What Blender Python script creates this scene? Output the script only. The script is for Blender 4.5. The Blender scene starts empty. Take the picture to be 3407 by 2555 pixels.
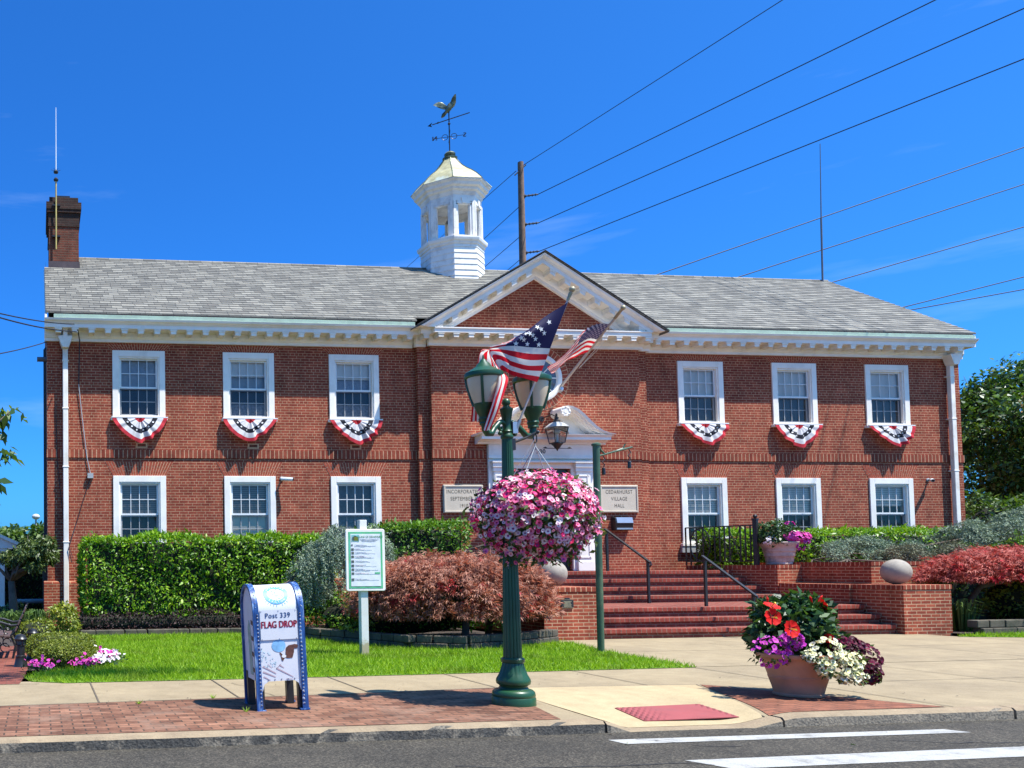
SUN_E, SKY_S, SKY_SAT, SKY_HUE, EXPO, SKY_TINT, SKY_AIR, SKY_DUST = 5.0, .138, 1.2, .5, .9, (.19, .66, 1.12, 1), .7, 2.0
import bpy, math, random
import numpy as np
from mathutils import Vector, Matrix
rnd = random.Random(7)
rng = np.random.default_rng(11)
SC = bpy.context.scene
COL = SC.collection
PI = math.pi

# ------------------------------------------------------------------ camera geometry (solved from the facade)
FPX, PX0, PY0, CAMD, CAMZ = 1913.949, 294.7248, 1145.0166, 21.239, 1.6
def _basis():
    yaw, pit, rol = 0.1099, 0.0423, -0.0080
    cy, sy, cp, sp = math.cos(yaw), math.sin(yaw), math.cos(pit), math.sin(pit)
    fw = np.array([sy*cp, cy*cp, sp]); r = np.array([cy, -sy, 0.0]); u = np.cross(r, fw)
    cr, sr = math.cos(rol), math.sin(rol)
    return cr*r+sr*u, -sr*r+cr*u, fw
CR, CU, CF = _basis()
CO = np.array([0.0, -CAMD, CAMZ])
def _ray(x, y): return CF + CR*(x-PX0)/FPX - CU*(y-PY0)/FPX
def at_y(x, y, Y):
    d = _ray(x, y); return CO + d*((Y-CO[1])/d[1])
def at_z(x, y, Z):
    d = _ray(x, y); return CO + d*((Z-CO[2])/d[2])
def at_x(x, y, X):
    d = _ray(x, y); return CO + d*((X-CO[0])/d[0])

# ------------------------------------------------------------------ objects
WL = {}
def _link(o, parent):
    COL.objects.link(o)
    if parent is not None:
        o.parent = parent
        o.location = -WL[parent.name]
        WL[o.name] = Vector((0, 0, 0))
    else:
        WL[o.name] = Vector((0, 0, 0))
    return o
def thing(name, label, cat, loc=(0, 0, 0), group=None):
    o = bpy.data.objects.new(name, None); COL.objects.link(o)
    o.empty_display_size = 0.1
    o.location = loc; WL[o.name] = Vector(loc)
    return tag(o, label, cat, group)
def tag(o, label, cat, group=None):
    o['label'] = label; o['category'] = cat
    if group: o['group'] = group
    return o
def kind(o, k): o['kind'] = k; return o
def copy_tree(o, parent=None):
    c = o.copy(); COL.objects.link(c)
    if parent is not None: c.parent = parent
    WL[c.name] = WL[o.name].copy()
    for ch in list(o.children): copy_tree(ch, c)
    return c

class B:
    """collects faces, builds ONE mesh object"""
    def __init__(s): s.v = []; s.f = []; s.m = []; s.mi = 0
    def add(s, verts, faces):
        n = len(s.v); s.v.extend([tuple(map(float, p)) for p in verts])
        for f in faces: s.f.append([i+n for i in f]); s.m.append(s.mi)
        return s
    def quad(s, a, b, c, d): return s.add([a, b, c, d], [(0, 1, 2, 3)])
    def box(s, x0, x1, y0, y1, z0, z1):
        v = [(x0,y0,z0),(x1,y0,z0),(x1,y1,z0),(x0,y1,z0),(x0,y0,z1),(x1,y0,z1),(x1,y1,z1),(x0,y1,z1)]
        return s.add(v, [(0,3,2,1),(4,5,6,7),(0,1,5,4),(1,2,6,5),(2,3,7,6),(3,0,4,7)])
    def obox(s, c, ax, hx, hy, hz):
        """box with its own axes; ax = three unit vectors"""
        c = np.array(c, float); a = [np.array(q, float) for q in ax]; v = []
        for k in (-1, 1):
            for (i, j) in ((-1,-1),(1,-1),(1,1),(-1,1)): v.append(c+a[0]*hx*i+a[1]*hy*j+a[2]*hz*k)
        return s.add(v, [(0,3,2,1),(4,5,6,7),(0,1,5,4),(1,2,6,5),(2,3,7,6),(3,0,4,7)])
    def prism(s, poly, fn, a, b):
        """poly of 2-D points, fn(p,q,t)->xyz, extruded between t=a and t=b"""
        n = len(poly); v = [fn(p[0], p[1], a) for p in poly]+[fn(p[0], p[1], b) for p in poly]
        f = [tuple(range(n))[::-1], tuple(range(n, 2*n))]
        for i in range(n): j = (i+1) % n; f.append((i, j, n+j, n+i))
        return s.add(v, f)
    def prism_x(s, poly, a, b): return s.prism(poly, lambda p, q, t: (t, p, q), a, b)      # poly in (y,z)
    def prism_y(s, poly, a, b): return s.prism(poly, lambda p, q, t: (p, t, q), a, b)      # poly in (x,z)
    def prism_z(s, poly, a, b): return s.prism(poly, lambda p, q, t: (p, q, t), a, b)
    def tube(s, pts, r, n=8, cap=True):
        pts = [np.array(p, float) for p in pts]; m = len(pts)
        rs = r if hasattr(r, '__len__') else [r]*m
        v = []; prev = None
        for i, p in enumerate(pts):
            t = pts[min(i+1, m-1)]-pts[max(i-1, 0)]; t = t/(np.linalg.norm(t)+1e-9)
            if prev is None:
                h = np.array([0, 0, 1.0]) if abs(t[2]) < .9 else np.array([1.0, 0, 0])
                u = np.cross(h, t)
            else: u = prev-t*np.dot(prev, t)
            u = u/(np.linalg.norm(u)+1e-9); w = np.cross(t, u); prev = u
            for k in range(n):
                a = 2*PI*k/n; v.append(p+(u*math.cos(a)+w*math.sin(a))*rs[i])
        f = []
        for i in range(m-1):
            for k in range(n):
                k2 = (k+1) % n; f.append((i*n+k, i*n+k2, (i+1)*n+k2, (i+1)*n+k))
        if cap: f.append(tuple(range(n))[::-1]); f.append(tuple((m-1)*n+k for k in range(n)))
        return s.add(v, f)
    def lathe(s, prof, c, n=24, flute=None, axis='z', cap=True):
        """prof [(r,h)], flute(r,h,angle)->r"""
        v = []; f = []; m = len(prof)
        for (r, h) in prof:
            for k in range(n):
                a = 2*PI*k/n; rr = flute(r, h, k, a) if flute else r
                if axis == 'z': v.append((c[0]+rr*math.cos(a), c[1]+rr*math.sin(a), c[2]+h))
                else: v.append((c[0]+rr*math.cos(a), c[1]+h, c[2]+rr*math.sin(a)))
        for i in range(m-1):
            for k in range(n):
                k2 = (k+1) % n; f.append((i*n+k, i*n+k2, (i+1)*n+k2, (i+1)*n+k))
        if cap: f.append(tuple(range(n))[::-1]); f.append(tuple((m-1)*n+k for k in range(n)))
        return s.add(v, f)
    def ball(s, c, r, n=24, m=12, sz=1.0):
        prof = [(max(1e-4, r*math.sin(PI*i/m)), -r*sz*math.cos(PI*i/m)) for i in range(m+1)]
        return s.lathe(prof, c, n)
    def build(s, name, mat, parent=None, smooth=False, bevel=0, auto=None):
        me = bpy.data.meshes.new(name); me.from_pydata(s.v, [], s.f)
        mats = mat if isinstance(mat, (list, tuple)) else [mat]
        for q in mats: me.materials.append(q)
        if len(mats) > 1: me.polygons.foreach_set('material_index', s.m)
        if smooth: me.polygons.foreach_set('use_smooth', [True]*len(me.polygons))
        me.update(); me.validate()
        o = bpy.data.objects.new(name, me); _link(o, parent)
        if smooth and auto:
            try: me.set_sharp_from_angle(angle=math.radians(auto))
            except Exception: pass
        if bevel:
            md = o.modifiers.new('bevel', 'BEVEL'); md.width = bevel; md.segments = 2; md.limit_method = 'ANGLE'
        return o

def np_mesh(name, V, F, mat, parent=None, mi=None, smooth=False):
    """V (n,3), F (m,k) arrays -> one mesh object"""
    V = np.asarray(V, np.float32); F = np.asarray(F, np.int32); k = F.shape[1]
    me = bpy.data.meshes.new(name)
    me.vertices.add(len(V)); me.vertices.foreach_set('co', V.ravel())
    me.loops.add(F.size); me.loops.foreach_set('vertex_index', F.ravel())
    me.polygons.add(len(F)); me.polygons.foreach_set('loop_start', np.arange(0, F.size, k, dtype=np.int32))
    me.polygons.foreach_set('loop_total', np.full(len(F), k, np.int32))
    for q in (mat if isinstance(mat, (list, tuple)) else [mat]): me.materials.append(q)
    if mi is not None: me.polygons.foreach_set('material_index', np.asarray(mi, np.int32))
    if smooth: me.polygons.foreach_set('use_smooth', np.ones(len(F), bool))
    me.update(calc_edges=True)
    o = bpy.data.objects.new(name, me); return _link(o, parent)

def unit(a): return a/(np.linalg.norm(a, axis=-1, keepdims=True)+1e-9)
def stamp(tv, tf, C, A, N, S):
    """copies template (x=side,y=along axis,z=normal) at points C with axis A and rough normal N, scales S"""
    A = unit(A); X = unit(np.cross(A, N)); Z = np.cross(X, A)
    tv = np.asarray(tv, float); n = len(C); S = np.broadcast_to(np.asarray(S, float).reshape(-1, 1), (n, 1))
    V = (C[:, None, :]+S[:, None, :]*(tv[None, :, 0:1]*X[:, None, :]+tv[None, :, 1:2]*A[:, None, :]+tv[None, :, 2:3]*Z[:, None, :]))
    tf = np.asarray(tf); F = tf[None]+(np.arange(n)*len(tv))[:, None, None]
    return V.reshape(-1, 3), F.reshape(-1, tf.shape[1])
LEAF = ([(0,0,0),(.5,.42,.12),(0,1,-.06),(-.5,.42,.12)], [(0,1,2,3)])
def leaf_t(w, fold=.12, droop=-.1): return [(0,0,0),(.5*w,.42,fold*w),(0,1,droop),(-.5*w,.42,fold*w)]
def leaves(name, C, N, L, w, mat, parent=None, out=.5, droop=.35, spread=.7, jit=.3, seed=1, k=None):
    g = np.random.default_rng(seed); n = len(C)
    A = N*out+g.normal(size=(n, 3))*spread+np.array([0, 0, -droop])
    NN = g.normal(size=(n, 3))*.6+N+np.array([0, 0, .5])
    S = L*(1+jit*g.normal(size=n)).clip(.4, 1.8)
    V, F = stamp(leaf_t(w), LEAF[1], C, A, NN, S)
    o = np_mesh(name, V, F, mat, parent)
    return o
def petunia_t():
    v = [(0, 0, -.35)]; f = []
    for k in range(10):
        a = 2*PI*k/10; r = 1.0 if k % 2 == 0 else .86
        v.append((.32*math.cos(a), .32*math.sin(a), -.06))
    for k in range(10):
        a = 2*PI*k/10; r = 1.0 if k % 2 == 0 else .84
        v.append((r*math.cos(a), r*math.sin(a), .1*(1 if k % 2 else -.2)))
    fi = []
    for k in range(10):
        j = (k+1) % 10; f.append((0, 1+k, 1+j, 1+j)); fi.append(1)
    for k in range(10):
        j = (k+1) % 10; f.append((1+k, 11+k, 11+j, 1+j)); fi.append(0)
    return v, f, fi
def blooms(name, C, N, r, mats, parent=None, seed=3):
    g = np.random.default_rng(seed); n = len(C)
    tv, tf, fi = petunia_t()
    Z = unit(N+g.normal(size=(n, 3))*.45)
    A = unit(np.cross(Z, g.normal(size=(n, 3))))
    V, F = stamp(tv, tf, C, A, Z, r*(1+.2*g.normal(size=n)).clip(.6, 1.4))
    # drop degenerate quads -> keep quads by building tris/quads as polys through B
    me = bpy.data.meshes.new(name)
    faces = [tuple(dict.fromkeys(q)) for q in F.tolist()]
    me.from_pydata(V.tolist(), [], faces)
    for m_ in mats: me.materials.append(m_)
    me.polygons.foreach_set('material_index', np.tile(np.array(fi, np.int32), n))
    me.polygons.foreach_set('use_smooth', np.ones(len(faces), bool))
    me.update()
    o = bpy.data.objects.new(name, me); return _link(o, parent)

# text as flat mesh data -----------------------------------------------------
def text_data(body, size, spacing=1.0, align='CENTER'):
    cu = bpy.data.curves.new('t', 'FONT'); cu.body = body; cu.size = size; cu.align_x = align
    cu.space_character = spacing; cu.resolution_u = 3
    o = bpy.data.objects.new('t', cu); COL.objects.link(o)
    dg = bpy.context.evaluated_depsgraph_get(); dg.update()
    me = bpy.data.meshes.new_from_object(o.evaluated_get(dg))
    V = [tuple(v.co) for v in me.vertices]; F = [tuple(p.vertices) for p in me.polygons]
    bpy.data.objects.remove(o); bpy.data.curves.remove(cu); bpy.data.meshes.remove(me)
    return V, F
def put_text(b, body, size, fn, spacing=1.0, sx=1.0, bold=0.0):
    """adds lettering to builder b; fn(x,y)->xyz"""
    V, F = text_data(body, size, spacing)
    offs = [(0, 0)] if not bold else [(-bold, 0), (bold, 0)]
    for (ox, oy) in offs: b.add([fn(x*sx+ox, y+oy) for x, y, z in V], F)
# ------------------------------------------------------------------ materials
def _nt(name):
    m = bpy.data.materials.new(name); m.use_nodes = True; nt = m.node_tree; nt.nodes.clear()
    out = nt.nodes.new('ShaderNodeOutputMaterial'); return m, nt, out
def N(nt, t, **kw):
    n = nt.nodes.new(t)
    for k, v in kw.items():
        if k == 'ins':
            for a, b in v.items():
                if hasattr(b, 'links') or isinstance(b, bpy.types.NodeSocket): nt.links.new(b, n.inputs[a])
                else: n.inputs[a].default_value = b
        else: setattr(n, k, v)
    return n
def rgba(c): return (c[0], c[1], c[2], 1.0)
def mixc(nt, fac, a, b, bt='MIX'):
    n = nt.nodes.new('ShaderNodeMix'); n.data_type = 'RGBA'; n.blend_type = bt
    for s, v in ((0, fac), (6, a), (7, b)):
        if isinstance(v, bpy.types.NodeSocket): nt.links.new(v, n.inputs[s])
        else: n.inputs[s].default_value = v if s == 0 else (rgba(v) if len(v) == 3 else v)
    return n.outputs[2]
def math_(nt, op, a, b=0.0, c=None):
    n = nt.nodes.new('ShaderNodeMath'); n.operation = op
    for i, v in enumerate((a, b) if c is None else (a, b, c)):
        if isinstance(v, bpy.types.NodeSocket): nt.links.new(v, n.inputs[i])
        else: n.inputs[i].default_value = v
    return n.outputs[0]
def ramp(nt, fac, stops, interp='LINEAR'):
    n = nt.nodes.new('ShaderNodeValToRGB'); n.color_ramp.interpolation = interp
    e = n.color_ramp.elements
    while len(e) < len(stops): e.new(.5)
    for el, (p, c) in zip(e, stops): el.position = p; el.color = rgba(c)
    nt.links.new(fac, n.inputs[0]); return n.outputs[0]
def noise(nt, vec, scale, detail=4, rough=.55):
    n = N(nt, 'ShaderNodeTexNoise'); n.inputs['Scale'].default_value = scale
    n.inputs['Detail'].default_value = detail; n.inputs['Roughness'].default_value = rough
    if vec is not None: nt.links.new(vec, n.inputs['Vector'])
    return n.outputs['Fac']
def pos(nt): return N(nt, 'ShaderNodeNewGeometry').outputs['Position']
def bsdf(nt, out, col, rough=.6, bump=None, bstr=.3, bdist=.01, metal=0.0, spec=.5, coat=0.0):
    p = N(nt, 'ShaderNodeBsdfPrincipled')
    if isinstance(col, bpy.types.NodeSocket): nt.links.new(col, p.inputs['Base Color'])
    else: p.inputs['Base Color'].default_value = rgba(col)
    if isinstance(rough, bpy.types.NodeSocket): nt.links.new(rough, p.inputs['Roughness'])
    else: p.inputs['Roughness'].default_value = rough
    p.inputs['Metallic'].default_value = metal
    p.inputs['Specular IOR Level'].default_value = spec
    p.inputs['Coat Weight'].default_value = coat
    if bump is not None:
        bn = N(nt, 'ShaderNodeBump'); bn.inputs['Strength'].default_value = bstr; bn.inputs['Distance'].default_value = bdist
        nt.links.new(bump, bn.inputs['Height']); nt.links.new(bn.outputs[0], p.inputs['Normal'])
    nt.links.new(p.outputs[0], out.inputs[0]); return p
def plain(name, c, rough=.5, var=.12, scale=6, metal=0.0, spec=.5, bump=0, bscale=60, coat=0.0, c2=None, big=None):
    """base colour broken up by noise; c2 = second tone in patches"""
    m, nt, out = _nt(name); P = pos(nt)
    f = noise(nt, P, scale)
    lo = tuple(x*(1-var) for x in c); hi = tuple(min(1, x*(1+var)) for x in c)
    col = ramp(nt, f, [(.3, lo), (.7, hi)])
    if c2 is not None:
        f2 = noise(nt, P, big or scale*.5, 5, .65)
        r2 = ramp(nt, f2, [(.5, (0, 0, 0)), (.66, (1, 1, 1))])
        col = mixc(nt, r2, col, c2)
    bm = noise(nt, P, bscale, 3) if bump else None
    bsdf(nt, out, col, rough, bm, bump, .005, metal, spec, coat); return m

def plane_uv(nt):
    """wall coordinates from position and normal: (along, up) on vertical faces, (x,y) on level ones"""
    g = N(nt, 'ShaderNodeNewGeometry'); sp = N(nt, 'ShaderNodeSeparateXYZ'); nt.links.new(g.outputs['Position'], sp.inputs[0])
    sn = N(nt, 'ShaderNodeSeparateXYZ'); nt.links.new(g.outputs['True Normal'], sn.inputs[0])
    ax = math_(nt, 'GREATER_THAN', math_(nt, 'ABSOLUTE', sn.outputs[0]), .7)
    az = math_(nt, 'GREATER_THAN', math_(nt, 'ABSOLUTE', sn.outputs[2]), .7)
    u = N(nt, 'ShaderNodeMix'); u.data_type = 'FLOAT'
    nt.links.new(ax, u.inputs[0]); nt.links.new(sp.outputs[0], u.inputs[2]); nt.links.new(sp.outputs[1], u.inputs[3])
    v = N(nt, 'ShaderNodeMix'); v.data_type = 'FLOAT'
    nt.links.new(az, v.inputs[0]); nt.links.new(sp.outputs[2], v.inputs[2]); nt.links.new(sp.outputs[1], v.inputs[3])
    return g.outputs['Position'], u.outputs[0], v.outputs[0]
def brick(name, c1, c2, mortar, bw=.2127, rh=.0667, ms=.011, off=.5, squash=.5, freq=6, swap=False, z0=0.0, x0=0.0, rough=.85, dirt=None, bstr=.5, dark=.35):
    m, nt, out = _nt(name); P, u, v = plane_uv(nt)
    if swap: u, v = v, u
    cb = N(nt, 'ShaderNodeCombineXYZ'); nt.links.new(math_(nt, 'ADD', u, x0), cb.inputs[0]); nt.links.new(math_(nt, 'ADD', v, -z0), cb.inputs[1])
    br = N(nt, 'ShaderNodeTexBrick'); br.offset = off; br.offset_frequency = 2; br.squash = squash; br.squash_frequency = freq
    nt.links.new(cb.outputs[0], br.inputs['Vector'])
    for k, val in (('Scale', 1.0), ('Mortar Size', ms), ('Mortar Smooth', .15), ('Bias', 0.0), ('Brick Width', bw), ('Row Height', rh)): br.inputs[k].default_value = val
    br.inputs['Color1'].default_value = rgba(c1); br.inputs['Color2'].default_value = rgba(c2); br.inputs['Mortar'].default_value = rgba(mortar)
    col = br.outputs['Color']
    # per-brick darker ones, streaks within bricks, large weathering
    f1 = noise(nt, P, 3.3, 5, .7); f2 = noise(nt, P, 26, 3); f3 = noise(nt, P, .55, 4)
    col = mixc(nt, 1.0, col, ramp(nt, f1, [(.3, (1-dark,)*3), (.62, (1.06,)*3)]), 'MULTIPLY')
    col = mixc(nt, 1.0, col, ramp(nt, f2, [(.3, (.84,)*3), (.7, (1.12,)*3)]), 'MULTIPLY')
    col = mixc(nt, 1.0, col, ramp(nt, f3, [(.3, (.80, .78, .77)), (.7, (1.10, 1.09, 1.07))]), 'MULTIPLY')
    mpz = N(nt, 'ShaderNodeMapping'); mpz.inputs['Scale'].default_value = (5.5, 5.5, .55); nt.links.new(P, mpz.inputs[0])
    col = mixc(nt, 1.0, col, ramp(nt, noise(nt, mpz.outputs[0], 1.0, 5, .65), [(.3, (.80, .79, .78)), (.6, (1.05,)*3)]), 'MULTIPLY')
    if dirt: col = mixc(nt, ramp(nt, noise(nt, P, 1.7, 5, .7), [(.52, (0,)*3), (.7, (.8,)*3)]), col, dirt)
    h = math_(nt, 'SUBTRACT', 1.0, br.outputs['Fac'])
    h = math_(nt, 'MULTIPLY_ADD', f2, .25, h)
    bsdf(nt, out, col, rough, h, bstr, .008, spec=.25); return m

MORTAR = (.60, .37, .22)
M = {}
M['brick'] = brick('red_brick_wall', (.25, .044, .024), (.35, .080, .042), MORTAR, z0=.02, ms=.0052)
M['brick_pier'] = brick('pier_brick', (.25, .046, .024), (.37, .085, .042), (.50, .32, .19), z0=.017, squash=1.0, ms=.008)
M['brick_step'] = brick('step_riser_brick', (.20, .040, .026), (.27, .062, .038), (.27, .16, .11), squash=1.0, ms=.011, z0=.15, rh=.062)
M['rowlock'] = brick('rowlock_nosing_brick', (.26, .048, .032), (.34, .074, .048), (.27, .155, .108), bw=.105, rh=5.0, off=0, squash=1.0, ms=.010, z0=-2.5)
M['soldier'] = brick('soldier_course_brick', (.25, .046, .025), (.34, .080, .042), MORTAR, bw=.107, rh=5.0, off=0, squash=1.0, ms=.010, z0=-2.5)
M['tread'] = brick('step_tread_brick', (.20, .045, .032), (.255, .064, .046), (.24, .14, .105), bw=.21, rh=.105, squash=1.0, ms=.009)
M['arch_brick'] = plain('arch_brick', (.31, .064, .034), .85, .3, 14, bump=.3, spec=.25)
M['mortar'] = plain('lime_mortar', MORTAR, .9, .15, 12, spec=.2)
M['chimney'] = brick('chimney_brick', (.16, .042, .024), (.25, .070, .038), (.17, .10, .065), z0=.0, dirt=(.06, .03, .022), dark=.45, squash=1.0)
M['chimney_top'] = brick('sooty_chimney_brick', (.045, .022, .017), (.075, .032, .022), (.06, .045, .035), z0=.0, dirt=(.02, .016, .015), squash=1.0)
M['paver'] = brick('pavement_brick', (.155, .066, .038), (.31, .152, .092), (.075, .050, .034), bw=.205, rh=.103, squash=1.0, ms=.008, dark=.45, dirt=(.23, .145, .10), bstr=.35)
M['paver_new'] = brick('orange_pavement_brick', (.22, .082, .047), (.31, .122, .070), (.10, .055, .038), bw=.205, rh=.103, squash=1.0, ms=.008, dark=.3, bstr=.3)
M['path_brick'] = brick('red_path_brick', (.20, .055, .037), (.27, .085, .055), (.12, .065, .045), bw=.205, rh=.103, squash=1.0, ms=.006)

SLATE_Z, SLATE_DZ = 7.66+.012, .1020
def slate():
    m, nt, out = _nt('roof_slate'); P = pos(nt)
    sp = N(nt, 'ShaderNodeSeparateXYZ'); nt.links.new(P, sp.inputs[0])
    cb = N(nt, 'ShaderNodeCombineXYZ'); nt.links.new(sp.outputs[0], cb.inputs[0]); nt.links.new(math_(nt, 'MULTIPLY', math_(nt, 'SUBTRACT', sp.outputs[2], SLATE_Z), 1/SLATE_DZ*.185), cb.inputs[1])
    br = N(nt, 'ShaderNodeTexBrick'); br.offset = .42; br.squash = 1.25; br.squash_frequency = 3
    nt.links.new(cb.outputs[0], br.inputs['Vector'])
    for k, v in (('Scale', 1.0), ('Mortar Size', .006), ('Mortar Smooth', .2), ('Bias', -.1), ('Brick Width', .27), ('Row Height', .185)): br.inputs[k].default_value = v
    br.inputs['Color1'].default_value = (.135, .128, .108, 1); br.inputs['Color2'].default_value = (.265, .250, .208, 1); br.inputs['Mortar'].default_value = (.022, .022, .025, 1)
    col = br.outputs['Color']
    mp = N(nt, 'ShaderNodeMapping'); mp.inputs['Scale'].default_value = (1.9, 8.5, 1); nt.links.new(cb.outputs[0], mp.inputs[0])
    f = noise(nt, mp.outputs[0], 1.0, 3, .7)
    col = mixc(nt, 1.0, col, ramp(nt, f, [(.3, (.72, .72, .74)), (.55, (1, 1, 1)), (.72, (1.22, 1.17, 1.07))]), 'MULTIPLY')
    f4 = noise(nt, mp.outputs[0], .7, 4, .75)
    col = mixc(nt, ramp(nt, f4, [(.62, (0,)*3), (.70, (.45,)*3)]), col, (.25, .165, .115))
    col = mixc(nt, 1.0, col, ramp(nt, noise(nt, P, 22, 3), [(.3, (.85,)*3), (.7, (1.1,)*3)]), 'MULTIPLY')
    # slate courses step down: height falls towards the lower edge of each row
    h = math_(nt, 'ADD', noise(nt, P, 30, 3), math_(nt, 'MULTIPLY', math_(nt, 'SUBTRACT', 1.0, br.outputs['Fac']), .6))
    bsdf(nt, out, col, .62, h, .35, .008, spec=.3); return m
M['slate'] = slate()
M['white'] = plain('white_trim_paint', (.87, .82, .74), .45, .05, 3, c2=(.74, .69, .61), big=1.1)
M['white_dirty'] = plain('weathered_white_paint', (.84, .79, .70), .5, .08, 3, c2=(.70, .64, .54), big=2.4)
M['white_sash'] = plain('sash_paint', (.72, .73, .72), .4, .04, 5)
M['cupola_white'] = plain('cupola_paint', (.82, .79, .73), .5, .05, 4, c2=(.64, .60, .55), big=3.0)
M['verdigris'] = plain('verdigris_copper', (.52, .68, .52), .6, .12, 5)
M['dark_gap'] = plain('dark_gap_flashing', (.018, .018, .02), .8, .2, 8)
M['copper'] = plain('brown_copper_flashing', (.09, .062, .055), .45, .3, 4, metal=.3)
M['cupola_copper'] = plain('aged_copper_cap', (.38, .35, .19), .55, .3, 5, metal=.0, c2=(.42, .47, .40), big=2.2)
M['bronze'] = plain('green_bronze', (.10, .12, .075), .45, .4, 9, metal=.5, c2=(.30, .32, .22), big=8)
M['black_metal'] = plain('black_metal', (.017, .017, .018), .38, .2, 8)
M['lamp_green'] = plain('lamp_green_enamel', (.012, .060, .020), .38, .2, 5, coat=.05)
M['pole_green'] = plain('pole_green_paint', (.045, .090, .048), .4, .2, 5, c2=(.14, .17, .08), big=1.6)
M['lamp_glass'] = plain('frosted_lamp_glass', (.62, .50, .34), .3, .08, 4, coat=.2)
M['pole_wood'] = plain('weathered_pole_wood', (.17, .105, .07), .85, .35, 5, bump=.4)
M['wire'] = plain('black_cable', (.015, .015, .02), .6, .1, 5)
M['insulator'] = plain('grey_insulator', (.05, .055, .065), .35, .2, 8)
M['ant_white'] = plain('white_fibreglass', (.7, .75, .78), .4, .05, 5)
M['ant_yellow'] = plain('yellow_mast', (.42, .33, .10), .5, .2, 5)
M['ant_grey'] = plain('grey_mast', (.10, .12, .15), .5, .1, 5)
M['stone'] = plain('carved_limestone', (.55, .48, .37), .8, .07, 4, bump=.15)
M['letter'] = plain('stone_lettering', (.33, .285, .21), .85, .05, 6)
M['ball'] = plain('stone_ball', (.32, .28, .225), .85, .12, 7, bump=.35, bscale=45, c2=(.24, .21, .18), big=5)
M['edging'] = plain('rough_edging_stone', (.085, .072, .050), .9, .3, 6, bump=.8, bscale=25, c2=(.040, .042, .026), big=4)  # stone darkened to hold the shade under the maple, greenish patches mixed in
M['soil'] = plain('bark_mulch', (.045, .03, .022), .95, .5, 14, bump=.8, bscale=40)
M['terracotta'] = plain('terracotta', (.47, .235, .140), .75, .12, 5, c2=(.39, .20, .125), big=3)
M['urn'] = plain('weathered_urn_stone', (.50, .42, .36), .85, .15, 5, bump=.5, bscale=22, c2=(.36, .28, .23), big=6)
M['bark'] = plain('tree_bark', (.10, .075, .055), .9, .35, 8, bump=.6, bscale=30)
M['bark_pale'] = plain('pale_maple_bark', (.09, .076, .06), .9, .3, 8, bump=.5, bscale=30)
M['wood_slat'] = plain('bench_slat', (.10, .06, .045), .5, .25, 6)
M['wood_white'] = plain('white_painted_post', (.70, .69, .65), .6, .08, 5, c2=(.50, .47, .40), big=2.5)
def post_mat():
    m, nt, out = _nt('stained_white_post'); P = pos(nt); sp = N(nt, 'ShaderNodeSeparateXYZ'); nt.links.new(P, sp.inputs[0])
    f = noise(nt, P, 9, 5, .65); f2 = noise(nt, P, 2.2, 4)
    col = ramp(nt, f2, [(.3, (.60, .59, .54)), (.7, (.74, .73, .69))])
    h = math_(nt, 'MULTIPLY_ADD', f, .30, sp.outputs[2])
    col = mixc(nt, ramp(nt, h, [(.50, (1,)*3), (.56, (0,)*3)]), col, (.40, .33, .20)); col = mixc(nt, ramp(nt, f, [(.62, (0,)*3), (.68, (.7,)*3)]), col, (.42, .39, .33))
    bsdf(nt, out, col, .65, f, .3, .004); return m
M['post_white'] = post_mat()
M['rust'] = plain('rusty_stain', (.36, .25, .12), .8, .25, 10)
M['plastic_grey'] = plain('grey_plastic', (.35, .36, .36), .4, .1, 6)
M['steel'] = plain('steel_flap', (.42, .44, .47), .3, .08, 6, metal=.6)
M['pole_flag'] = plain('painted_flag_pole', (.48, .43, .40), .4, .1, 6)
M['gold_ball'] = plain('tarnished_gilt', (.38, .33, .2), .4, .3, 12, metal=.4)
M['car_blue'] = plain('blue_grey_drum', (.10, .15, .19), .4, .1, 5)
M['asphalt'] = None
def asphalt():
    m, nt, out = _nt('asphalt'); P = pos(nt)
    f1 = noise(nt, P, 62, 3, .75); f2 = noise(nt, P, 1.1, 5, .65); f3 = noise(nt, P, 240, 2)
    col = ramp(nt, f1, [(.34, (.018, .0164, .0136)), (.53, (.054, .0485, .039)), (.68, (.155, .135, .105))])
    col = mixc(nt, 1.0, col, ramp(nt, f2, [(.3, (.70,)*3), (.7, (1.28, 1.24, 1.17))]), 'MULTIPLY')
    bsdf(nt, out, col, .88, f3, .5, .006, spec=.25); return m
def concrete(name, c, c2, joint=None):
    m, nt, out = _nt(name); P = pos(nt)
    f1 = noise(nt, P, .9, 6, .6); f2 = noise(nt, P, 70, 2); f3 = noise(nt, P, 4.5, 5, .65)
    col = mixc(nt, ramp(nt, f1, [(.35, (0,)*3), (.7, (1,)*3)]), c, c2)
    col = mixc(nt, 1.0, col, ramp(nt, f3, [(.3, (.86, .85, .83)), (.65, (1.05,)*3)]), 'MULTIPLY')
    col = mixc(nt, 1.0, col, ramp(nt, f2, [(.3, (.88,)*3), (.7, (1.08,)*3)]), 'MULTIPLY')
    bsdf(nt, out, col, .85, f2, .25, .004, spec=.25); return m
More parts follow.
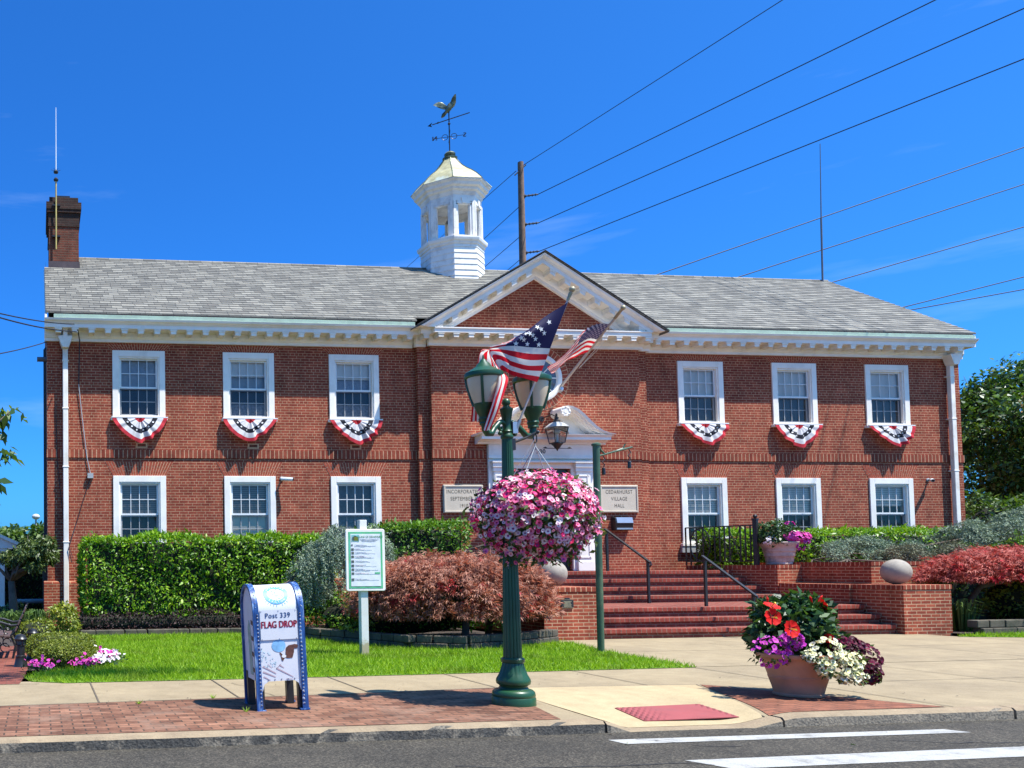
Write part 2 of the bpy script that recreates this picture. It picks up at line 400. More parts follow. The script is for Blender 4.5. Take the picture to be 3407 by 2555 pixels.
def kerb_mat():
    m, nt, out = _nt('worn_kerb'); P = pos(nt)
    g = N(nt, 'ShaderNodeNewGeometry'); sn = N(nt, 'ShaderNodeSeparateXYZ'); nt.links.new(g.outputs['True Normal'], sn.inputs[0])
    sp = N(nt, 'ShaderNodeSeparateXYZ'); nt.links.new(P, sp.inputs[0])
    f = noise(nt, P, 3.2, 6, .7); f2 = noise(nt, P, 45, 3)
    top = ramp(nt, f, [(.3, (.21, .155, .10)), (.7, (.33, .25, .155))])
    # painted black once on the face along the brick pavement, worn through in patches; bare beyond the ramp
    blackp = math_(nt, 'LESS_THAN', sp.outputs[0], 5.25)
    wear = ramp(nt, noise(nt, P, 2.1, 7, .75), [(.50, (0,)*3), (.57, (1,)*3)])
    bare = ramp(nt, f2, [(.3, (.13, .11, .085)), (.7, (.30, .25, .18))])
    blk = ramp(nt, f2, [(.3, (.040, .037, .031)), (.7, (.11, .10, .084))])
    face = mixc(nt, math_(nt, 'MULTIPLY', blackp, math_(nt, 'SUBTRACT', 1.0, wear)), bare, blk)
    col = mixc(nt, math_(nt, 'GREATER_THAN', sn.outputs[2], .6), face, top)
    bsdf(nt, out, col, .85, math_(nt, 'ADD', f, f2), .7, .012, spec=.25); return m
def stripe_mat():
    m, nt, out = _nt('road_paint'); P = pos(nt)
    f = noise(nt, P, 120, 3); f2 = noise(nt, P, 3.4, 7, .8)
    col = ramp(nt, f, [(.3, (.27, .262, .24)), (.6, (.40, .388, .355))])
    col = mixc(nt, ramp(nt, f2, [(.50, (0,)*3), (.66, (.75,)*3)]), col, (.14, .135, .12))
    bsdf(nt, out, col, .7, f, .3, .004); return m
M['asphalt'] = asphalt()
M['concrete'] = concrete('pavement_concrete', (.31, .243, .147), (.245, .192, .12))
M['concrete_ramp'] = concrete('new_ramp_concrete', (.42, .325, .185), (.36, .28, .165))
M['kerb'] = kerb_mat(); M['stripe'] = stripe_mat()
M['joint'] = plain('joint_filler', (.11, .085, .055), .9, .3, 9)
M['tactile'] = plain('red_tactile_mat', (.29, .062, .060), .7, .12, 6, c2=(.23, .06, .058), big=3)
M['tactile_dome'] = plain('red_tactile_dome', (.19, .038, .04), .7, .1, 6)
M['earth'] = plain('far_ground', (.07, .085, .04), .95, .3, .6)

def foliage(name, stops, rough=.45, trans=.22, tcol=None, spec=.5, patch=None):
    """leaf surface: tone per leaf from Random Per Island, thin-leaf translucency"""
    m, nt, out = _nt(name); g = N(nt, 'ShaderNodeNewGeometry')
    col = ramp(nt, g.outputs['Random Per Island'], stops)
    if patch:
        f = noise(nt, g.outputs['Position'], patch[0], 3)
        col = mixc(nt, ramp(nt, f, [(patch[2], (0,)*3), (patch[2]+.07, (1,)*3)]), col, patch[1])
    p = bsdf(nt, out, col, rough, spec=spec)
    if trans:
        t = N(nt, 'ShaderNodeBsdfTranslucent'); tc = mixc(nt, 1.0, col, tcol or (1.5, 1.6, .6), 'MULTIPLY'); nt.links.new(tc, t.inputs[0])
        mx = N(nt, 'ShaderNodeMixShader'); mx.inputs[0].default_value = trans
        nt.links.new(p.outputs[0], mx.inputs[1]); nt.links.new(t.outputs[0], mx.inputs[2]); nt.links.new(mx.outputs[0], out.inputs[0])
    return m
M['laurel'] = foliage('laurel_leaf', [(0, (.055, .135, .006)), (.5, (.115, .255, .009)), (.85, (.21, .37, .016)), (1, (.32, .43, .03))], .42, .3, spec=.4)
M['laurel_dark'] = foliage('dark_laurel_leaf', [(0, (.040, .105, .008)), (.6, (.080, .19, .012)), (1, (.18, .31, .03))], .42, .25, spec=.4)
M['hedge_core'] = plain('hedge_shade_core', (.012, .016, .006), .95, .4, 12)  # near-black fill put inside plants to block light between the leaves
M['maple'] = foliage('bronze_maple_leaf', [(0, (.17, .070, .046)), (.5, (.33, .140, .090)), (1, (.50, .25, .165))], .6, .3, (1.5, .9, .7), .25, patch=(2.3, (.40, .035, .045), .59))
M['maple_red'] = foliage('red_maple_leaf', [(0, (.25, .045, .035)), (.6, (.40, .085, .065)), (1, (.50, .15, .11))], .6, .25, (1.5, .8, .7), .25, patch=(2.6, (.52, .02, .035), .60))
M['cedar'] = foliage('blue_cedar_needles', [(0, (.12, .165, .115)), (.6, (.24, .31, .225)), (1, (.36, .42, .26))], .7, .1, (1.1, 1.2, .9), .2)
M['cedar_grey'] = foliage('grey_cedar_needles', [(0, (.12, .125, .08)), (.6, (.19, .195, .125)), (1, (.28, .28, .17))], .7, .1, (1.1, 1.2, .9), .2)
M['box'] = foliage('boxwood_leaf', [(0, (.075, .11, .010)), (.6, (.15, .185, .016)), (1, (.26, .27, .03))], .5, .2, spec=.35)
M['gold'] = foliage('yellow_green_leaf', [(0, (.10, .14, .015)), (.6, (.20, .24, .022)), (1, (.34, .34, .04))], .5, .25)
M['barberry'] = foliage('dark_purple_leaf', [(0, (.016, .009, .010)), (.7, (.035, .018, .018)), (1, (.07, .03, .028))], .6, .1, spec=.3)
M['tree'] = foliage('tree_leaf', [(0, (.030, .068, .012)), (.6, (.062, .125, .020)), (1, (.15, .22, .035))], .45, .25)
M['tree_blue'] = foliage('crape_myrtle_leaf', [(0, (.022, .058, .012)), (.6, (.050, .112, .018)), (1, (.14, .23, .03))], .4, .25)
M['panicle'] = foliage('faded_panicle', [(0, (.12, .075, .035)), (1, (.22, .14, .06))], .8, .1, (1, 1, 1), .2)
M['cherry'] = foliage('cherry_leaf', [(0, (.030, .075, .012)), (.6, (.055, .115, .018)), (1, (.13, .20, .035))], .4, .28)
M['weeping'] = foliage('weeping_cherry_leaf', [(0, (.030, .060, .012)), (.6, (.070, .115, .022)), (1, (.14, .18, .045))], .45, .25)
M['lily'] = foliage('daylily_leaf', [(0, (.045, .10, .015)), (1, (.13, .20, .04))], .5, .25)
M['hib_leaf'] = foliage('hibiscus_leaf', [(0, (.016, .045, .014)), (.6, (.032, .080, .022)), (1, (.085, .15, .04))], .4, .2, spec=.3)
M['pet_leaf'] = foliage('petunia_leaf', [(0, (.035, .065, .015)), (1, (.10, .14, .03))], .6, .2, spec=.3)
M['grass'] = foliage('grass_blade', [(0, (.13, .25, .008)), (.5, (.21, .36, .010)), (1, (.33, .46, .025))], .55, .35, (1.3, 1.4, .5), .3, patch=(1.6, (.17, .26, .014), .55))
M['turf'] = plain('turf_ground', (.10, .19, .010), .95, .35, 7, bump=.6, bscale=80)
def petal(name, stops, trans=.25):
    return foliage(name, stops, .6, trans, (1.2, 1.1, 1.2), .2)
M['p_pink'] = petal('pink_petal', [(0, (.80, .10, .26)), (.35, (.84, .22, .38)), (.7, (.87, .42, .50)), (1, (.88, .62, .62))])
M['p_red'] = petal('crimson_petal', [(0, (.50, .008, .06)), (.6, (.68, .02, .14)), (1, (.78, .07, .26))])
M['p_white'] = petal('blush_white_petal', [(0, (.76, .60, .66)), (1, (.82, .80, .78))])
M['p_mag'] = petal('magenta_petal', [(0, (.40, .02, .34)), (.6, (.56, .05, .46)), (1, (.68, .14, .56))])
M['p_burg'] = petal('burgundy_petal', [(0, (.040, .003, .011)), (.7, (.085, .004, .020)), (1, (.20, .008, .045))])
M['p_cream'] = petal('cream_petal', [(0, (.78, .75, .36)), (.6, (.81, .79, .50)), (1, (.83, .82, .66))])
M['p_hib'] = petal('hibiscus_petal', [(0, (.56, .006, .006)), (1, (.66, .014, .008))])
M['p_eye_dark'] = plain('petunia_eye', (.30, .02, .16), .6, .2, 20)
M['p_eye_red'] = plain('hibiscus_eye', (.22, .004, .006), .6, .2, 20)
M['p_eye_yel'] = plain('cream_eye', (.60, .52, .10), .6, .2, 20)
M['p_eye_burg'] = plain('burgundy_eye', (.03, .003, .01), .6, .2, 20)
M['imp_pink'] = petal('pink_impatiens', [(0, (.60, .02, .30)), (1, (.80, .10, .48))])
M['stamen'] = plain('yellow_stamen', (.75, .55, .06), .5, .1, 20)

def glass_mat():
    m, nt, out = _nt('window_glass')
    t = N(nt, 'ShaderNodeBsdfTransparent'); t.inputs[0].default_value = (.92, .94, .95, 1)
    g = N(nt, 'ShaderNodeBsdfGlossy'); g.inputs['Roughness'].default_value = .03; g.inputs[0].default_value = (.9, .93, .95, 1)
    bn = N(nt, 'ShaderNodeBump'); bn.inputs['Strength'].default_value = .06; bn.inputs['Distance'].default_value = .05
    nt.links.new(noise(nt, pos(nt), 1.7, 2), bn.inputs['Height']); nt.links.new(bn.outputs[0], g.inputs['Normal'])
    fr = N(nt, 'ShaderNodeFresnel'); fr.inputs[0].default_value = 1.5
    f = math_(nt, 'ADD', math_(nt, 'MULTIPLY', fr.outputs[0], .8), .005)
    mx = N(nt, 'ShaderNodeMixShader'); nt.links.new(f, mx.inputs[0]); nt.links.new(t.outputs[0], mx.inputs[1]); nt.links.new(g.outputs[0], mx.inputs[2])
    nt.links.new(mx.outputs[0], out.inputs[0]); return m
def slats(name, c, c2, pitch=.05):
    m, nt, out = _nt(name); P = pos(nt); sp = N(nt, 'ShaderNodeSeparateXYZ'); nt.links.new(P, sp.inputs[0])
    f = math_(nt, 'FRACT', math_(nt, 'DIVIDE', sp.outputs[2], pitch))
    col = ramp(nt, f, [(.0, c2), (.16, c2), (.24, c), (.9, c)])
    bsdf(nt, out, col, .6); return m
M['glass'] = glass_mat()
M['blind'] = plain('roller_blind', (.88, .81, .70), .7, .06, 3)
M['venetian'] = slats('venetian_blind', (.88, .82, .71), (.34, .32, .28))
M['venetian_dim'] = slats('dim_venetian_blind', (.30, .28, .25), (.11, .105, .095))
M['shade_cream'] = plain('cream_shade', (.85, .76, .60), .7, .08, 2)
M['screen'] = plain('insect_screen', (.095, .088, .076), .75, .15, 3)
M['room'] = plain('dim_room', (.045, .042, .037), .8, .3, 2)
M['lace'] = plain('lace_curtain', (.26, .25, .25), .8, .35, 22)
M['ac_box'] = plain('window_sill_unit', (.17, .16, .16), .7, .25, 16)
M['door_black'] = plain('black_door_paint', (.016, .016, .018), .35, .2, 5)
M['door_glass'] = plain('grey_door_glass', (.11, .115, .125), .12, .1, 2, spec=.7)
M['clear'] = M['glass']

def bunting_mat():
    m, nt, out = _nt('bunting_cloth'); uv = N(nt, 'ShaderNodeUVMap'); uv.uv_map = 'UVMap'
    sp = N(nt, 'ShaderNodeSeparateXYZ'); nt.links.new(uv.outputs[0], sp.inputs[0])
    W_, R_, B_ = (.74, .73, .73), (.56, .035, .05), (.018, .020, .032)
    col = ramp(nt, sp.outputs[1], [(0, R_), (.20, W_), (.46, B_), (.64, W_), (.85, R_)], 'CONSTANT')
    f = noise(nt, pos(nt), 18, 3)
    col = mixc(nt, 1.0, col, ramp(nt, f, [(.3, (.88,)*3), (.7, (1.05,)*3)]), 'MULTIPLY')
    p = bsdf(nt, out, col, .7, spec=.2)
    t = N(nt, 'ShaderNodeBsdfTranslucent'); nt.links.new(col, t.inputs[0])
    mx = N(nt, 'ShaderNodeMixShader'); mx.inputs[0].default_value = .3
    nt.links.new(p.outputs[0], mx.inputs[1]); nt.links.new(t.outputs[0], mx.inputs[2]); nt.links.new(mx.outputs[0], out.inputs[0])
    return m
def flag_mat(name, fade):
    m, nt, out = _nt(name); uv = N(nt, 'ShaderNodeUVMap'); uv.uv_map = 'UVMap'
    sp = N(nt, 'ShaderNodeSeparateXYZ'); nt.links.new(uv.outputs[0], sp.inputs[0])
    u, v = sp.outputs[0], sp.outputs[1]
    R_, W_, B_ = (.70, .012, .025), (.84, .80, .72), (.024, .020, .075)
    if fade: B_ = (.050, .045, .115)
    s = math_(nt, 'MODULO', math_(nt, 'FLOOR', math_(nt, 'MULTIPLY', v, 12.999)), 2.0)
    st = mixc(nt, s, R_, W_)
    can = math_(nt, 'MULTIPLY', math_(nt, 'LESS_THAN', u, .35), math_(nt, 'LESS_THAN', v, 7/13))
    col = mixc(nt, can, st, B_)
    p = bsdf(nt, out, col, .6, spec=.25)
    t = N(nt, 'ShaderNodeBsdfTranslucent'); nt.links.new(col, t.inputs[0])
    mx = N(nt, 'ShaderNodeMixShader'); mx.inputs[0].default_value = .38
    nt.links.new(p.outputs[0], mx.inputs[1]); nt.links.new(t.outputs[0], mx.inputs[2]); nt.links.new(mx.outputs[0], out.inputs[0])
    return m
M['bunting'] = bunting_mat(); M['flag'] = flag_mat('flag_cloth', 0); M['flag_faded'] = flag_mat('faded_flag_cloth', 1)
M['star'] = plain('star_white', (.76, .75, .73), .7, .05, 8)
M['star_faded'] = plain('faded_star', (.34, .31, .40), .7, .1, 8)
def box_blue():
    m, nt, out = _nt('blue_brushed_paint'); P = pos(nt)
    mp = N(nt, 'ShaderNodeMapping'); mp.inputs['Scale'].default_value = (30, 30, 5); nt.links.new(P, mp.inputs[0])
    f = noise(nt, mp.outputs[0], 1.0, 4, .6); f2 = noise(nt, P, 24, 3, .6)
    col = ramp(nt, f, [(.35, (.008, .034, .13)), (.55, (.022, .085, .27)), (.74, (.30, .42, .54))])
    col = mixc(nt, ramp(nt, f2, [(.67, (0,)*3), (.72, (1,)*3)]), col, (.72, .74, .76))
    bsdf(nt, out, col, .4); return m
M['box_blue'] = box_blue()
M['box_white'] = plain('chalky_white_panel', (.66, .66, .67), .45, .05, 4, c2=(.58, .60, .64), big=4)
M['ink_blue'] = plain('blue_ink', (.06, .13, .34), .5, .05, 9)
M['ink_red'] = plain('dark_red_ink', (.33, .02, .045), .5, .05, 9)
M['sky_paint'] = plain('pale_blue_paint', (.22, .46, .70), .5, .25, 14)
M['emblem_blue'] = plain('emblem_blue', (.10, .36, .62), .5, .1, 14)
M['eagle_brown'] = plain('eagle_brown_paint', (.11, .04, .025), .6, .45, 30)
M['stripe_paint'] = plain('faded_stripe_paint', (.50, .36, .38), .6, .25, 12)
M['pale_star'] = plain('faded_star_field', (.46, .60, .66), .6, .3, 30)
M['verd_paint'] = plain('sage_paint', (.30, .40, .32), .6, .3, 16)
M['poster'] = plain('poster_paper', (.70, .72, .74), .35, .04, 2, coat=.2)
M['poster_green'] = plain('poster_green', (.11, .46, .22), .4, .1, 3, c2=(.12, .50, .36), big=3)
M['print_grey'] = plain('print_grey', (.35, .37, .42), .6, .2, 30)
M['print_dark'] = plain('print_dark', (.06, .08, .075), .6, .3, 30)
M['print_pink'] = plain('print_pink', (.55, .36, .40), .6, .2, 30)
M['print_teal'] = plain('print_teal', (.22, .48, .46), .6, .3, 25)
M['bulb'] = plain('pale_globe', (.55, .55, .52), .3, .05, 5)
# ------------------------------------------------------------------ ground
def sheet(name, poly, z, mat, k='structure'):
    b = B(); b.add([(x, y, z) for x, y in poly], [tuple(range(len(poly)))])
    o = b.build(name, mat); return kind(o, k)
kind(B().quad((-400, -400, -.06), (400, -400, -.06), (400, 400, -.06), (-400, 400, -.06)).build('ground', M['earth']), 'structure')
def kerb_y(x): return -13.60+.016*x                     # front face of the kerb
def dip(x):                                            # dropped kerb at the crossing
    def ss(a, b, t): t = min(1, max(0, (t-a)/(b-a))); return t*t*(3-2*t)
    return .098*ss(5.15, 5.55, x)*(1-ss(6.55, 7.25, x))
b = B(); b.add([(-60, -60, .04), (70, -60, .04), (70, kerb_y(70)+.02, .04), (-60, kerb_y(-60)+.02, .04)], [(0, 1, 2, 3)])
kind(b.build('road', M['asphalt']), 'structure')
def gz(x, y):                                           # pavement height with the ramp
    t = (y-(kerb_y(x)+.15))/1.35
    t = min(1, max(0, t)); return .15-dip(x)*(1-t)
# kerb: segments with worn edges and open cracks between them
b = B()
cuts = [-30, -1.9, 5.20, 7.02, 9.55, 14, 20, 60]
for i in range(len(cuts)-1):
    x0, x1 = cuts[i]+.012, cuts[i+1]-.012; n = max(2, int((min(x1, 12)-max(x0, -4))/.09)) if x1 > -4 and x0 < 12 else 4
    pts = []
    for j in range(n+1):
        x = x0+(x1-x0)*j/n; y = kerb_y(x); top = .15-dip(x)
        w = rnd.uniform(-1, 1)*.006
        chip = .0 if rnd.random() < .8 else rnd.uniform(0, .014)
        pts += [(x, y+w*.5, .0), (x, y+.004+w+chip, top-.028), (x, y+.030+chip, top-.002+w*.3), (x, y+.152, top)]
    f = []
    for j in range(n):
        for q in range(3): a = j*4+q; f.append((a, a+4, a+5, a+1))
    f.append((0, 1, 2, 3)); f.append((n*4+3, n*4+2, n*4+1, n*4))
    b.add(pts, f)
kind(b.build('kerb', M['kerb'], smooth=False), 'structure')
# concrete pavement + forecourt as one fine sheet (ramp included)
b = B(); xs = list(np.arange(-6, 4.9, 1.0))+list(np.arange(5, 8, .1))+list(np.arange(8.2, 31, 1.2)); ys = [0, .2, .4, .6, .8, 1.0, 1.2, 1.4, 2.0, 3.0, 3.75]
V = []
for x in xs:
    for t in ys:
        y = kerb_y(x)+.15+t; V.append((x, y, gz(x, y)-.001))
n = len(ys); F = [(i*n+j, (i+1)*n+j, (i+1)*n+j+1, i*n+j+1) for i in range(len(xs)-1) for j in range(n-1)]
b.add(V, F); kind(b.build('sidewalk', M['concrete']), 'structure')
sheet('forecourt', [(9.0, -9.72), (29.8, -9.45), (29.8, -7.3), (22, -7.3), (19.6, -6.75), (17.6, -6.15), (17.3, -5.2), (9.7, -5.2), (9.0, -7)], .153, M['concrete'])
# ramp concrete, brick bands (each a few mm above)
def draped(name, poly, dz, mat, step=.12):
    """polygon (convex, x/y) laid over the pavement"""
    b = B(); P2 = poly; x0 = min(p[0] for p in P2); x1 = max(p[0] for p in P2); k = max(2, int((x1-x0)/step)); cols = []
    def span(x):
        ys_ = []
        for i in range(len(P2)):
            (ax, ay), (bx, by) = P2[i], P2[(i+1) % len(P2)]
            if min(ax, bx)-1e-9 <= x <= max(ax, bx)+1e-9 and abs(ax-bx) > 1e-9: ys_.append(ay+(by-ay)*(x-ax)/(bx-ax))
            elif abs(ax-bx) <= 1e-9 and abs(x-ax) < 1e-6: ys_ += [ay, by]
        return min(ys_), max(ys_)
    m_ = 14
    for i in range(k+1):
        x = x0+(x1-x0)*i/k; a, c = span(x)
        cols.append([(x, a+(c-a)*j/m_, gz(x, a+(c-a)*j/m_)+dz) for j in range(m_+1)])
    V = [p for c in cols for p in c]; F = [(i*(m_+1)+j, (i+1)*(m_+1)+j, (i+1)*(m_+1)+j+1, i*(m_+1)+j+1) for i in range(k) for j in range(m_)]
    b.add(V, F); return kind(b.build(name, mat), 'structure')
draped('ramp', [(5.22, -13.37), (6.95, -13.34), (7.78, -11.40), (5.36, -11.30)], .003, M['concrete_ramp'], .06)
draped('brick_pavement', [(-6, -13.53), (5.17, -13.37), (5.36, -11.28), (3.18, -11.49), (-.41, -11.74), (-6, -12.1)], .004, M['paver'], .5)
draped('brick_apron', [(7.0, -13.34), (8.95, -13.30), (7.84, -11.38)], .005, M['paver_new'], .1)
# joints and a crack
b = B()
def strip(pts, w, dz=.006):
    for (p, q) in zip(pts[:-1], pts[1:]):
        d = np.array([q[0]-p[0], q[1]-p[1]]); L = np.hypot(*d); nx, ny = -d[1]/L*w/2, d[0]/L*w/2
        b.quad((p[0]+nx, p[1]+ny, gz(*p)+dz), (p[0]-nx, p[1]-ny, gz(*p)+dz), (q[0]-nx, q[1]-ny, gz(*q)+dz), (q[0]+nx, q[1]+ny, gz(*q)+dz))
for x, y0, y1 in ((.64, -11.66, -9.95), (2.2, -11.55, -9.95), (3.75, -11.42, -9.9), (5.36, -11.28, -9.85), (7.2, -11.35, -9.85), (9.04, -13.3, -9.8)): strip([(x, y0), (x, y1)], .018)
for x in (11.6, 14.4, 17.2, 20): strip([(x, -13.2), (x, -9.55)], .014); strip([(x+.4, -9.5), (x+.4, -6.4)], .012)
strip([(-6, -12.09), (-.41, -11.735), (3.18, -11.485), (5.36, -11.275)], .03)
strip([(5.36, -11.29), (7.79, -11.39), (6.95, -13.34)], .016); strip([(9.4, -7.6), (19, -7.4)], .012); strip([(-6, -9.92), (0, -9.97)], .016)
strip([(7.85, -11.38), (8.96, -13.3)], .016); strip([(9.0, -11.5), (30, -11.1)], .012)
pp = [(2.62, -11.5)]
for i in range(7): pp.append((pp[-1][0]+rnd.uniform(-.09, .05), pp[-1][1]+.17))
strip(pp, .010)
kind(b.build('pavement_joint', M['joint']), 'structure')
b = B()
for x0, y0, n, dx in ((5.25, -13.85, 9, .09), (3.2, -14.6, 12, .16), (-.5, -13.9, 8, -.12), (7.4, -14.2, 7, .14)):
    p = (x0, y0)
    for i in range(n):
        q = (p[0]+dx+rnd.uniform(-.04, .04), p[1]+rnd.uniform(-.10, .03)); w = .007
        b.quad((p[0], p[1]-w, .0445), (q[0], q[1]-w, .0445), (q[0], q[1]+w, .0445), (p[0], p[1]+w, .0445)); p = q
kind(b.build('road_crack', M['dark_gap']), 'structure')
# crossing stripes
b = B(); b.mi = 0
for name, poly in (('crossing_stripe', [(5.0, -13.83), (5.04, -14.02), (8.42, -13.99), (8.33, -13.82)]), ('crossing_stripe', [(5.07, -14.68), (5.22, -15.0), (10.2, -14.88), (10.2, -14.55)])):
    sheet(name, poly, .044, M['stripe'])
# tactile mat with its domes on the ramp
t = thing('tactile_mat', 'red tactile paving mat with raised domes on the kerb ramp', 'tactile paving', (6.1, -13.2, .06))
poly = [at_z(1392, 1556, .08)[:2], at_z(1597, 1552, .08)[:2], at_z(1510, 1525, .11)[:2], at_z(1328, 1530, .11)[:2]]
b = B(); b.prism_z([tuple(p) for p in poly], 0, 1)
vs = []
for i, (x, y, z) in enumerate(b.v): vs.append((x, y, gz(x, y)+(.004 if z < .5 else .011)))
b.v = vs; b.mi = 1; A_, B_, C_, D_ = [np.array(p) for p in poly]
for i in range(15):
    for j in range(13):
        u, v = (i+.35+.4*(j % 2))/15, (j+.5)/13
        p = (A_*(1-u)+B_*u)*(1-v)+(D_*(1-u)+C_*u)*v
        b.lathe([(.017, 0), (.014, .005), (.006, .007)], (p[0], p[1], gz(*p)+.011), 8)
b.build('mat', [M['tactile'], M['tactile_dome']], t)

LAWN = [(-.2, -9.35), (-.1, -9.75), (.35, -9.97), (4, -9.93), (9.07, -9.78), (9.12, -8.6), (9.25, -7.5), (9.62, -6.1), (9.3, -5.85), (8.7, -6.25), (7.9, -6.75), (7.1, -6.9), (6.3, -6.3), (5.4, -4.6), (4.6, -2.75), (4, -2.45), (.35, -2.45), (.55, -5.5), (.9, -7.0), (.75, -8.2), (.1, -8.8)]
LAWN2 = [(17.45, -6.05), (18.4, -6.45), (19.6, -6.72), (22, -7.25), (28, -7.25), (28, -5.6), (22, -5.6), (18.4, -5.75)]
sheet('sidewalk', [(-60, -60, ), (70, -60), (70, -27.5), (-60, -27.5)], .19, M['concrete'])  # unseen concrete across the road, added to bounce light onto the facade
sheet('lawn', LAWN, .156, M['turf']); sheet('lawn', LAWN2, .157, M['turf'])
def inside(P, poly):
    x, y = P[:, 0], P[:, 1]; r = np.zeros(len(P), bool); n = len(poly)
    for i in range(n):
        (x1, y1), (x2, y2) = poly[i], poly[(i+1) % n]
        c = ((y1 > y) != (y2 > y)) & (x < (x2-x1)*(y-y1)/((y2-y1) or 1e-9)+x1); r ^= c
    return r
def grass(name, poly, n, h, seed):
    g = np.random.default_rng(seed); lo = np.min(poly, 0); hi = np.max(poly, 0)
    P = g.uniform(lo, hi, (n, 2)); P = P[inside(P, poly)]; m_ = len(P)
    C = np.c_[P, np.full(m_, .15)]
    A = g.normal(size=(m_, 3))*[.75, .75, .1]+[0, 0, 1]
    V, F = stamp([(-.5, 0, 0), (.5, 0, 0), (.36, .6, .06), (0, 1, .22)], [(0, 1, 2, 3)], C, A, g.normal(size=(m_, 3)), 1.0)
    # width and height separately
    V = V.reshape(m_, 4, 3); hh = h*(1+.35*g.normal(size=m_)).clip(.4, 1.9); A = unit(A)
    d = V-C[:, None]; along = (d*A[:, None]).sum(-1, keepdims=True); V = C[:, None]+(d-along*A[:, None])*.011+along*A[:, None]*hh[:, None, None]
    o = np_mesh(name, V.reshape(-1, 3), F, M['grass']); kind(o, 'stuff')
    return tag(o, 'bright green mown lawn grass' if seed == 1 else 'strip of mown grass past the brick pier', 'grass')
grass('grass', LAWN, 150000, .075, 1); grass('grass', LAWN2, 26000, .075, 2)
# planting beds and brick path
sheet('planting_bed', [(.3, -2.5), (4.5, -2.7), (5.4, -4.5), (6.3, -6.2), (7.1, -6.8), (8.6, -6.3), (9.4, -5.8), (9.5, -.05), (.3, -.05)], .17, M['soil'])
sheet('planting_bed', [(-6, -8.6), (.85, -8.4), (.95, -6.9), (.5, -2.5), (.3, -2.5), (.2, 10), (-6, 10)], .147, M['soil'])
sheet('planting_bed', [(18.1, -5.75), (30, -5.75), (30, -.0), (17.8, -.0)], .17, M['soil'])
sheet('path', [(-6, -9.95), (-.25, -9.95), (-.2, -9.3), (-.16, -8.0), (-.08, -6.2), (-.3, -4.4), (-6, -4.4)], .152, M['path_brick'])
# ------------------------------------------------------------------ village hall
C = 12.52
hall = thing('village_hall', 'two storey red brick hall with white cornice, slate roof and pedimented entrance bay', 'building', (C, 0, .15))
XL, XR = .21, 24.81
WX = [C-10.091, C-7.368, C-4.682, C+4.682, C+7.368, C+10.091]; HW = .643
UT, UB, LT, LB = 6.873, 5.237, 3.818, 2.117
S1L, S1R, S2L, S2R = C-3.08, C+3.06, C-2.80, C+2.76
def wall_holes(b, x0, x1, z0, z1, Y, holes, dep=.22):
    xs = sorted({x0, x1, *[h[0] for h in holes], *[h[1] for h in holes]}); zs = sorted({z0, z1, *[h[2] for h in holes], *[h[3] for h in holes]})
    for i in range(len(xs)-1):
        for j in range(len(zs)-1):
            cx, cz = (xs[i]+xs[i+1])/2, (zs[j]+zs[j+1])/2
            if any(h[0] < cx < h[1] and h[2] < cz < h[3] for h in holes): continue
            b.quad((xs[i], Y, zs[j]), (xs[i+1], Y, zs[j]), (xs[i+1], Y, zs[j+1]), (xs[i], Y, zs[j+1]))
    for a, c, d, e in holes:
        b.quad((a, Y, d), (a, Y+dep, d), (a, Y+dep, e), (a, Y, e)); b.quad((c, Y, d), (c, Y, e), (c, Y+dep, e), (c, Y+dep, d))
        b.quad((a, Y, e), (a, Y+dep, e), (c, Y+dep, e), (c, Y, e)); b.quad((a, Y, d), (c, Y, d), (c, Y+dep, d), (a, Y+dep, d))
b = B()
RZ = lambda y: 7.66+(y+.45)*.650
for (x0, x1, k) in ((XL, S1L+.02, (0, 1, 2)), (S1R-.02, XR, (3, 4, 5))):
    hs = []
    for i in k:
        hs += [(WX[i]-HW+.03, WX[i]+HW-.03, UB+.02, UT-.02), (WX[i]-HW+.03, WX[i]+HW-.03, LB+.02, LT-.02)]
    wall_holes(b, x0, x1, .1, 7.35, 0, hs)
for x in (XL, XR):
    b.add([(x, 0, .1), (x, 8.0, .1), (x, 8.0, 7.5), (x, 3.9, 10.40), (x, 0, 7.78), (x, 0, 7.35)], [(0, 1, 2, 3, 4, 5)])
b.quad((XL, 8, .1), (XR, 8, .1), (XR, 8, 7.5), (XL, 8, 7.5))
b.build('wall', M['brick'], hall)
# entrance bay: two shallow steps forward, tympanum above
b = B()
b.box(S1L, S1R, -.15, .05, .1, 7.3)
DL, DR, DB, DT = C-.79, C+.77, 1.43, 4.0
wall_holes(b, S2L, S2R, .1, 7.4, -.30, [(DL, DR, DB, DT)], .4)
for x in (S2L, S2R): b.quad((x, -.30, .1), (x, -.1, .1), (x, -.1, 7.4), (x, -.30, 7.4))
APX, APZ = C-.02, 9.36; CE_L, CE_R, CZ = C-3.34, C+3.20, 7.42
b.add([(CE_L+.3, -.30, 7.401), (CE_R-.3, -.30, 7.401), (APX, -.30, APZ-.35)], [(0, 1, 2)])
b.build('entrance_bay', M['brick'], hall)
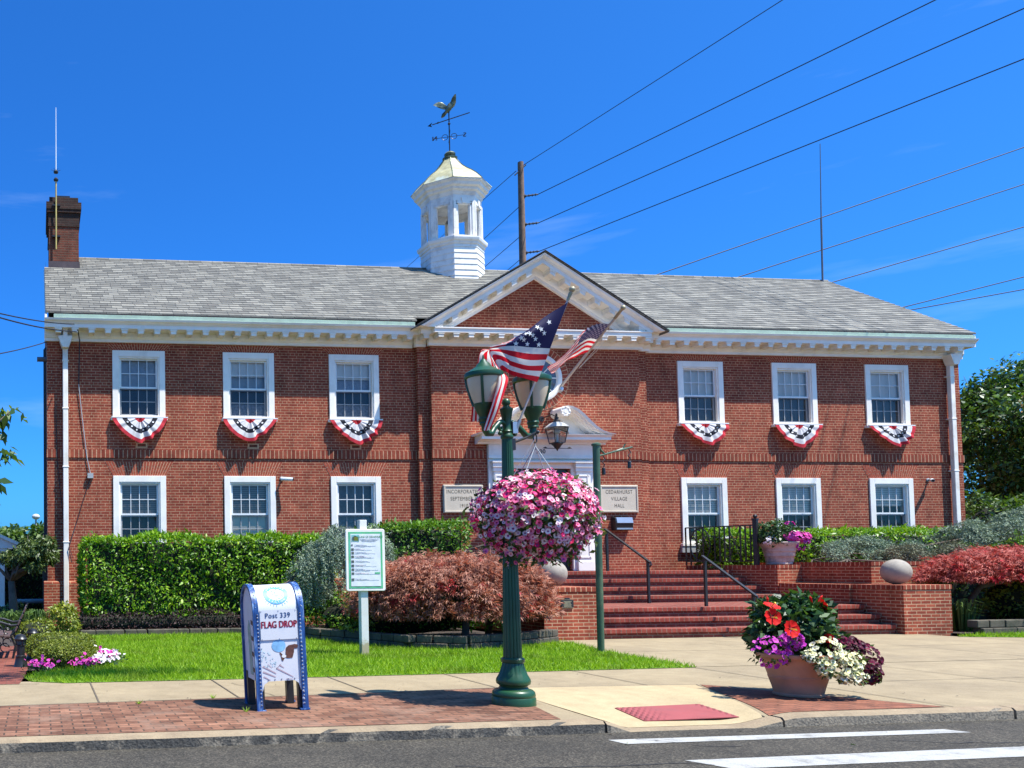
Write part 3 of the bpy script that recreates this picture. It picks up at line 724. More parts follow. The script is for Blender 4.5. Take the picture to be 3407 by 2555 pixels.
# belt course (soldier bricks standing a little proud, shadow line beneath), water table
b = B()
b.box(XL-.02, S1L-.001, -.024, .02, 4.255, 4.452); b.box(S1R+.001, XR+.02, -.024, .02, 4.255, 4.452)
b.box(S1L-.024, S2L-.001, -.174, -.12, 4.255, 4.452); b.box(S2R+.001, S1R+.024, -.174, -.12, 4.255, 4.452)
b.box(S2L-.024, C-1.46, -.324, -.27, 4.255, 4.452); b.box(C+1.46, S2R+.024, -.324, -.27, 4.255, 4.452)
b.build('belt_course', M['soldier'], hall)
b = B()
for x0, x1, y in ((XL-.09, S1L-.06, 0), (S1R+.06, XR+.09, 0)):
    b = B(); b.box(x0, x1, y-.09, y+.05, .1, 1.16); b.build('plinth', M['brick_pier'], hall)
    b = B(); b.prism_x([(-.092, 1.16), (-.092, 1.24), (-.07, 1.285), (-.02, 1.30), (.05, 1.30), (.05, 1.16)], x0, x1); b.build('water_table', M['brick_pier'], hall)
# flat jack arches of single voussoirs
def jack(x, zt, top, parent, bay=0):
    t = bpy.data.objects.new('window_arch', None)
    n = 23; w0, w1 = HW+.005, HW+.19; h = top
    b = B(); b.mi = 0
    for k in range(n):
        a0, a1 = -1+2*k/n, -1+2*(k+1)/n; g = .085
        c0, c1 = a0+g*(a1-a0)*1.1, a1-g*(a1-a0)*1.1
        cut = (.36 if k % 2 else .64)
        for (p, q) in ((0, cut-.02), (cut+.02, 1)):
            xa = [w0*c*(1-r)+w1*c*r for c, r in ((c0, p), (c1, p), (c1, q), (c0, q))]
            za = [zt+h*r for r in (p, p, q, q)]
            b.prism_y([(x+xa[i], za[i]) for i in range(4)], -.0055, .006)
    b.mi = 1
    b.prism_y([(x-w0, zt), (x+w0, zt), (x+w1, zt+h), (x-w1, zt+h)], -.0025, .004)
    bpy.data.objects.remove(t)
    return b.build('window_arch', [M['arch_brick'], M['mortar']], parent)
for x in WX:
    jack(x, UT+.004, .185, hall); jack(x, LT+.004, .335, hall)
# round brick ring and oculus
OX, OZ = C+.03, 6.30
b = B(); n = 44
for k in range(n):
    a0, a1 = 2*PI*(k+.11)/n, 2*PI*(k+.89)/n
    b.prism_y([(OX+r*math.cos(a), OZ+r*math.sin(a)) for r, a in ((.60, a0), (.60, a1), (.80, a1), (.80, a0))], -.312, -.29)
b.mi = 1; b.lathe([(.60, 0), (.815, 0), (.815, -.006), (.60, -.006)], (OX, -.30, OZ), 48, axis='y', cap=False)
b.build('round_arch', [M['arch_brick'], M['mortar']], hall)
win = B(); win.lathe([(.60, .0), (.61, -.05), (.57, -.07), (.50, -.06), (.47, -.02), (.47, .0)], (OX, -.30, OZ), 48, axis='y', cap=False)
ow = win.build('round_window', M['white'], hall, smooth=True, auto=35)
b = B(); b.lathe([(.0005, -.012), (.475, -.012)], (OX, -.30, OZ), 40, axis='y', cap=False); b.build('pane', M['door_glass'], ow)
b = B()
for a in range(4):
    d = np.array([math.cos(a*PI/4), 0, math.sin(a*PI/4)]); b.obox((OX, -.322, OZ), (d, (0, 1, 0), np.cross(d, (0, 1, 0))), .48, .008, .012)
b.build('muntin', M['white'], ow)

# windows -------------------------------------------------------------------
def window(name_parts, x, zb, zt, cfg):
    H = zt-zb
    b = B(); cw = .142
    b.box(x-HW, x-HW+cw, -.035, .05, zb, zt); b.box(x+HW-cw, x+HW, -.035, .05, zb, zt)
    b.box(x-HW+cw, x+HW-cw, -.035, .05, zt-.15, zt); b.box(x-HW+cw, x+HW-cw, -.032, .05, zb, zb+.05)
    # stepped inner moulding and jamb
    xi = HW-cw
    for s in (-1, 1): b.box(min(x+s*xi, x+s*(xi-.035)), max(x+s*xi, x+s*(xi-.035)), -.012, .20, zb+.05, zt-.15)
    b.box(x-xi+.035, x+xi-.035, -.012, .20, zt-.19, zt-.15)
    w = b.build('window', M['white'], hall, bevel=.006)
    x0, x1 = x-xi+.036, x+xi-.036; z0, z1 = zb+.052, zt-.192; zm = z0+(z1-z0)*.485
    def sash(za, zc, y, cols, rows, smat):
        s = B(); fw = .045
        s.box(x0, x0+fw, y, y+.035, za, zc); s.box(x1-fw, x1, y, y+.035, za, zc); s.box(x0+fw, x1-fw, y, y+.035, za, za+fw); s.box(x0+fw, x1-fw, y, y+.035, zc-fw*.8, zc)
        for i in range(1, cols):
            xx = x0+fw+(x1-x0-2*fw)*i/cols; s.box(xx-.008, xx+.008, y+.006, y+.026, za+fw, zc-fw*.8)
        for j in range(1, rows):
            zz = za+fw+(zc-za-1.8*fw)*j/rows; s.box(x0+fw, x1-fw, y+.0075, y+.0245, zz-.008, zz+.008)
        return s.build('sash', smat, w)
    cols = cfg.get('cols', 4)
    sash(zm-.01, z1, .045, cols, 2, M['white_sash']); sash(z0, zm+.02, .085, 4, 2, M['plastic_grey'])
    g = B(); g.quad((x0+.04, .061, zm), (x1-.04, .061, zm), (x1-.04, .061, z1-.03), (x0+.04, .061, z1-.03)); g.build('pane', M['glass'], w)
    g = B(); g.quad((x0+.04, .101, z0+.03), (x1-.04, .101, z0+.03), (x1-.04, .101, zm), (x0+.04, .101, zm)); g.build('pane', M['glass'], w)
    if cfg.get('screen', 1):
        g = B(); fw = .02
        for (a, c, d, e) in ((x0, x0+fw, z0, zm-.02), (x1-fw, x1, z0, zm-.02), (x0+fw, x1-fw, zm-.04, zm-.02)): g.box(a, c, .058, .075, d, e)
        g.build('screen_frame', M['plastic_grey'] if cfg.get('sf', 0) else M['ant_grey'], w)
    for nm, mat, f0, f1, yy in cfg['in']:
        g = B(); g.box(x0-.03, x1+.03, yy, yy+.012, z0+(z1-z0)*f0, z0+(z1-z0)*f1); g.build(nm, mat, w)
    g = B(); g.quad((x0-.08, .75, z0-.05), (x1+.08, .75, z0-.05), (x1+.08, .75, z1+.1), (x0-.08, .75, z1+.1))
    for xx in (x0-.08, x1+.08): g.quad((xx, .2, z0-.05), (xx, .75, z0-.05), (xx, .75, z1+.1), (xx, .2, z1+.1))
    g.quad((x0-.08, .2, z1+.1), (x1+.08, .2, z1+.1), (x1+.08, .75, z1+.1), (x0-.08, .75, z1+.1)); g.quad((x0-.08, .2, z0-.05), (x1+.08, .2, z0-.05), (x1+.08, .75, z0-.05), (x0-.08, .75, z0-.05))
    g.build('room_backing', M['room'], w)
    g = B()
    g.prism_x([(.05, zb-.002), (-.085, zb-.012), (-.085, zb-.075), (.0, zb-.075), (.05, zb-.075)], x-HW-.05, x+HW+.05)
    g.build('sill', M['white'], w, bevel=.005)
    if zb < 4:
        g = B(); g.box(x-HW-.06, x+HW+.06, -.07, .05, zb-.24, zb-.08); g.build('sill_stone', M['plastic_grey'], w)
    return w
BL, VE, VD, CR_, LC, SCR = M['blind'], M['venetian'], M['venetian_dim'], M['shade_cream'], M['lace'], M['screen']
UPC = [dict(**{'in': [('blind', M['plastic_grey'], .52, 1, .127), ('shade', M['room'], 0, .52, .127), ('curtain', LC, 0, .22, .155)]}),
       dict(**{'in': [('blind', BL, .72, 1, .127), ('shade', M['plastic_grey'], .5, .72, .19), ('shade', M['room'], 0, .5, .18), ('curtain', LC, 0, .24, .155)]}),
       dict(**{'in': [('blind', BL, .70, 1, .127), ('shade', M['print_grey'], .5, .7, .19), ('shade', M['room'], 0, .5, .18), ('curtain', LC, 0, .25, .155)]}),
       dict(**{'in': [('blind', BL, .5, 1, .127), ('shade', SCR, 0, .5, .130), ('curtain', M['ac_box'], 0, .22, .155)]}),
       dict(**{'in': [('blind', BL, .5, 1, .127), ('shade', SCR, 0, .5, .130), ('curtain', M['ac_box'], 0, .22, .155)]}),
       dict(cols=3, **{'in': [('blind', BL, .52, 1, .127), ('shade', SCR, 0, .5, .130), ('curtain', M['ac_box'], 0, .25, .155)]})]
LOC = [dict(sf=1, **{'in': [('blind', VD, .45, 1, .127), ('shade', SCR, 0, .46, .18)]}),
       dict(sf=1, **{'in': [('blind', VD, .5, 1, .127), ('shade', CR_, 0, .49, .125)]}),
       dict(sf=1, **{'in': [('blind', M['ac_box'], .5, 1, .19), ('shade', LC, 0, .5, .130)]}),  # dark upper panel paints the reflections of this window
       dict(sf=1, **{'in': [('blind', VE, .5, 1, .127), ('shade', SCR, 0, .5, .130)]}),
       dict(sf=1, **{'in': [('blind', VE, .5, 1, .127), ('shade', SCR, 0, .5, .130)]}),
       dict(sf=1, **{'in': [('blind', VE, .63, 1, .127), ('shade', M['room'], .5, .63, .19), ('shade', SCR, 0, .5, .130)]})]
for i, x in enumerate(WX):
    window('upper', x, UB, UT, UPC[i]); window('lower', x, LB, LT, LOC[i])

# cornice -------------------------------------------------------------------
def prof(y):
    return [(y+.03, 7.06), (y-.07, 7.06), (y-.07, 7.13), (y-.095, 7.15), (y-.11, 7.19), (y-.11, 7.30), (y-.42, 7.305), (y-.42, 7.395), (y-.435, 7.40), (y-.455, 7.43), (y-.50, 7.46), (y-.515, 7.505), (y-.50, 7.51), (y+.03, 7.52)]
def profb(y):
    return [(y+.03, 7.06), (y-.07, 7.06), (y-.07, 7.13), (y-.095, 7.15), (y-.11, 7.19), (y-.11, 7.30), (y-.42, 7.305), (y-.42, 7.395), (y-.445, 7.405), (y-.445, 7.43), (y+.03, 7.475)]
def modillion(b, x, y):
    b.box(x-.068, x+.068, y-.402, y-.112, 7.19, 7.302); b.box(x-.085, x+.085, y-.415, y-.112, 7.262, 7.303)
def cornice(x0, x1, y, pf, mods):
    b = B(); b.prism_x(pf(y), x0, x1); o = b.build('cornice', M['white'], hall)
    for m_ in mods:
        q = B(); modillion(q, m_, y); q.build('modillion', M['white_dirty'], o, bevel=.006)
    return o
cornice(XL-.06, S1L-.08, 0, prof, [.479+.394*k for k in range(23)])
cornice(S1R+.08, XR+.06, 0, prof, [15.761+.394*k for k in range(23) if 15.761+.394*k < XR-.05])
cornice(S1L-.079, S2L-.079, -.15, profb, [S1L+.07]); cornice(S2R+.079, S1R+.079, -.15, profb, [S2R+.17])
cornice(S2L-.078, S2R+.078, -.30, profb, [S2L+.10+.3893*k for k in range(15)])
# raking cornices of the pediment
def rake(xa, sgn):
    za = CZ; slope = (APZ-za)/abs(APX-xa); ca = math.cos(math.atan(slope))
    zl = lambda x: za+abs(x-xa)*slope
    pf = [(y, (z-7.53)/ca) for y, z in prof(-.30)]
    b = B(); V = []; n = len(pf)
    for k_, x in enumerate((xa, APX)):
        for y, h in pf:
            xx = x
            if k_ == 0: xx = xa+sgn*max(0, (7.432-(za+h))/slope)      # lower members die into the level cornice
            V.append((xx, y, zl(xx)+h))
    F = [tuple(range(n)), tuple(range(n, 2*n))[::-1]]+[(i, (i+1) % n, n+(i+1) % n, n+i) for i in range(n)]
    b.add(V, F); o = b.build('raking_cornice', M['white'], hall)
    k = .62
    while k < abs(APX-xa)-.12:
        x = xa+sgn*k; q = B()
        for (w, y0, y1, h0, h1) in ((.070, -.702, -.412, 7.19, 7.302), (.086, -.715, -.412, 7.262, 7.303)):
            v = []
            for h in (h0, h1):
                for xx, yy in ((x-w, y0), (x+w, y0), (x+w, y1), (x-w, y1)): v.append((xx, yy, zl(xx)+(h-7.53)/ca))
            q.add(v, [(0,3,2,1),(4,5,6,7),(0,1,5,4),(1,2,6,5),(2,3,7,6),(3,0,4,7)])
        q.build('modillion', M['white_dirty'], o, bevel=.005); k += .3893
    g = B(); V = []
    for x in (xa-sgn*.02, APX):
        for y, h in ((-.84, -.005), (-.84, .035), (2.75, .035), (2.75, -.005)): V.append((x, y, zl(x)+h))
    g.add(V, [(0, 1, 2, 3), (7, 6, 5, 4), (0, 4, 5, 1), (1, 5, 6, 2), (2, 6, 7, 3), (3, 7, 4, 0)])
    return zl
zl_l = rake(CE_L, 1); zl_r = rake(CE_R, -1)
b = B()
for xa, zl, s in ((CE_L, zl_l, 1), (CE_R, zl_r, -1)):
    V = []
    for x in (xa-s*.03, APX+s*.0):
        for y, h in ((-.835, .0), (-.835, .028), (3.0, .028), (3.0, .0)): V.append((x, y, (zl(x) if s*(x-xa) >= 0 else zl(xa)-.02)+h))
    b.add(V, [(0, 1, 2, 3), (7, 6, 5, 4), (0, 4, 5, 1), (1, 5, 6, 2), (2, 6, 7, 3), (3, 7, 4, 0)])
b.build('pediment_roof', M['slate'], hall)
b = B()
for xa, zl in ((CE_L-.03, zl_l), (CE_R+.03, zl_r)):
    b.tube([(xa, -.842, zl(xa)-.02+.02), (APX, -.842, APZ+.02)], .011, 5)
b.build('drip_edge', M['dark_gap'], hall)

# main roof -----------------------------------------------------------------
b = B(); yr = 3.9
def slab(x0, x1, y0, y1):
    # each slate course overlaps the one below: a saw-tooth section with real butt edges
    P2 = []; k = 0; dy = SLATE_DZ/.650
    while True:
        ya = -.45+k*dy; yb = ya+dy; k += 1
        if yb <= y0+.01: continue
        if ya >= y1-.01: break
        a_, e_ = max(ya, y0), min(yb, y1); f0, f1 = (a_-ya)/dy, (e_-ya)/dy
        P2 += [(a_, RZ(a_)+.021*(1-f0)), (e_-.0005, RZ(e_)+.021*(1-f1))]
    b.prism_x([(y0, RZ(y0)-.012)]+P2+[(y1, RZ(y1)-.05), (y0, RZ(y0)-.03)], x0, x1)
slab(.31, S1L-.12, -.44, yr); slab(S1L-.12, S1R+.14, -.22, yr); slab(S1R+.14, XR+.06, -.44, yr); slab(XL-.03, .3099, -.44, 3.0)
b.prism_x([(yr, RZ(yr)), (8.3, RZ(yr)-(8.3-yr)*.662), (8.3, RZ(yr)-(8.3-yr)*.662-.05), (yr, RZ(yr)-.05)], .31, XR+.06)
roof = b.build('roof', M['slate'], hall)
b = B(); b.tube([(.33, yr, RZ(yr)+.005), (XR+.05, yr, RZ(yr)+.005)], .035, 6); b.build('ridge_cap', M['slate'], hall)
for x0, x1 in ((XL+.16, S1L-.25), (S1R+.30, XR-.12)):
    b = B(); b.box(x0, x1, -.455, -.38, 7.52, 7.645); b.build('eave_gap', M['dark_gap'], hall)  # near-black strip stands in for the shade of the open gap
for x0, x1 in ((XL+.16, S1L-.20), (S1R+.24, XR-.06)):
    b = B(); b.prism_x([(-.505, 7.512), (-.515, 7.59), (-.50, 7.596), (-.485, 7.55), (-.44, 7.535), (-.44, 7.515)], x0, x1); b.build('gutter', M['verdigris'], hall)
# gable rake boards
b = B()
for x0, x1 in ((XL-.05, XL+.0), (XR, XR+.05)):
    b.prism_x([(-.43, RZ(-.43)-.06), (2.98, RZ(2.98)-.06), (2.98, RZ(2.98)-.26), (-.2, RZ(-.2)-.26), (-.43, 7.50)], x0, x1)
    if x0 > 5: b.prism_x([(2.98, RZ(2.98)-.06), (yr, RZ(yr)-.06), (8.2, RZ(yr)-(8.2-yr)*.662-.06), (8.2, RZ(yr)-(8.2-yr)*.662-.26), (yr, RZ(yr)-.26), (2.98, RZ(2.98)-.26)], x0, x1)
b.build('rake_board', M['white'], hall)

# chimney -------------------------------------------------------------------
b = B(); cx0, cx1, cy0, cy1 = .31, 1.13, 3.0, 4.9
b.box(cx0, cx1, cy0, cy1, 10.06, 11.06); ch = b.build('chimney', M['chimney'], hall)
b = B(); b.box(cx0-.025, cx1+.025, cy0-.025, cy1, 11.06, 11.14); b.box(cx0-.012, cx1+.012, cy0-.012, cy1, 11.14, 11.44); b.box(cx0-.055, cx1+.055, cy0-.055, cy1, 11.44, 11.53); b.box(cx0-.075, cx1+.075, cy0-.075, cy1, 11.53, 11.72); b.box(cx0+.01, cx1-.01, cy0, cy1-.1, 11.72, 11.88)
b.build('chimney_cap', M['chimney_top'], ch)
b = B(); b.prism_y([(cx0-.03, 9.75), (cx1+.035, 9.75), (cx1+.02, 10.07), (cx0-.015, 10.07)], cy0-.03, cy1); b.build('flashing', M['copper'], ch)
b = B(); b.box(.52, .90, 3.25, 3.9, 11.88, 12.03); b.build('flue_cover', M['black_metal'], ch)

# cupola --------------------------------------------------------------------
KX, KY = 12.42, 3.9
def octo(a, z, k=0): # apothem
    R = a/math.cos(PI/8); return [(KX+R*math.cos(PI/8+i*PI/4), KY+R*math.sin(PI/8+i*PI/4), z) for i in range(8)]
def orings(b, prof_):
    V = []; n = len(prof_)
    for a, z in prof_: V += octo(a, z)
    F = [tuple(range(8))[::-1], tuple((n-1)*8+i for i in range(8))]
    for i in range(n-1):
        for k in range(8): k2 = (k+1) % 8; F.append((i*8+k, i*8+k2, (i+1)*8+k2, (i+1)*8+k))
    b.add(V, F)
b = B(); pr_ = []
zz = 9.2
while zz < 10.95: pr_ += [(.845, zz), (.828, zz+.168), (.845, zz+.1685)]; zz += .17
orings(b, pr_+[(.835, 11.0)]); cup = b.build('cupola', M['cupola_white'], hall)
b = B(); orings(b, [(.83, 10.98), (.87, 11.0), (.88, 11.06), (.92, 11.09), (.935, 11.15), (.935, 11.185), (.80, 11.22)]); b.build('ledge', M['cupola_white'], cup)
# open lantern: corner posts, lintels and keystones round a floor and ceiling
b = B(); ap = .80; half = ap*math.tan(PI/8)
for i in range(8):
    a = i*PI/4; nrm = np.array([math.cos(a), math.sin(a), 0]); tg = np.array([-math.sin(a), math.cos(a), 0]); up = np.array([0, 0, 1.])
    ctr = np.array([KX, KY, 0])
    for s in (-1, 1):
        b.obox(ctr+nrm*(ap-.045)+tg*s*(half-.075)+up*11.74, (tg, nrm, up), .072, .045, .53)
        b.obox(ctr+nrm*(ap+.008)+tg*s*(half-.045)+up*11.74, (tg, nrm, up), .040, .012, .53)
        b.obox(ctr+nrm*(ap-.06)+tg*s*(half-.155)+up*11.70, (tg, nrm, up), .018, .03, .48)
    b.obox(ctr+nrm*(ap-.045)+up*12.33, (tg, nrm, up), half-.003, .045, .16)
    b.obox(ctr+nrm*(ap+.004)+up*12.22, (tg, nrm, up), half-.10, .012, .022)
    b.prism([(-.055, 12.20), (.055, 12.20), (.085, 12.37), (-.085, 12.37)], lambda p, q, t: tuple(ctr+nrm*t+tg*p+up*q), ap-.01, ap+.035)
    b.obox(ctr+nrm*(ap-.05)+up*11.235, (tg, nrm, up), half-.08, .06, .02)
b.build('lantern_post', M['cupola_white'], cup)
b = B(); orings(b, [(.74, 12.40), (.74, 12.43)]); b.build('ceiling', M['cupola_white'], cup)
b = B(); orings(b, [(.805, 12.46), (.82, 12.49), (.84, 12.56), (.90, 12.60), (.91, 12.66), (.98, 12.70), (1.00, 12.78), (1.05, 12.83), (1.06, 12.86), (.9, 12.90)]); b.build('cupola_cornice', M['cupola_white'], cup)
b = B(); orings(b, [(1.07, 12.865), (1.02, 12.93), (.90, 13.08), (.74, 13.24), (.56, 13.39), (.42, 13.53), (.31, 13.67), (.22, 13.80), (.165, 13.88)]); cr_ = b.build('cupola_roof', M['cupola_copper'], cup)
b = B()
for i in range(8):
    a = PI/8+i*PI/4
    b.tube([(KX+r/math.cos(PI/8)*math.cos(a), KY+r/math.cos(PI/8)*math.sin(a), z) for r, z in ((1.07, 12.87), (1.02, 12.935), (.90, 13.085), (.74, 13.245), (.56, 13.395), (.42, 13.535), (.31, 13.675), (.22, 13.805), (.165, 13.88))], .014, 5)
b.build('roof_seam', M['bronze'], cr_)
b = B(); b.lathe([(.16, 13.84), (.21, 13.87), (.22, 13.91), (.15, 13.94), (.13, 13.96), (.16, 14.0), (.165, 14.04), (.12, 14.09), (.03, 14.13)], (KX, KY, 0), 20); b.build('finial', M['bronze'], cup, smooth=True, auto=40)

# weather vane ---------------------------------------------------------------
wv = thing('weathervane', 'bronze eagle weathervane with arrow and compass letters on the cupola', 'weathervane', (KX, KY, 14.06))
b = B(); b.tube([(KX, KY, 14.05), (KX, KY, 15.36)], .018, 8); b.ball((KX, KY, 14.98), .04, 12, 8); b.build('rod', M['black_metal'], wv)
b = B(); ad = unit(np.array([-.70, .72, 0])); c0 = np.array([KX, KY, 15.12])
b.tube([c0+ad*-.62, c0+ad*.52], .014, 6); p = c0+ad*.52
b.prism([(0, .0), (-.14, .07), (-.10, 0), (-.14, -.07)], lambda u, v, t: tuple(p+ad*(u+.14)+np.array([0, 0, v])+np.array([.72, .70, 0])*t), -.008, .008)
b.prism([(0, .0), (-.08, .035), (-.06, 0), (-.08, -.035)], lambda u, v, t: tuple(p+ad*(u-.12)+np.array([0, 0, v])+np.array([.72, .70, 0])*t), -.008, .008)
b.build('arrow', M['black_metal'], wv)
b = B(); cd = unit(np.array([.9, -.38, 0])); c1 = np.array([KX, KY, 14.58])
b.tube([c1-cd*.42, c1+cd*.42], .008, 5); cd2 = np.array([.38, .9, 0]); b.tube([c1-cd2*.42, c1+cd2*.42], .008, 5)
for s in (-.13, .13):
    b.tube([c1+cd*s+.085*(cd*math.cos(a)+np.array([0, 0, 1])*math.sin(a)) for a in np.linspace(0, 2*PI, 17)], .009, 5, cap=False)
for s, L_ in ((-.43, 'N'), (.43, 'S')):
    put_text(b, L_, .19, lambda x, y, s=s: tuple(c1+cd*(s-x)+np.array([0, -.012, y-.066])), bold=.012)
for s, L_ in ((-.40, 'W'), (.40, 'E')):
    put_text(b, L_, .17, lambda x, y, s=s: tuple(c1+cd2*(s+x)+np.array([0, 0, y-.06])), bold=.01)
b.build('compass', M['black_metal'], wv)
# eagle: body, spread wings, head and tail as one body
V = []; b = B()
e0 = np.array([KX, KY, 15.36])
b.tube([e0+np.array([-.10, .08, -.04]), e0+np.array([-.05, .04, .02]), e0+np.array([.0, 0, .09]), e0+np.array([.04, -.03, .18]), e0+np.array([.10, -.06, .27]), e0+np.array([.15, -.07, .29]), e0+np.array([.20, -.07, .27])], [.03, .06, .085, .085, .05, .042, .012], 10)
b.tube([e0+np.array([-.07, .05, 0]), e0+np.array([-.13, .10, -.07]), e0+np.array([-.17, .14, -.13])], [.05, .06, .02], 8)
def wing(root, pts, th):
    n = len(pts); V = [root+np.array([0, th, 0])]+[root+np.array(p) for p in pts]+[root-np.array([0, th, 0])]
    F = [(0, i, i+1) for i in range(1, n)]+[(n+1, i+1, i) for i in range(1, n)]+[(0, n, n+1), (n+1, 1, 0)]
    b.add(V, F)
wing(e0+np.array([-.01, 0, .12]), [(-.06, .02, .08), (-.16, .08, .20), (-.26, .10, .22), (-.36, .13, .18), (-.42, .15, .13), (-.36, .12, .10), (-.28, .10, .04), (-.20, .07, -.01), (-.10, .04, -.05)], .03)
wing(e0+np.array([.05, -.02, .14]), [(-.02, -.02, .1), (.00, -.10, .22), (.05, -.16, .30), (.09, -.18, .31), (.11, -.15, .20), (.12, -.1, .08), (.10, -.06, 0), (.04, -.03, -.06)], .03)
b.tube([e0+np.array([0, 0, -.02]), e0+np.array([0, 0, .05])], .03, 8)
b.build('eagle', M['bronze'], wv, smooth=True, auto=50)

# door surround --------------------------------------------------------------
b = B(); Yf = -.30
for s in (-1, 1):
    xo = C+s*1.385; xi = C+s*.80
    xa, xb = min(xo, xi), max(xo, xi)
    b.box(xa, xb, Yf-.06, Yf+.0, 1.43, 4.24)
    p0, p1 = (C+s*1.30, C+s*.88); pa, pb = min(p0, p1), max(p0, p1)
    b.box(pa, pb, Yf-.14, Yf-.058, 1.43, 1.66); b.box(pa+.02, pb-.02, Yf-.12, Yf-.058, 1.66, 3.92)
    for q in (.045, .30): b.box(pa+q, pa+q+.03, Yf-.135, Yf-.118, 1.75, 3.84)
    b.box(pa+.075, pb-.06, Yf-.135, Yf-.118, 3.80, 3.84); b.box(pa+.075, pb-.06, Yf-.135, Yf-.118, 1.75, 1.79)
    b.box(pa-.01, pb+.01, Yf-.15, Yf-.058, 3.92, 4.02); b.box(pa-.03, pb+.03, Yf-.18, Yf-.058, 4.02, 4.13); b.box(pa-.055, pb+.055, Yf-.21, Yf-.058, 4.13, 4.18)
b.box(C-.80, C+.80, Yf-.07, Yf+.02, 4.0, 4.238)
b.box(C-.87, C+.87, Yf-.20, Yf-.059, 4.135, 4.182)
b.box(C-1.39, C+1.39, Yf-.10, Yf, 4.24, 4.60)
b.box(C-1.41, C+1.41, Yf-.13, Yf-.09, 4.245, 4.30)
b.prism_x([(Yf, 4.60), (Yf-.13, 4.60), (Yf-.15, 4.64), (Yf-.24, 4.68), (Yf-.36, 4.69), (Yf-.36, 4.755), (Yf-.40, 4.80), (Yf-.41, 4.82), (Yf, 4.84)], C-1.70, C+1.70)
ds = b.build('door_surround', M['white'], hall, bevel=.005)
# swan-neck pediment
cv = [(1.79, 4.845), (1.62, 4.865), (1.46, 4.92), (1.30, 5.02), (1.14, 5.16), (.98, 5.32), (.82, 5.45), (.66, 5.52), (.52, 5.53), (.40, 5.48), (.33, 5.42)]
for s in (-1, 1):
    b = B(); P2 = [np.array(p) for p in cv]
    for (t0, t1, y0, y1) in ((0, .065, -.43, 0), (.06, .11, -.37, 0), (.105, .155, -.26, 0)):
        V = []
        for i, p in enumerate(P2):
            tg = P2[min(i+1, len(P2)-1)]-P2[max(i-1, 0)]; tg = tg/np.linalg.norm(tg); nn = np.array([-tg[1], tg[0]]);  nn = nn if nn[1] < 0 else -nn
            w = .35+.65*min(1, i/3)
            for (t, y) in ((t0*w, y0), (t1*w, y0+.02), (t1*w, y1), (t0*w, y1)):
                q = p+nn*t; V.append((C+s*q[0], Yf+y, q[1]))
        F = [(i*4+k, (i+1)*4+k, (i+1)*4+(k+1) % 4, i*4+(k+1) % 4) for i in range(len(P2)-1) for k in range(4)]+[(0, 1, 2, 3), tuple((len(P2)-1)*4+k for k in range(4))]
        b.add(V, F)
    low = [(1.62, 4.845)]+[(p[0], max(4.85, p[1]-.10)) for p in cv[2:10]]+[(.60, 5.20), (.72, 5.05), (.80, 4.845)]
    b.prism_y([(C+s*x, z) for x, z in low], Yf-.05, Yf)
    sn = b.build('swan_neck', M['white'], ds)
    b = B(); b.lathe([(.0005, -.47), (.05, -.47), (.055, -.455), (.085, -.455), (.09, -.465), (.125, -.465), (.13, -.44), (.13, 0)], (C+s*.45, Yf, 5.385), 24, axis='y')
    for k in range(8):
        a = k*PI/4; b.ball((C+s*.45+.105*math.cos(a), Yf-.465, 5.385+.105*math.sin(a)), .02, 8, 5)
    b.build('rosette', M['white'], sn)
# door: black frame, fanciful transom bars, two leaves
b = B(); yd = -.20
for x0, x1 in ((DL, DL+.07), (DR-.07, DR)): b.box(x0, x1, yd-.04, yd+.05, 1.43, 4.0)
b.box(DL+.07, DR-.07, yd-.04, yd+.05, 3.90, 4.0); b.box(DL+.07, DR-.07, yd-.04, yd+.05, 3.42, 3.50)
dr = b.build('door', M['door_black'], hall)
b = B(); x0, x1, z0, z1 = DL+.07, DR-.07, 3.50, 3.90
cx = (x0+x1)/2; cz = (z0+z1)/2
for (pa, pb) in (((x0, z0), (x0+(x1-x0)/2, z1)), ((x0, z1), (x0+(x1-x0)/2, z0)), ((cx, z0), (x1, z1)), ((cx, z1), (x1, z0)), ((cx, z0), (cx, z1)), ((x0, cz), (x1, cz)), ((x0+(x1-x0)/4, z0), (x0+(x1-x0)/4, z1)), ((x0+3*(x1-x0)/4, z0), (x0+3*(x1-x0)/4, z1))):
    b.tube([(pa[0], yd-.015, pa[1]), (pb[0], yd-.015, pb[1])], .014, 5)
tr = b.build('transom', M['door_black'], dr)
b = B(); b.quad((x0, yd+.02, z0), (x1, yd+.02, z0), (x1, yd+.02, z1), (x0, yd+.02, z1)); b.build('pane', M['door_glass'], tr)
for (a, c) in ((DL+.072, cx-.004), (cx+.004, DR-.072)):
    b = B(); w = .085
    b.box(a, a+w, yd-.02, yd+.03, 1.435, 3.418); b.box(c-w, c, yd-.02, yd+.03, 1.435, 3.418)
    for q0, q1 in ((1.435, 1.60), (2.22, 2.30), (3.33, 3.418)): b.box(a+w, c-w, yd-.02, yd+.03, q0, q1)
    lf = b.build('leaf', M['door_black'], dr)
    g = B(); g.quad((a+w, yd+.01, 1.6), (c-w, yd+.01, 1.6), (c-w, yd+.01, 3.33), (a+w, yd+.01, 3.33)); g.build('pane', M['door_glass'], lf)
    g = B(); hx = c-.045 if a < C-.2 else a+.045; g.tube([(hx, yd-.022, 2.35), (hx, yd-.07, 2.35), (hx, yd-.07, 2.62), (hx, yd-.022, 2.62)], .012, 6); g.build('handle', M['steel'], lf)
b = B(); put_text(b, '200', .155, lambda x, y: (C-.02+x, Yf-.1035, 4.375+y), 1.1, bold=.004); b.build('house_number', M['black_metal'], ds)

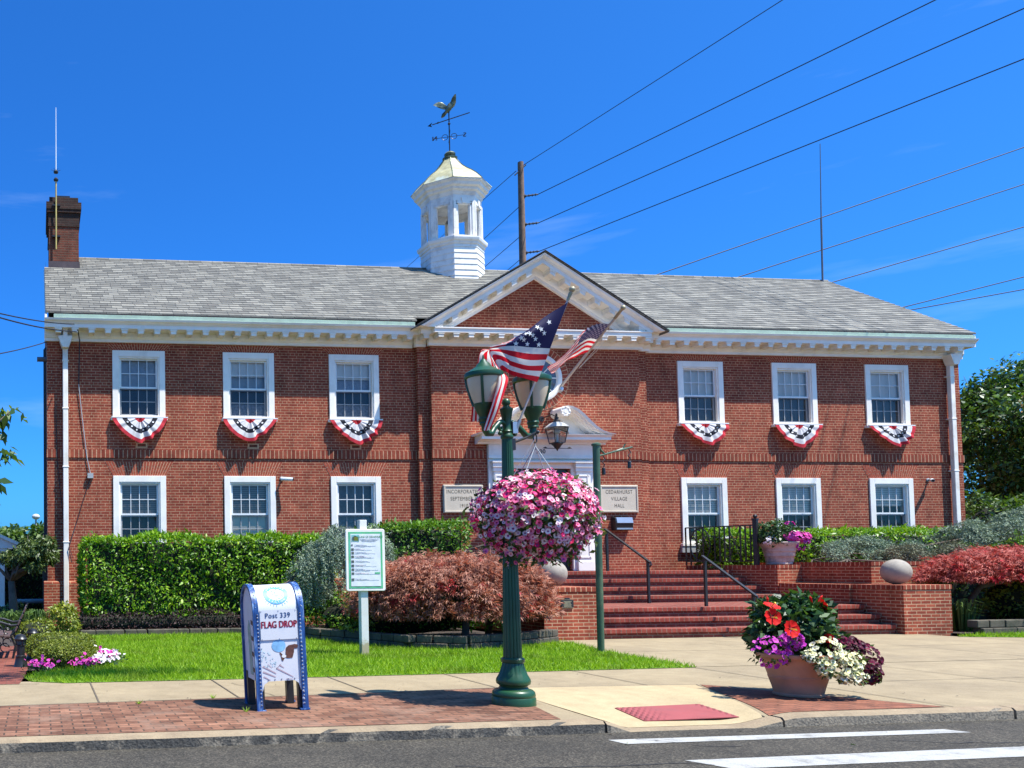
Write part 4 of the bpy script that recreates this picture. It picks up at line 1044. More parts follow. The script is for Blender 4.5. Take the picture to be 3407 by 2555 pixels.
# downspouts -----------------------------------------------------------------
for x, zb in ((.645, .62), (24.42, .3)):
    b = B()
    b.box(x-.062, x+.062, -.17, -.06, zb, 6.86)
    for q in (2.2, 4.0, 5.4, 6.55): b.box(x-.078, x+.078, -.178, -.0, q, q+.035)
    d = b.build('downspout', M['white_dirty'], hall, bevel=.012)
    b = B(); b.box(x-.055, x+.055, -.30, -.19, 7.12, 7.31)
    b.prism_y([(x-.17, 7.14), (x+.17, 7.14), (x+.165, 7.10), (x+.075, 6.86), (x-.075, 6.86), (x-.165, 7.10)], -.30, -.05)
    b.build('leader_head', M['white_dirty'], d, bevel=.01)
# stone plaques ---------------------------------------------------------------
for x0, x1, lines in ((C-2.57, C-1.53, ['INCORPORATED', 'SEPTEMBER 1', '1910']), (C+1.56, C+2.60, ['CEDARHURST', 'VILLAGE', 'HALL'])):
    b = B(); z0, z1 = 2.89, 3.59
    b.box(x0, x1, -.345, -.29, z0, z1)
    p = b.build('stone_plaque', M['stone'], hall, bevel=.01)
    b = B(); fw = .05
    for (a, c, d, e) in ((x0+.015, x1-.015, z1-fw, z1-.015), (x0+.015, x1-.015, z0+.015, z0+fw), (x0+.015, x0+fw, z0+fw, z1-fw), (x1-fw, x1-.015, z0+fw, z1-fw)): b.box(a, c, -.362, -.343, d, e)
    b.build('border', M['stone'], p, bevel=.006)
    b = B(); xc = (x0+x1)/2
    for k, t_ in enumerate(lines): put_text(b, t_, .13, lambda x, y, k=k: (xc+x, -.3468, z1-.215-.175*k+y), 1.12, .82, bold=.003)
    b.build('lettering', M['letter'], p)
b = B(); b.box(1.28, 1.72, -.10, -.05, .78, 1.12); cs = b.build('cornerstone', M['stone'], hall)
# brick-framed vents under the upper sills
for x in (WX[0]+.06, WX[1]+.1, WX[2]+.02):
    b = B(); b.box(x-.14, x+.14, -.006, .01, 4.50, 4.62); b.mi = 1; b.box(x-.10, x+.10, -.008, .01, 4.53, 4.60); b.build('air_vent', [M['mortar'], M['chimney']], hall)
# ------------------------------------------------------------------ entrance steps, piers, planter walls
stp = thing('entrance_steps', 'broad red brick entrance steps with a landing, rising to the white doorway', 'steps', (13.8, -5.2, .15))
YS = [-5.25, -4.92, -4.59, -2.50, -2.16, -1.82, -1.46]; ZS = [.338, .525, .712, .872, 1.056, 1.24, 1.425]
def wall_x(y): return 16.95 if y < -2.5 else 16.95-(y+2.5)*.26          # splayed right-hand wall
for i in range(7):
    y0 = YS[i]; y1 = YS[i+1]+.06 if i < 6 else -.305; z1 = ZS[i]; z0 = ZS[i-1]-.02 if i else .10; hN = .076
    xl = 10.60; xr = 17.02 if i < 3 else (wall_x(y0)+.02)
    b = B(); b.mi = 0
    b.box(xl, xr, y0+.035, y1, z0, z1-hN)
    b.mi = 1
    V = [(xl, y0, z1-hN), (xr, y0, z1-hN), (xr, y0, z1-.006), (xl, y0, z1-.006)]; b.add(V, [(0, 1, 2, 3)])
    b.add([(xl, y0, z1-hN), (xr, y0, z1-hN), (xr, y0+.036, z1-hN), (xl, y0+.036, z1-hN)], [(3, 2, 1, 0)])
    b.quad((xl, y0, z1-.006), (xr, y0, z1-.006), (xr, y0+.008, z1), (xl, y0+.008, z1))
    b.mi = 2
    xr2 = xr if i < 3 else wall_x(y1)+.02
    b.quad((xl, y0+.008, z1), (xr, y0+.008, z1), (xr2, y1, z1), (xl, y1, z1))
    b.build('step', [M['brick_step'], M['rowlock'], M['tread']], stp)
def pier(name, label, x0, x1, y0, y1, z0, z1, cap=.09):
    t = thing(name, label, 'pier', ((x0+x1)/2, (y0+y1)/2, z0))
    b = B(); b.box(x0, x1, y0, y1, z0-.05, z1-cap); b.build('shaft', M['brick_pier'], t)
    b = B(); b.box(x0-.012, x1+.012, y0-.012, y1+.012, z1-cap, z1); b.build('coping', M['soldier'], t, bevel=.006)
    return t
pl = pier('brick_pier', 'brick pier carrying a small bronze plaque and a stone ball', 9.52, 10.63, -5.33, -4.25, .15, 1.16)
pr_ = pier('brick_pier', 'plain brick pier at the steps beside the red maple, a stone ball on it', 17.06, 18.12, -5.38, -4.25, .15, 1.13)
def wallrun(name, label, polys, zt, mat=M['brick_pier'], cap=.08):
    """polys: plan outline; walls from the ground to zt with a brick-on-edge coping"""
    t = thing(name, label, 'planter wall', (polys[0][0], polys[0][1], .15))
    b = B(); b.prism_z(polys, .12, zt-cap); b.build('body', mat, t)
    cxy = np.mean(np.array(polys), 0); P2 = [tuple(cxy+(np.array(p)-cxy)*1.004) for p in polys]
    b = B(); b.prism_z(P2, zt-cap, zt); b.build('coping', M['soldier'], t)
    return t
wallrun('cheek_wall', 'low brick cheek wall running back from the plain pier', [(17.0, -4.26), (17.6, -4.26), (17.6, -2.52), (16.96, -2.52)], 1.125)
wallrun('cheek_wall', 'low brick cheek wall behind the pier with the bronze plaque', [(10.2, -4.26), (10.62, -4.26), (10.62, -1.0), (10.2, -1.0)], 1.15)
wallrun('planter_wall', 'splayed brick wall under the iron railing and white urn', [(16.95, -2.50), (17.56, -2.50), (17.56, -.36), (16.36, -.36)], 1.545)
wallrun('planter_wall', 'raised brick planter wall with cedar behind the stone ball', [(17.57, -4.22), (18.9, -4.22), (18.9, -.1), (17.57, -.1)], 1.60)
def stone_ball(label, x, y, z):
    b = B(); b.ball((x, y, z+.26), .26, 40, 24); o = b.build('stone_ball', M['ball'], None, smooth=True)
    return tag(o, label, 'stone ball', 'stone balls on the brick piers')
stone_ball('round stone ball on the brick pier with the bronze plaque', 10.06, -4.78, 1.158)
stone_ball('round stone ball on the plain brick pier beside the red maple', 17.56, -4.78, 1.128)
# bronze plaque on the left pier
bp = thing('bronze_plaque', 'small dark bronze memorial plaque on the brick pier', 'plaque', (10.0, -5.345, .9))
x0, z0 = at_y(*[(1750+485/4.148)*2212/3407, (1780+1005/4.148)*2212/3407], -5.34)[[0, 2]]; x1, z1 = at_y(*[(1750+652/4.148)*2212/3407, (1780+890/4.148)*2212/3407], -5.34)[[0, 2]]
b = B(); xm = (x0+x1)/2; b.prism_y([(x0, z0), (x1, z0), (x1, z1), (xm+.06, z1), (xm+.04, z1+.035), (xm-.04, z1+.035), (xm-.06, z1), (x0, z1)], -5.352, -5.33); b.build('plate', M['black_metal'], bp, bevel=.004)
b = B()
for k in range(7):
    w = (x1-x0)*.38*rnd.uniform(.6, 1); zz = z1-.03-(z1-z0-.04)*k/7; b.box(xm-w, xm+w, -5.3545, -5.351, zz-.010, zz)
b.box(x0, x1, -5.3535, -5.351, z0, z0+.006); b.box(x0, x1, -5.3535, -5.351, z1-.006, z1)
b.build('lettering', M['p_eye_yel'] if False else M['gold_ball'], bp)

# handrails -------------------------------------------------------------------
def handrail(label, x, ya, za, yb, zb, ta, tb):
    t = thing('handrail', label, 'handrail', (x, yb, zb), 'black iron handrails on the steps')
    b = B(); b.box(x-.024, x+.024, ya-.024, ya+.024, za, ta-.01); b.build('post', M['black_metal'], t)
    b = B(); b.box(x-.024, x+.024, yb-.024, yb+.024, zb, tb-.01); b.build('post', M['black_metal'], t)
    d = unit(np.array([0, yb-ya, tb-ta])); p0 = np.array([x, ya, ta])-d*.08; p1 = np.array([x, yb, tb])+d*.10
    up = np.cross(d, [1., 0, 0]); up = up if up[2] > 0 else -up
    b = B(); b.obox((p0+p1)/2, ((1, 0, 0), d, up), .027, np.linalg.norm(p1-p0)/2, .016); b.tube([p1, p1+np.array([0, -.02, -.05]), p1+np.array([0, .03, -.09])], .02, 6); b.build('rail', M['black_metal'], t)
handrail('black iron handrail from the landing up to the white doorway', 13.58, -1.30, ZS[6], -2.72, ZS[2], 2.41, 1.665)
handrail('black iron handrail from the forecourt up to the landing', 13.64, -4.36, ZS[2], -5.58, .15, 1.71, 1.0)
# ornamental railing beside the urn
rl = thing('iron_railing', 'ornamental black iron railing with scrolls and crossed bars beside the urn', 'railing', (16.9, -1.95, 1.545))
A0 = np.array([16.26, -.50, 0]); A1 = np.array([16.90, -1.97, 0]); L = np.linalg.norm(A1-A0); d = (A1-A0)/L; nn = np.array([-d[1], d[0], 0])
ZB, ZT_ = 1.64, 2.49
def rp(s, z): return A0+d*s*L+np.array([0, 0, z])
b = B(); b.obox(rp(1.0, 2.08), (d, nn, (0, 0, 1)), .045, .045, .54); b.obox(rp(1.0, 2.63), (d, nn, (0, 0, 1)), .055, .055, .02); b.ball(rp(1.0, 2.70), .048, 14, 8); b.build('post', M['black_metal'], rl)
b = B(); b.obox(rp(.5, ZT_), (d, nn, (0, 0, 1)), L/2, .022, .014); b.obox(rp(.5, ZB), (d, nn, (0, 0, 1)), L/2, .016, .012); b.build('rail', M['black_metal'], rl)
for s in (.0, .07, .16, .26, .43, .50, .57, .64, .79, .86, .93):
    b = B(); lo = 1.55 if s in (.0, .07, .26) else ZB; b.obox(rp(s, (ZT_+lo)/2), (d, nn, (0, 0, 1)), .014, .014, (ZT_-lo)/2); b.build('bar', M['black_metal'], rl)
b = B(); cc = .215
for k, sg in ((0, 1), (1, -1)):
    b.tube([rp(cc+sg*(-.145+.0)*math.cos(a)+.0, 2.06+.40*math.sin(a)) for a in np.linspace(-PI/2, PI/2, 18)], .015, 5)
b.tube([rp(.09, 2.38), rp(.16, 2.12), rp(.24, 1.80), rp(.34, 1.66)], .010, 5); b.tube([rp(.21, 2.44), rp(.28, 2.2), rp(.33, 2.0), rp(.37, 1.86)], .010, 5)
b.tube([rp(.36, 2.44), rp(.26, 2.1), rp(.20, 1.9), rp(.14, 1.70)], .010, 5)
for (s0, s1) in ((.62, .80), (.80, .62)): b.tube([rp(s0, ZT_), rp(s1, ZB)], .010, 5)
b.obox(rp(.71, 2.065), (d, nn, (0, 0, 1)), .03, .014, .02)
b.build('scrollwork', M['black_metal'], rl)

# wall-mounted things ----------------------------------------------------------
mb = thing('wall_mailbox', 'black wall mailbox with a steel flap under the hall name plaque', 'mailbox', (C+2.1, -.31, 2.45))
b = B(); x0, x1 = C+1.87, C+2.34; b.prism_x([(-.305, 2.44), (-.47, 2.44), (-.50, 2.62), (-.46, 2.76), (-.305, 2.78)], x0, x1); b.build('body', M['black_metal'], mb, bevel=.008)
b = B(); b.prism_x([(-.502, 2.62), (-.51, 2.625), (-.470, 2.765), (-.462, 2.76)], x0+.03, x1-.01); b.box(x0+.03, x1-.01, -.486, -.478, 2.46, 2.50); b.build('flap', M['steel'], mb)
lt = thing('door_lantern', 'black glass lantern hanging in front of the swan neck pediment', 'lantern', (12.63, -.9, 4.5))
lx, ly = 12.60, -.95
b = B()
ZL = [4.56, 4.93]; wt, wb_ = .185, .125
for sx, sy in ((-1, -1), (1, -1), (1, 1), (-1, 1)): b.tube([(lx+sx*wb_, ly+sy*wb_, ZL[0]), (lx+sx*wt, ly+sy*wt, ZL[1])], .012, 5)
for z, w in ((ZL[0], wb_), (ZL[1], wt)):
    q = [(lx-w, ly-w, z), (lx+w, ly-w, z), (lx+w, ly+w, z), (lx-w, ly+w, z), (lx-w, ly-w, z)]; b.tube(q, .013, 5)
b.lathe([(.13, 4.56), (.14, 4.54), (.09, 4.49), (.06, 4.44), (.02, 4.40), (.005, 4.36)], (lx, ly, 0), 16)
b.tube([(lx-.34, ly, 4.43), (lx+.34, ly, 4.43)], .009, 5)
for s in (-1, 1): b.tube([(lx+s*.38, ly, 4.43), (lx+s*.31, ly, 4.45), (lx+s*.25, ly, 4.43)], [.004, .022, .004], 6)
b.lathe([(.085, 5.06), (.09, 5.10), (.05, 5.13), (.045, 5.17), (.06, 5.185), (.02, 5.22), (.03, 5.26), (.004, 5.30)], (lx, ly, 0), 14)
b.tube([(lx, ly, 5.20), (lx, ly+.2, 5.30), (lx, -.3, 5.26)], .014, 6); b.lathe([(.07, 0), (.07, .02)], (lx, -.325, 5.26), 14, axis='y')
b.build('frame', M['black_metal'], lt)
b = B(); b.lathe([(.29, 4.935), (.27, 4.955), (.18, 5.03), (.10, 5.07)], (lx, ly, 0), 24); b.build('cap', M['plastic_grey'], lt, smooth=True, auto=40)
b = B(); V = []
for z, w in ((ZL[0]+.01, wb_-.004), (ZL[1]-.01, wt-.004)): V += [(lx-w, ly-w, z), (lx+w, ly-w, z), (lx+w, ly+w, z), (lx-w, ly+w, z)]
b.add(V, [(i, (i+1) % 4, 4+(i+1) % 4, 4+i) for i in range(4)]); b.build('glass', M['glass'], lt)
b = B(); b.ball((lx, ly, 4.84), .085, 14, 8, .8); b.tube([(lx, ly, 4.56), (lx, ly, 4.76)], .03, 8); b.build('bulb', M['bulb'], lt)
def camera_unit(label, x, y, z, dx):
    t = thing('security_camera', label, 'camera', (x, y, z), 'cameras on the brick wall')
    b = B(); b.lathe([(.05, 0), (.05, -.02), (.025, -.03), (.025, -.10)], (x, y, z), 12, axis='y'); b.build('mount', M['plastic_grey'], t)
    b = B(); a = np.array([x-.03*dx, y-.10, z-.01]); e = np.array([x+.22*dx, y-.24, z-.04]); b.tube([a, e], [.045, .042], 12); b.build('housing', M['ant_white'], t)
    b = B(); b.tube([e, e+unit(e-a)*.015], .036, 12); b.build('lens', M['black_metal'], t)
camera_unit('white security camera on the brick wall beside a lower window near the bay', 5.95, -.0, 3.76, 1.0)
camera_unit('small security camera on the brick wall between window and downspout at the cedar end', 23.72, -.0, 3.78, -.5)

# antennas ---------------------------------------------------------------------
an = thing('antenna', 'tall white whip antenna on a yellow mast strapped to the chimney', 'antenna', (.5, 2.93, 10.4))
b = B(); b.tube([(.505, 2.90, 12.55), (.51, 2.90, 14.36)], [.017, .010], 6); b.build('whip', M['ant_white'], an)
b = B(); b.tube([(.50, 2.90, 10.38), (.505, 2.90, 12.35)], .022, 8); b.build('mast', M['ant_yellow'], an)
b = B()
for z in (12.55, 12.33): b.lathe([(.02, -.05), (.06, -.04), (.07, 0), (.03, .05)], (.505, 2.90, z), 10)
for a in range(6): b.tube([(.505, 2.9, 12.57), (.505+.13*math.cos(a*PI/3), 2.9+.13*math.sin(a*PI/3), 12.60)], .005, 4)
for z in (10.75, 11.62): b.box(.40, .62, 2.90, 2.99, z-.02, z+.02)
b.build('fitting', M['black_metal'], an)
an = thing('antenna', 'thin grey whip antenna rising from the roof ridge by the hip of slates', 'antenna', (24.68, 3.85, 10.4))
b = B(); b.tube([(24.64, 3.85, 10.4), (24.68, 3.85, 12.5)], .028, 6); b.build('mast', M['ant_grey'], an)
b = B(); b.tube([(24.68, 3.85, 12.5), (24.75, 3.85, 14.9)], [.018, .010], 6); b.build('whip', M['ant_grey'], an)
an['label'] = 'thin grey whip antenna on the bare end of the roof ridge, away from the chimney'

# buntings ----------------------------------------------------------------------
def star_pts(r, n=5, inner=.42):
    return [((r if k % 2 == 0 else r*inner)*math.sin(k*PI/n), (r if k % 2 == 0 else r*inner)*math.cos(k*PI/n)) for k in range(2*n)]
def bunting(label, x, seed):
    g = random.Random(seed); W, H = .675, .62; nr, na = 14, 96
    t = thing('bunting', label, 'bunting', (x, -.1, UB), 'patriotic buntings under the upper windows')
    ph = g.uniform(-1, 1); skew = g.uniform(-.09, .09); amp = g.uniform(.8, 1.35); npl = g.uniform(4.6, 6.6); H *= g.uniform(.93, 1.07)
    def surf(a, r):
        """a in 0..1 along the fan, r 0..1 outwards"""
        th = PI*a; cx, cz = math.cos(th), math.sin(th)
        n_ = 1.42; k = (abs(cx)**n_+abs(cz)**n_)**(-1/n_)
        ox, oz = -W*cx*k, H*cz*k
        fold = math.sin(a*npl*2*PI+ph*6)*.55+math.sin(a*npl*2.63*PI+seed)*.45
        env = math.sin(PI*a)**.7
        y = -.10-.15*env*r*(1.0-.35*r)*1.2-.024*amp*fold*env*(.35+.65*r)*2.0
        rr = r*(1+.035*fold*env*r)
        xo = ox*rr+(skew+.02*fold)*env*r
        return np.array([x+xo, y, UB-.01-oz*rr])
    V = []; UV = []
    for i in range(nr+1):
        for j in range(na+1):
            r = i/nr; a = j/na; V.append(tuple(surf(a, r))); UV.append((a, r))
    F = [(i*(na+1)+j, i*(na+1)+j+1, (i+1)*(na+1)+j+1, (i+1)*(na+1)+j) for i in range(nr) for j in range(na)]
    b = B(); b.add(V, F); o = b.build('cloth', M['bunting'], t, smooth=True)
    uv = o.data.uv_layers.new(name='UVMap')
    for lp in o.data.loops: uv.data[lp.index].uv = (UV[lp.vertex_index][0], min(.999, UV[lp.vertex_index][1]))
    for k in range(6):
        a0 = (k+.85)/6.7; r0 = .548
        p = surf(a0, r0); du = surf(a0+.01, r0)-surf(a0-.01, r0); dv = surf(a0, r0+.02)-surf(a0, r0-.02)
        du = unit(du); dv = unit(dv); n3 = np.cross(du, dv); n3 = n3 if n3[1] < 0 else -n3
        P2 = star_pts(.033); b = B(); b.add([p+du*u-dv*v+n3*.009 for u, v in P2], [tuple(range(10))]); b.build('star', M['star'], t)
    b = B(); b.box(x-W-.01, x+W+.01, -.115, -.086, UB-.02, UB+.008); b.build('heading', M['bunting'], t)
    b.v; return t
BLAB = ['fan bunting under the upper window nearest the downspout below the chimney', 'fan bunting under the middle one of three upper windows on the chimney side',
        'fan bunting under the upper window between the bay and the sign post side', 'fan bunting under the upper window above the iron railing',
        'fan bunting under the upper window above the white urn', 'fan bunting under the upper window nearest the tree at the building end']
BLAB[2] = 'fan bunting under the chimney-side upper window closest to the entrance bay'
for i in range(6):
    t = bunting(BLAB[i], WX[i]+.01, 3+i)
for o in bpy.data.objects:
    if o.name.startswith('heading'): o.data.materials[0] = M['star']
# ------------------------------------------------------------------ street lamp
LX, LY = 4.90, -12.45
lamp = thing('street_lamp', 'dark green fluted street lamp with two acorn lanterns by the kerb', 'street lamp', (LX, LY, .15))
G = M['lamp_green']
b = B()
b.lathe([(.215, 0), (.215, .07), (.207, .085), (.212, .10), (.205, .135), (.185, .155), (.15, .165), (.135, .185), (.14, .20), (.165, .215), (.17, .24), (.165, .265), (.14, .31), (.122, .36), (.110, .40), (.104, .43)], (LX, LY, .15), 64,
        lambda r, h, k, a: r*(1-(.045*(k % 4 in (0,)) if h > .27 else 0)))
b.lathe([(.104, .43), (.116, .44), (.118, .47), (.104, .485)], (LX, LY, .15), 48)
b.build('base', G, lamp, smooth=True, auto=35)
b = B(); b.lathe([(.094, .62), (.091, .70), (.053, 2.93)], (LX, LY, 0), 96, lambda r, h, k, a: r*(1-.10*max(0, math.cos(a*16))**2)); b.build('shaft', G, lamp, smooth=True, auto=40)
b = B(); b.lathe([(.053, 2.92), (.062, 2.93), (.064, 2.95), (.055, 2.965), (.05, 2.98), (.058, 3.0), (.045, 3.02), (.043, 3.06), (.047, 3.13), (.060, 3.21), (.066, 3.225), (.066, 3.24), (.05, 3.25), (.036, 3.262), (.030, 3.275), (.040, 3.29), (.042, 3.31), (.034, 3.335), (.015, 3.35), (.0, 3.355)], (LX, LY, 0), 40, lambda r, h, k, a: r*(1-.07*(k % 4 == 0)*(3.07 < h < 3.2))); b.build('capital', G, lamp, smooth=True, auto=40)
for s, lx, ly in ((-1, 4.60, -12.56), (1, 5.235, -12.38)):
    dv = unit(np.array([lx-LX, ly-LY, 0])); D_ = math.hypot(lx-LX, ly-LY)
    P = lambda r, z: np.array([LX, LY, z])+dv*r
    b = B(); b.tube([P(.03, 3.08), P(.08, 3.10), P(.115, 3.085), P(.19, 3.02), P(D_*.84-.04, 2.965), P(D_*.90, 2.962), P(D_*.985, 3.0), P(D_, 3.06)], [.022, .024, .028, .030, .033, .034, .036, .038], 12)
    b.tube([P(.09, 3.09), P(.115, 3.06), P(.115, 3.02), P(.09, 3.0), P(.07, 3.02), P(.085, 3.045)], .014, 8); b.ball(P(.10, 2.975), .024, 12, 8); b.tube([P(.10, 3.0), P(.10, 2.98)], .012, 6)
    arm = b.build('arm', G, lamp, smooth=True, auto=50)
    z = .0
    b = B(); b.lathe([(.050, 3.05), (.056, 3.06), (.050, 3.075), (.062, 3.11), (.055, 3.125), (.060, 3.15), (.075, 3.175), (.098, 3.235), (.106, 3.27), (.100, 3.272)], (lx, ly, z), 32)
    b.lathe([(.172, 3.535), (.192, 3.545), (.196, 3.565), (.190, 3.59), (.172, 3.60), (.155, 3.61), (.120, 3.632), (.080, 3.655), (.060, 3.69), (.040, 3.705), (.030, 3.725), (.012, 3.74), (.008, 3.775), (.0, 3.79)], (lx, ly, z), 40)
    for k in range(4):
        a = PI/4*1.25+k*PI/2; c, sn = math.cos(a), math.sin(a)
        b.tube([(lx+r*c, ly+r*sn, h) for r, h in ((.106, 3.25), (.128, 3.32), (.155, 3.42), (.172, 3.50), (.178, 3.555))], .014, 6)
    la = b.build('lantern', G, lamp, smooth=True, auto=35)
    b = B(); b.lathe([(.100, 3.268), (.122, 3.33), (.146, 3.41), (.163, 3.49), (.168, 3.545)], (lx, ly, z), 40, cap=False); b.build('globe', M['lamp_glass'], la, smooth=True)
b = B(); HX, HY = 5.17, -12.52
b.tube([(LX+.03, LY-.02, 2.87), (LX+.20, LY-.05, 2.935), (HX+.02, HY, 2.985)], .013, 8); b.box(LX+.02, LX+.07, LY-.045, LY+.005, 2.80, 2.92)
b.ball((HX+.03, HY, 2.985), .022, 10, 6)
b.tube([(HX, HY, 2.98), (HX-.018, HY, 2.94), (HX-.018, HY, 2.89), (HX, HY, 2.865), (HX+.018, HY, 2.89), (HX+.018, HY, 2.94), (HX, HY, 2.98)], .007, 6)
b.build('basket_bracket', M['black_metal'], lamp)

# hanging basket -------------------------------------------------------------------
hb = thing('hanging_basket', 'huge dome of pink, crimson and white petunias hanging from the lamp', 'hanging basket', (HX, HY, 2.1))
BC = np.array([5.175, -12.50, 2.10])
b = B()
for a in range(4):
    q = a*PI/2+.5; b.tube([(HX, HY, 2.84), (BC[0]+.30*math.cos(q), BC[1]+.30*math.sin(q), 2.38)], .0045, 5)
b.tube([(HX, HY, 2.865), (HX, HY, 2.80)], .007, 5); b.tube([(LX+.03, LY-.04, 2.52), (HX-.02, HY-.02, 2.9)], .004, 5)
b.build('wire', M['plastic_grey'], hb)
b = B(); b.lathe([(.02, 1.86), (.16, 1.88), (.30, 1.98), (.36, 2.12), (.38, 2.22), (.30, 2.30), (.05, 2.38)], (BC[0], BC[1], 0), 24); b.build('liner', M['soil'], hb)
g = np.random.default_rng(21)
def dome_pts(n, seed, jit=.06, zmin=-.8, bottom=True):
    g = np.random.default_rng(seed); P = []; Nn = []
    while len(P) < n:
        v = unit(g.normal(size=3))
        if v[2] < zmin: continue
        th = math.atan2(v[1], v[0])
        R = .59+.045*math.sin(3*th+1)+.03*math.sin(7*th)+.03*math.sin(5*th+v[2]*4)
        p = np.array([v[0]*R, v[1]*R*.93, v[2]*(.44 if v[2] > 0 else .50)])
        if v[2] < 0: p[:2] *= 1+.22*v[2]
        k = 1+g.normal()*jit-(.22*g.random() if g.random() < .25 else 0)
        P.append(BC+p*k); Nn.append(unit(v*np.array([1, 1, 1.3])))
    return np.array(P), np.array(Nn)
P_, N_ = dome_pts(5200, 5, .09); FOL = (P_-N_*.05, N_)
g = np.random.default_rng(8)
P_, N_ = dome_pts(3000, 6, .06)
rel = P_-BC; th = np.arctan2(rel[:, 1], rel[:, 0])
def nz3(P, f, s): return np.sin(P[:, 0]*f+s)*np.sin(P[:, 1]*f*1.1+s*2)*np.sin(P[:, 2]*f*1.3+s*.7)
wsc = np.where(rel[:, 2] < .06, .26, .10)+.25*(nz3(P_, 9, 1.) > .25)
rsc = .16+.40*(nz3(P_, 8, 3.1) > .2)+.15*(rel[:, 2] > .25)
u = g.random(len(P_)); white = u < wsc; red = (~white) & (g.random(len(P_)) < rsc)
keep = (rel[:, 2] > -.08) | (g.random(len(P_)) < .80)
for nm, msk, mats, r in (('pink_petunias', ~white & ~red & keep, [M['p_pink'], M['p_red']], .029), ('crimson_petunias', red & keep, [M['p_red'], M['p_eye_dark']], .028), ('white_petunias', white & keep, [M['p_white'], M['p_eye_dark']], .028)):
    o = blooms(nm, P_[msk]+N_[msk]*.01, N_[msk]+np.array([0, -.25, .15]), r, mats, hb); kind(o, 'stuff')
# trailing stems below
g = np.random.default_rng(9); C_ = []; N2 = []
for k in range(70):
    a = g.uniform(0, 2*PI); r = g.uniform(.15, .55); z0 = BC[2]-.33+.12*(r > .42)-.05*g.random(); Ln = g.uniform(.04, .20)
    for q in range(int(Ln/.022)):
        C_.append([BC[0]+r*math.cos(a)+g.normal()*.012, BC[1]+r*.9*math.sin(a)+g.normal()*.012, z0-q*.022]); N2.append([math.cos(a), math.sin(a), -.1])
leaves('foliage', np.r_[FOL[0], np.array(C_)], np.r_[FOL[1], np.array(N2)], .055, .55, M['pet_leaf'], hb, seed=4)
sel = g.random(len(C_)) < .28
kind(blooms('trailing_petunias', np.array(C_)[sel], np.array(N2)[sel]+np.array([0, -.6, 0]), .027, [M['p_pink'], M['p_mag']], hb), 'stuff')

# flags ---------------------------------------------------------------------------
def bez_grid(ctrl, nu, nv):
    """Catmull-Rom surface through a control grid ctrl[v][u] of 3-D points"""
    ctrl = np.array(ctrl, float)
    def cr(P, t):
        n = len(P)-1; x = t*n; i = min(int(x), n-1); f = x-i
        p0 = P[max(i-1, 0)] if i > 0 else 2*P[0]-P[1]; p1, p2 = P[i], P[i+1]; p3 = P[i+2] if i+2 <= n else 2*P[n]-P[n-1]
        return .5*((2*p1)+(-p0+p2)*f+(2*p0-5*p1+4*p2-p3)*f*f+(-p0+3*p1-3*p2+p3)*f**3)
    def S(u, v): return cr(np.array([cr(row, u) for row in ctrl]), v)
    return S
def flag(name, S, parent, mat, smat, ripple, stars_r, nu=60, nv=39, grid=(9, 6), uo=0.0):
    V = []; UV = []
    def R(u, v):
        p = S(u, v); e = .01
        du = S(min(1, u+e), v)-S(max(0, u-e), v); dv = S(u, min(1, v+e))-S(u, max(0, v-e)); n = unit(np.cross(du, dv))
        if n[1] > 0: n = -n
        return p+n*ripple*(math.sin(u*11+v*4)+.6*math.sin(u*23-v*7))*min(1, u*3), n, unit(du), unit(dv)
    for j in range(nv+1):
        for i in range(nu+1): V.append(R(i/nu, j/nv)[0]); UV.append((i/nu, j/nv))
    F = [(j*(nu+1)+i, j*(nu+1)+i+1, (j+1)*(nu+1)+i+1, (j+1)*(nu+1)+i) for j in range(nv) for i in range(nu)]
    b = B(); b.add(V, F); o = b.build(name, mat, parent, smooth=True)
    uv = o.data.uv_layers.new(name='UVMap')
    for p in o.data.polygons:
        i = p.index % nu; j = p.index // nu
        for lp in p.loop_indices:
            a, c = UV[o.data.loops[lp].vertex_index]; uv.data[lp].uv = (.002+a*.996, .002+c*.996)
    b = B()
    gr, gq = grid
    for r in range(gr):
        for q in range(gq if r % 2 == 0 else gq-1):
            u = uo+(.35-uo)*(q+.5+(0 if r % 2 == 0 else .5))/gq-(.05 if uo else 0); v = (7/13)*((r+.5)/gr if not uo else .24+.76*(r+.5)/gr)
            p, n, du, dv = R(u, v); dv = unit(dv-du*np.dot(du, dv))
            b = B()
            for s in (-1, 1): b.add([p+du*x*s-dv*y+n*.0035*s for x, y in star_pts(stars_r)], [tuple(range(10))])
            b.build('canton_star', smat, o)
    return o
K_ = 2212/3407
def z3(x, y, Y): return at_y((1000+x/2.212)*K_, (850+y/2.212)*K_, Y)
def zf(x, y, Y): return at_y((1300+x/2.3284)*K_, (900+y/2.3284)*K_, Y)
fl = thing('flag', 'national flag with a bright navy canton on a pale pole fixed to the lamp', 'flag', (LX, LY, 3.05), 'national flags')
tip = z3(1993, 262, -12.75); foot = z3(1600, 1245, -12.49)
b = B(); dirp = unit(tip-foot); b.tube([foot-dirp*.06, tip], .011, 8); b.build('pole', M['pole_flag'], fl)
b = B(); b.ball(tip+dirp*.02, .03, 14, 10); b.tube([tip-dirp*.10, tip-dirp*.015], [.014, .020], 8); b.build('finial', M['gold_ball'], fl)
b = B(); b.tube([foot-dirp*.10, foot+dirp*.05], .02, 8); b.box(foot[0]-.06, foot[0]-.005, foot[1]-.01, foot[1]+.05, foot[2]-.09, foot[2]+.03); b.build('bracket', M['steel'], fl)
ph = lambda x, y: z3(x, y, -12.70+.0004*(y-345)*.30)
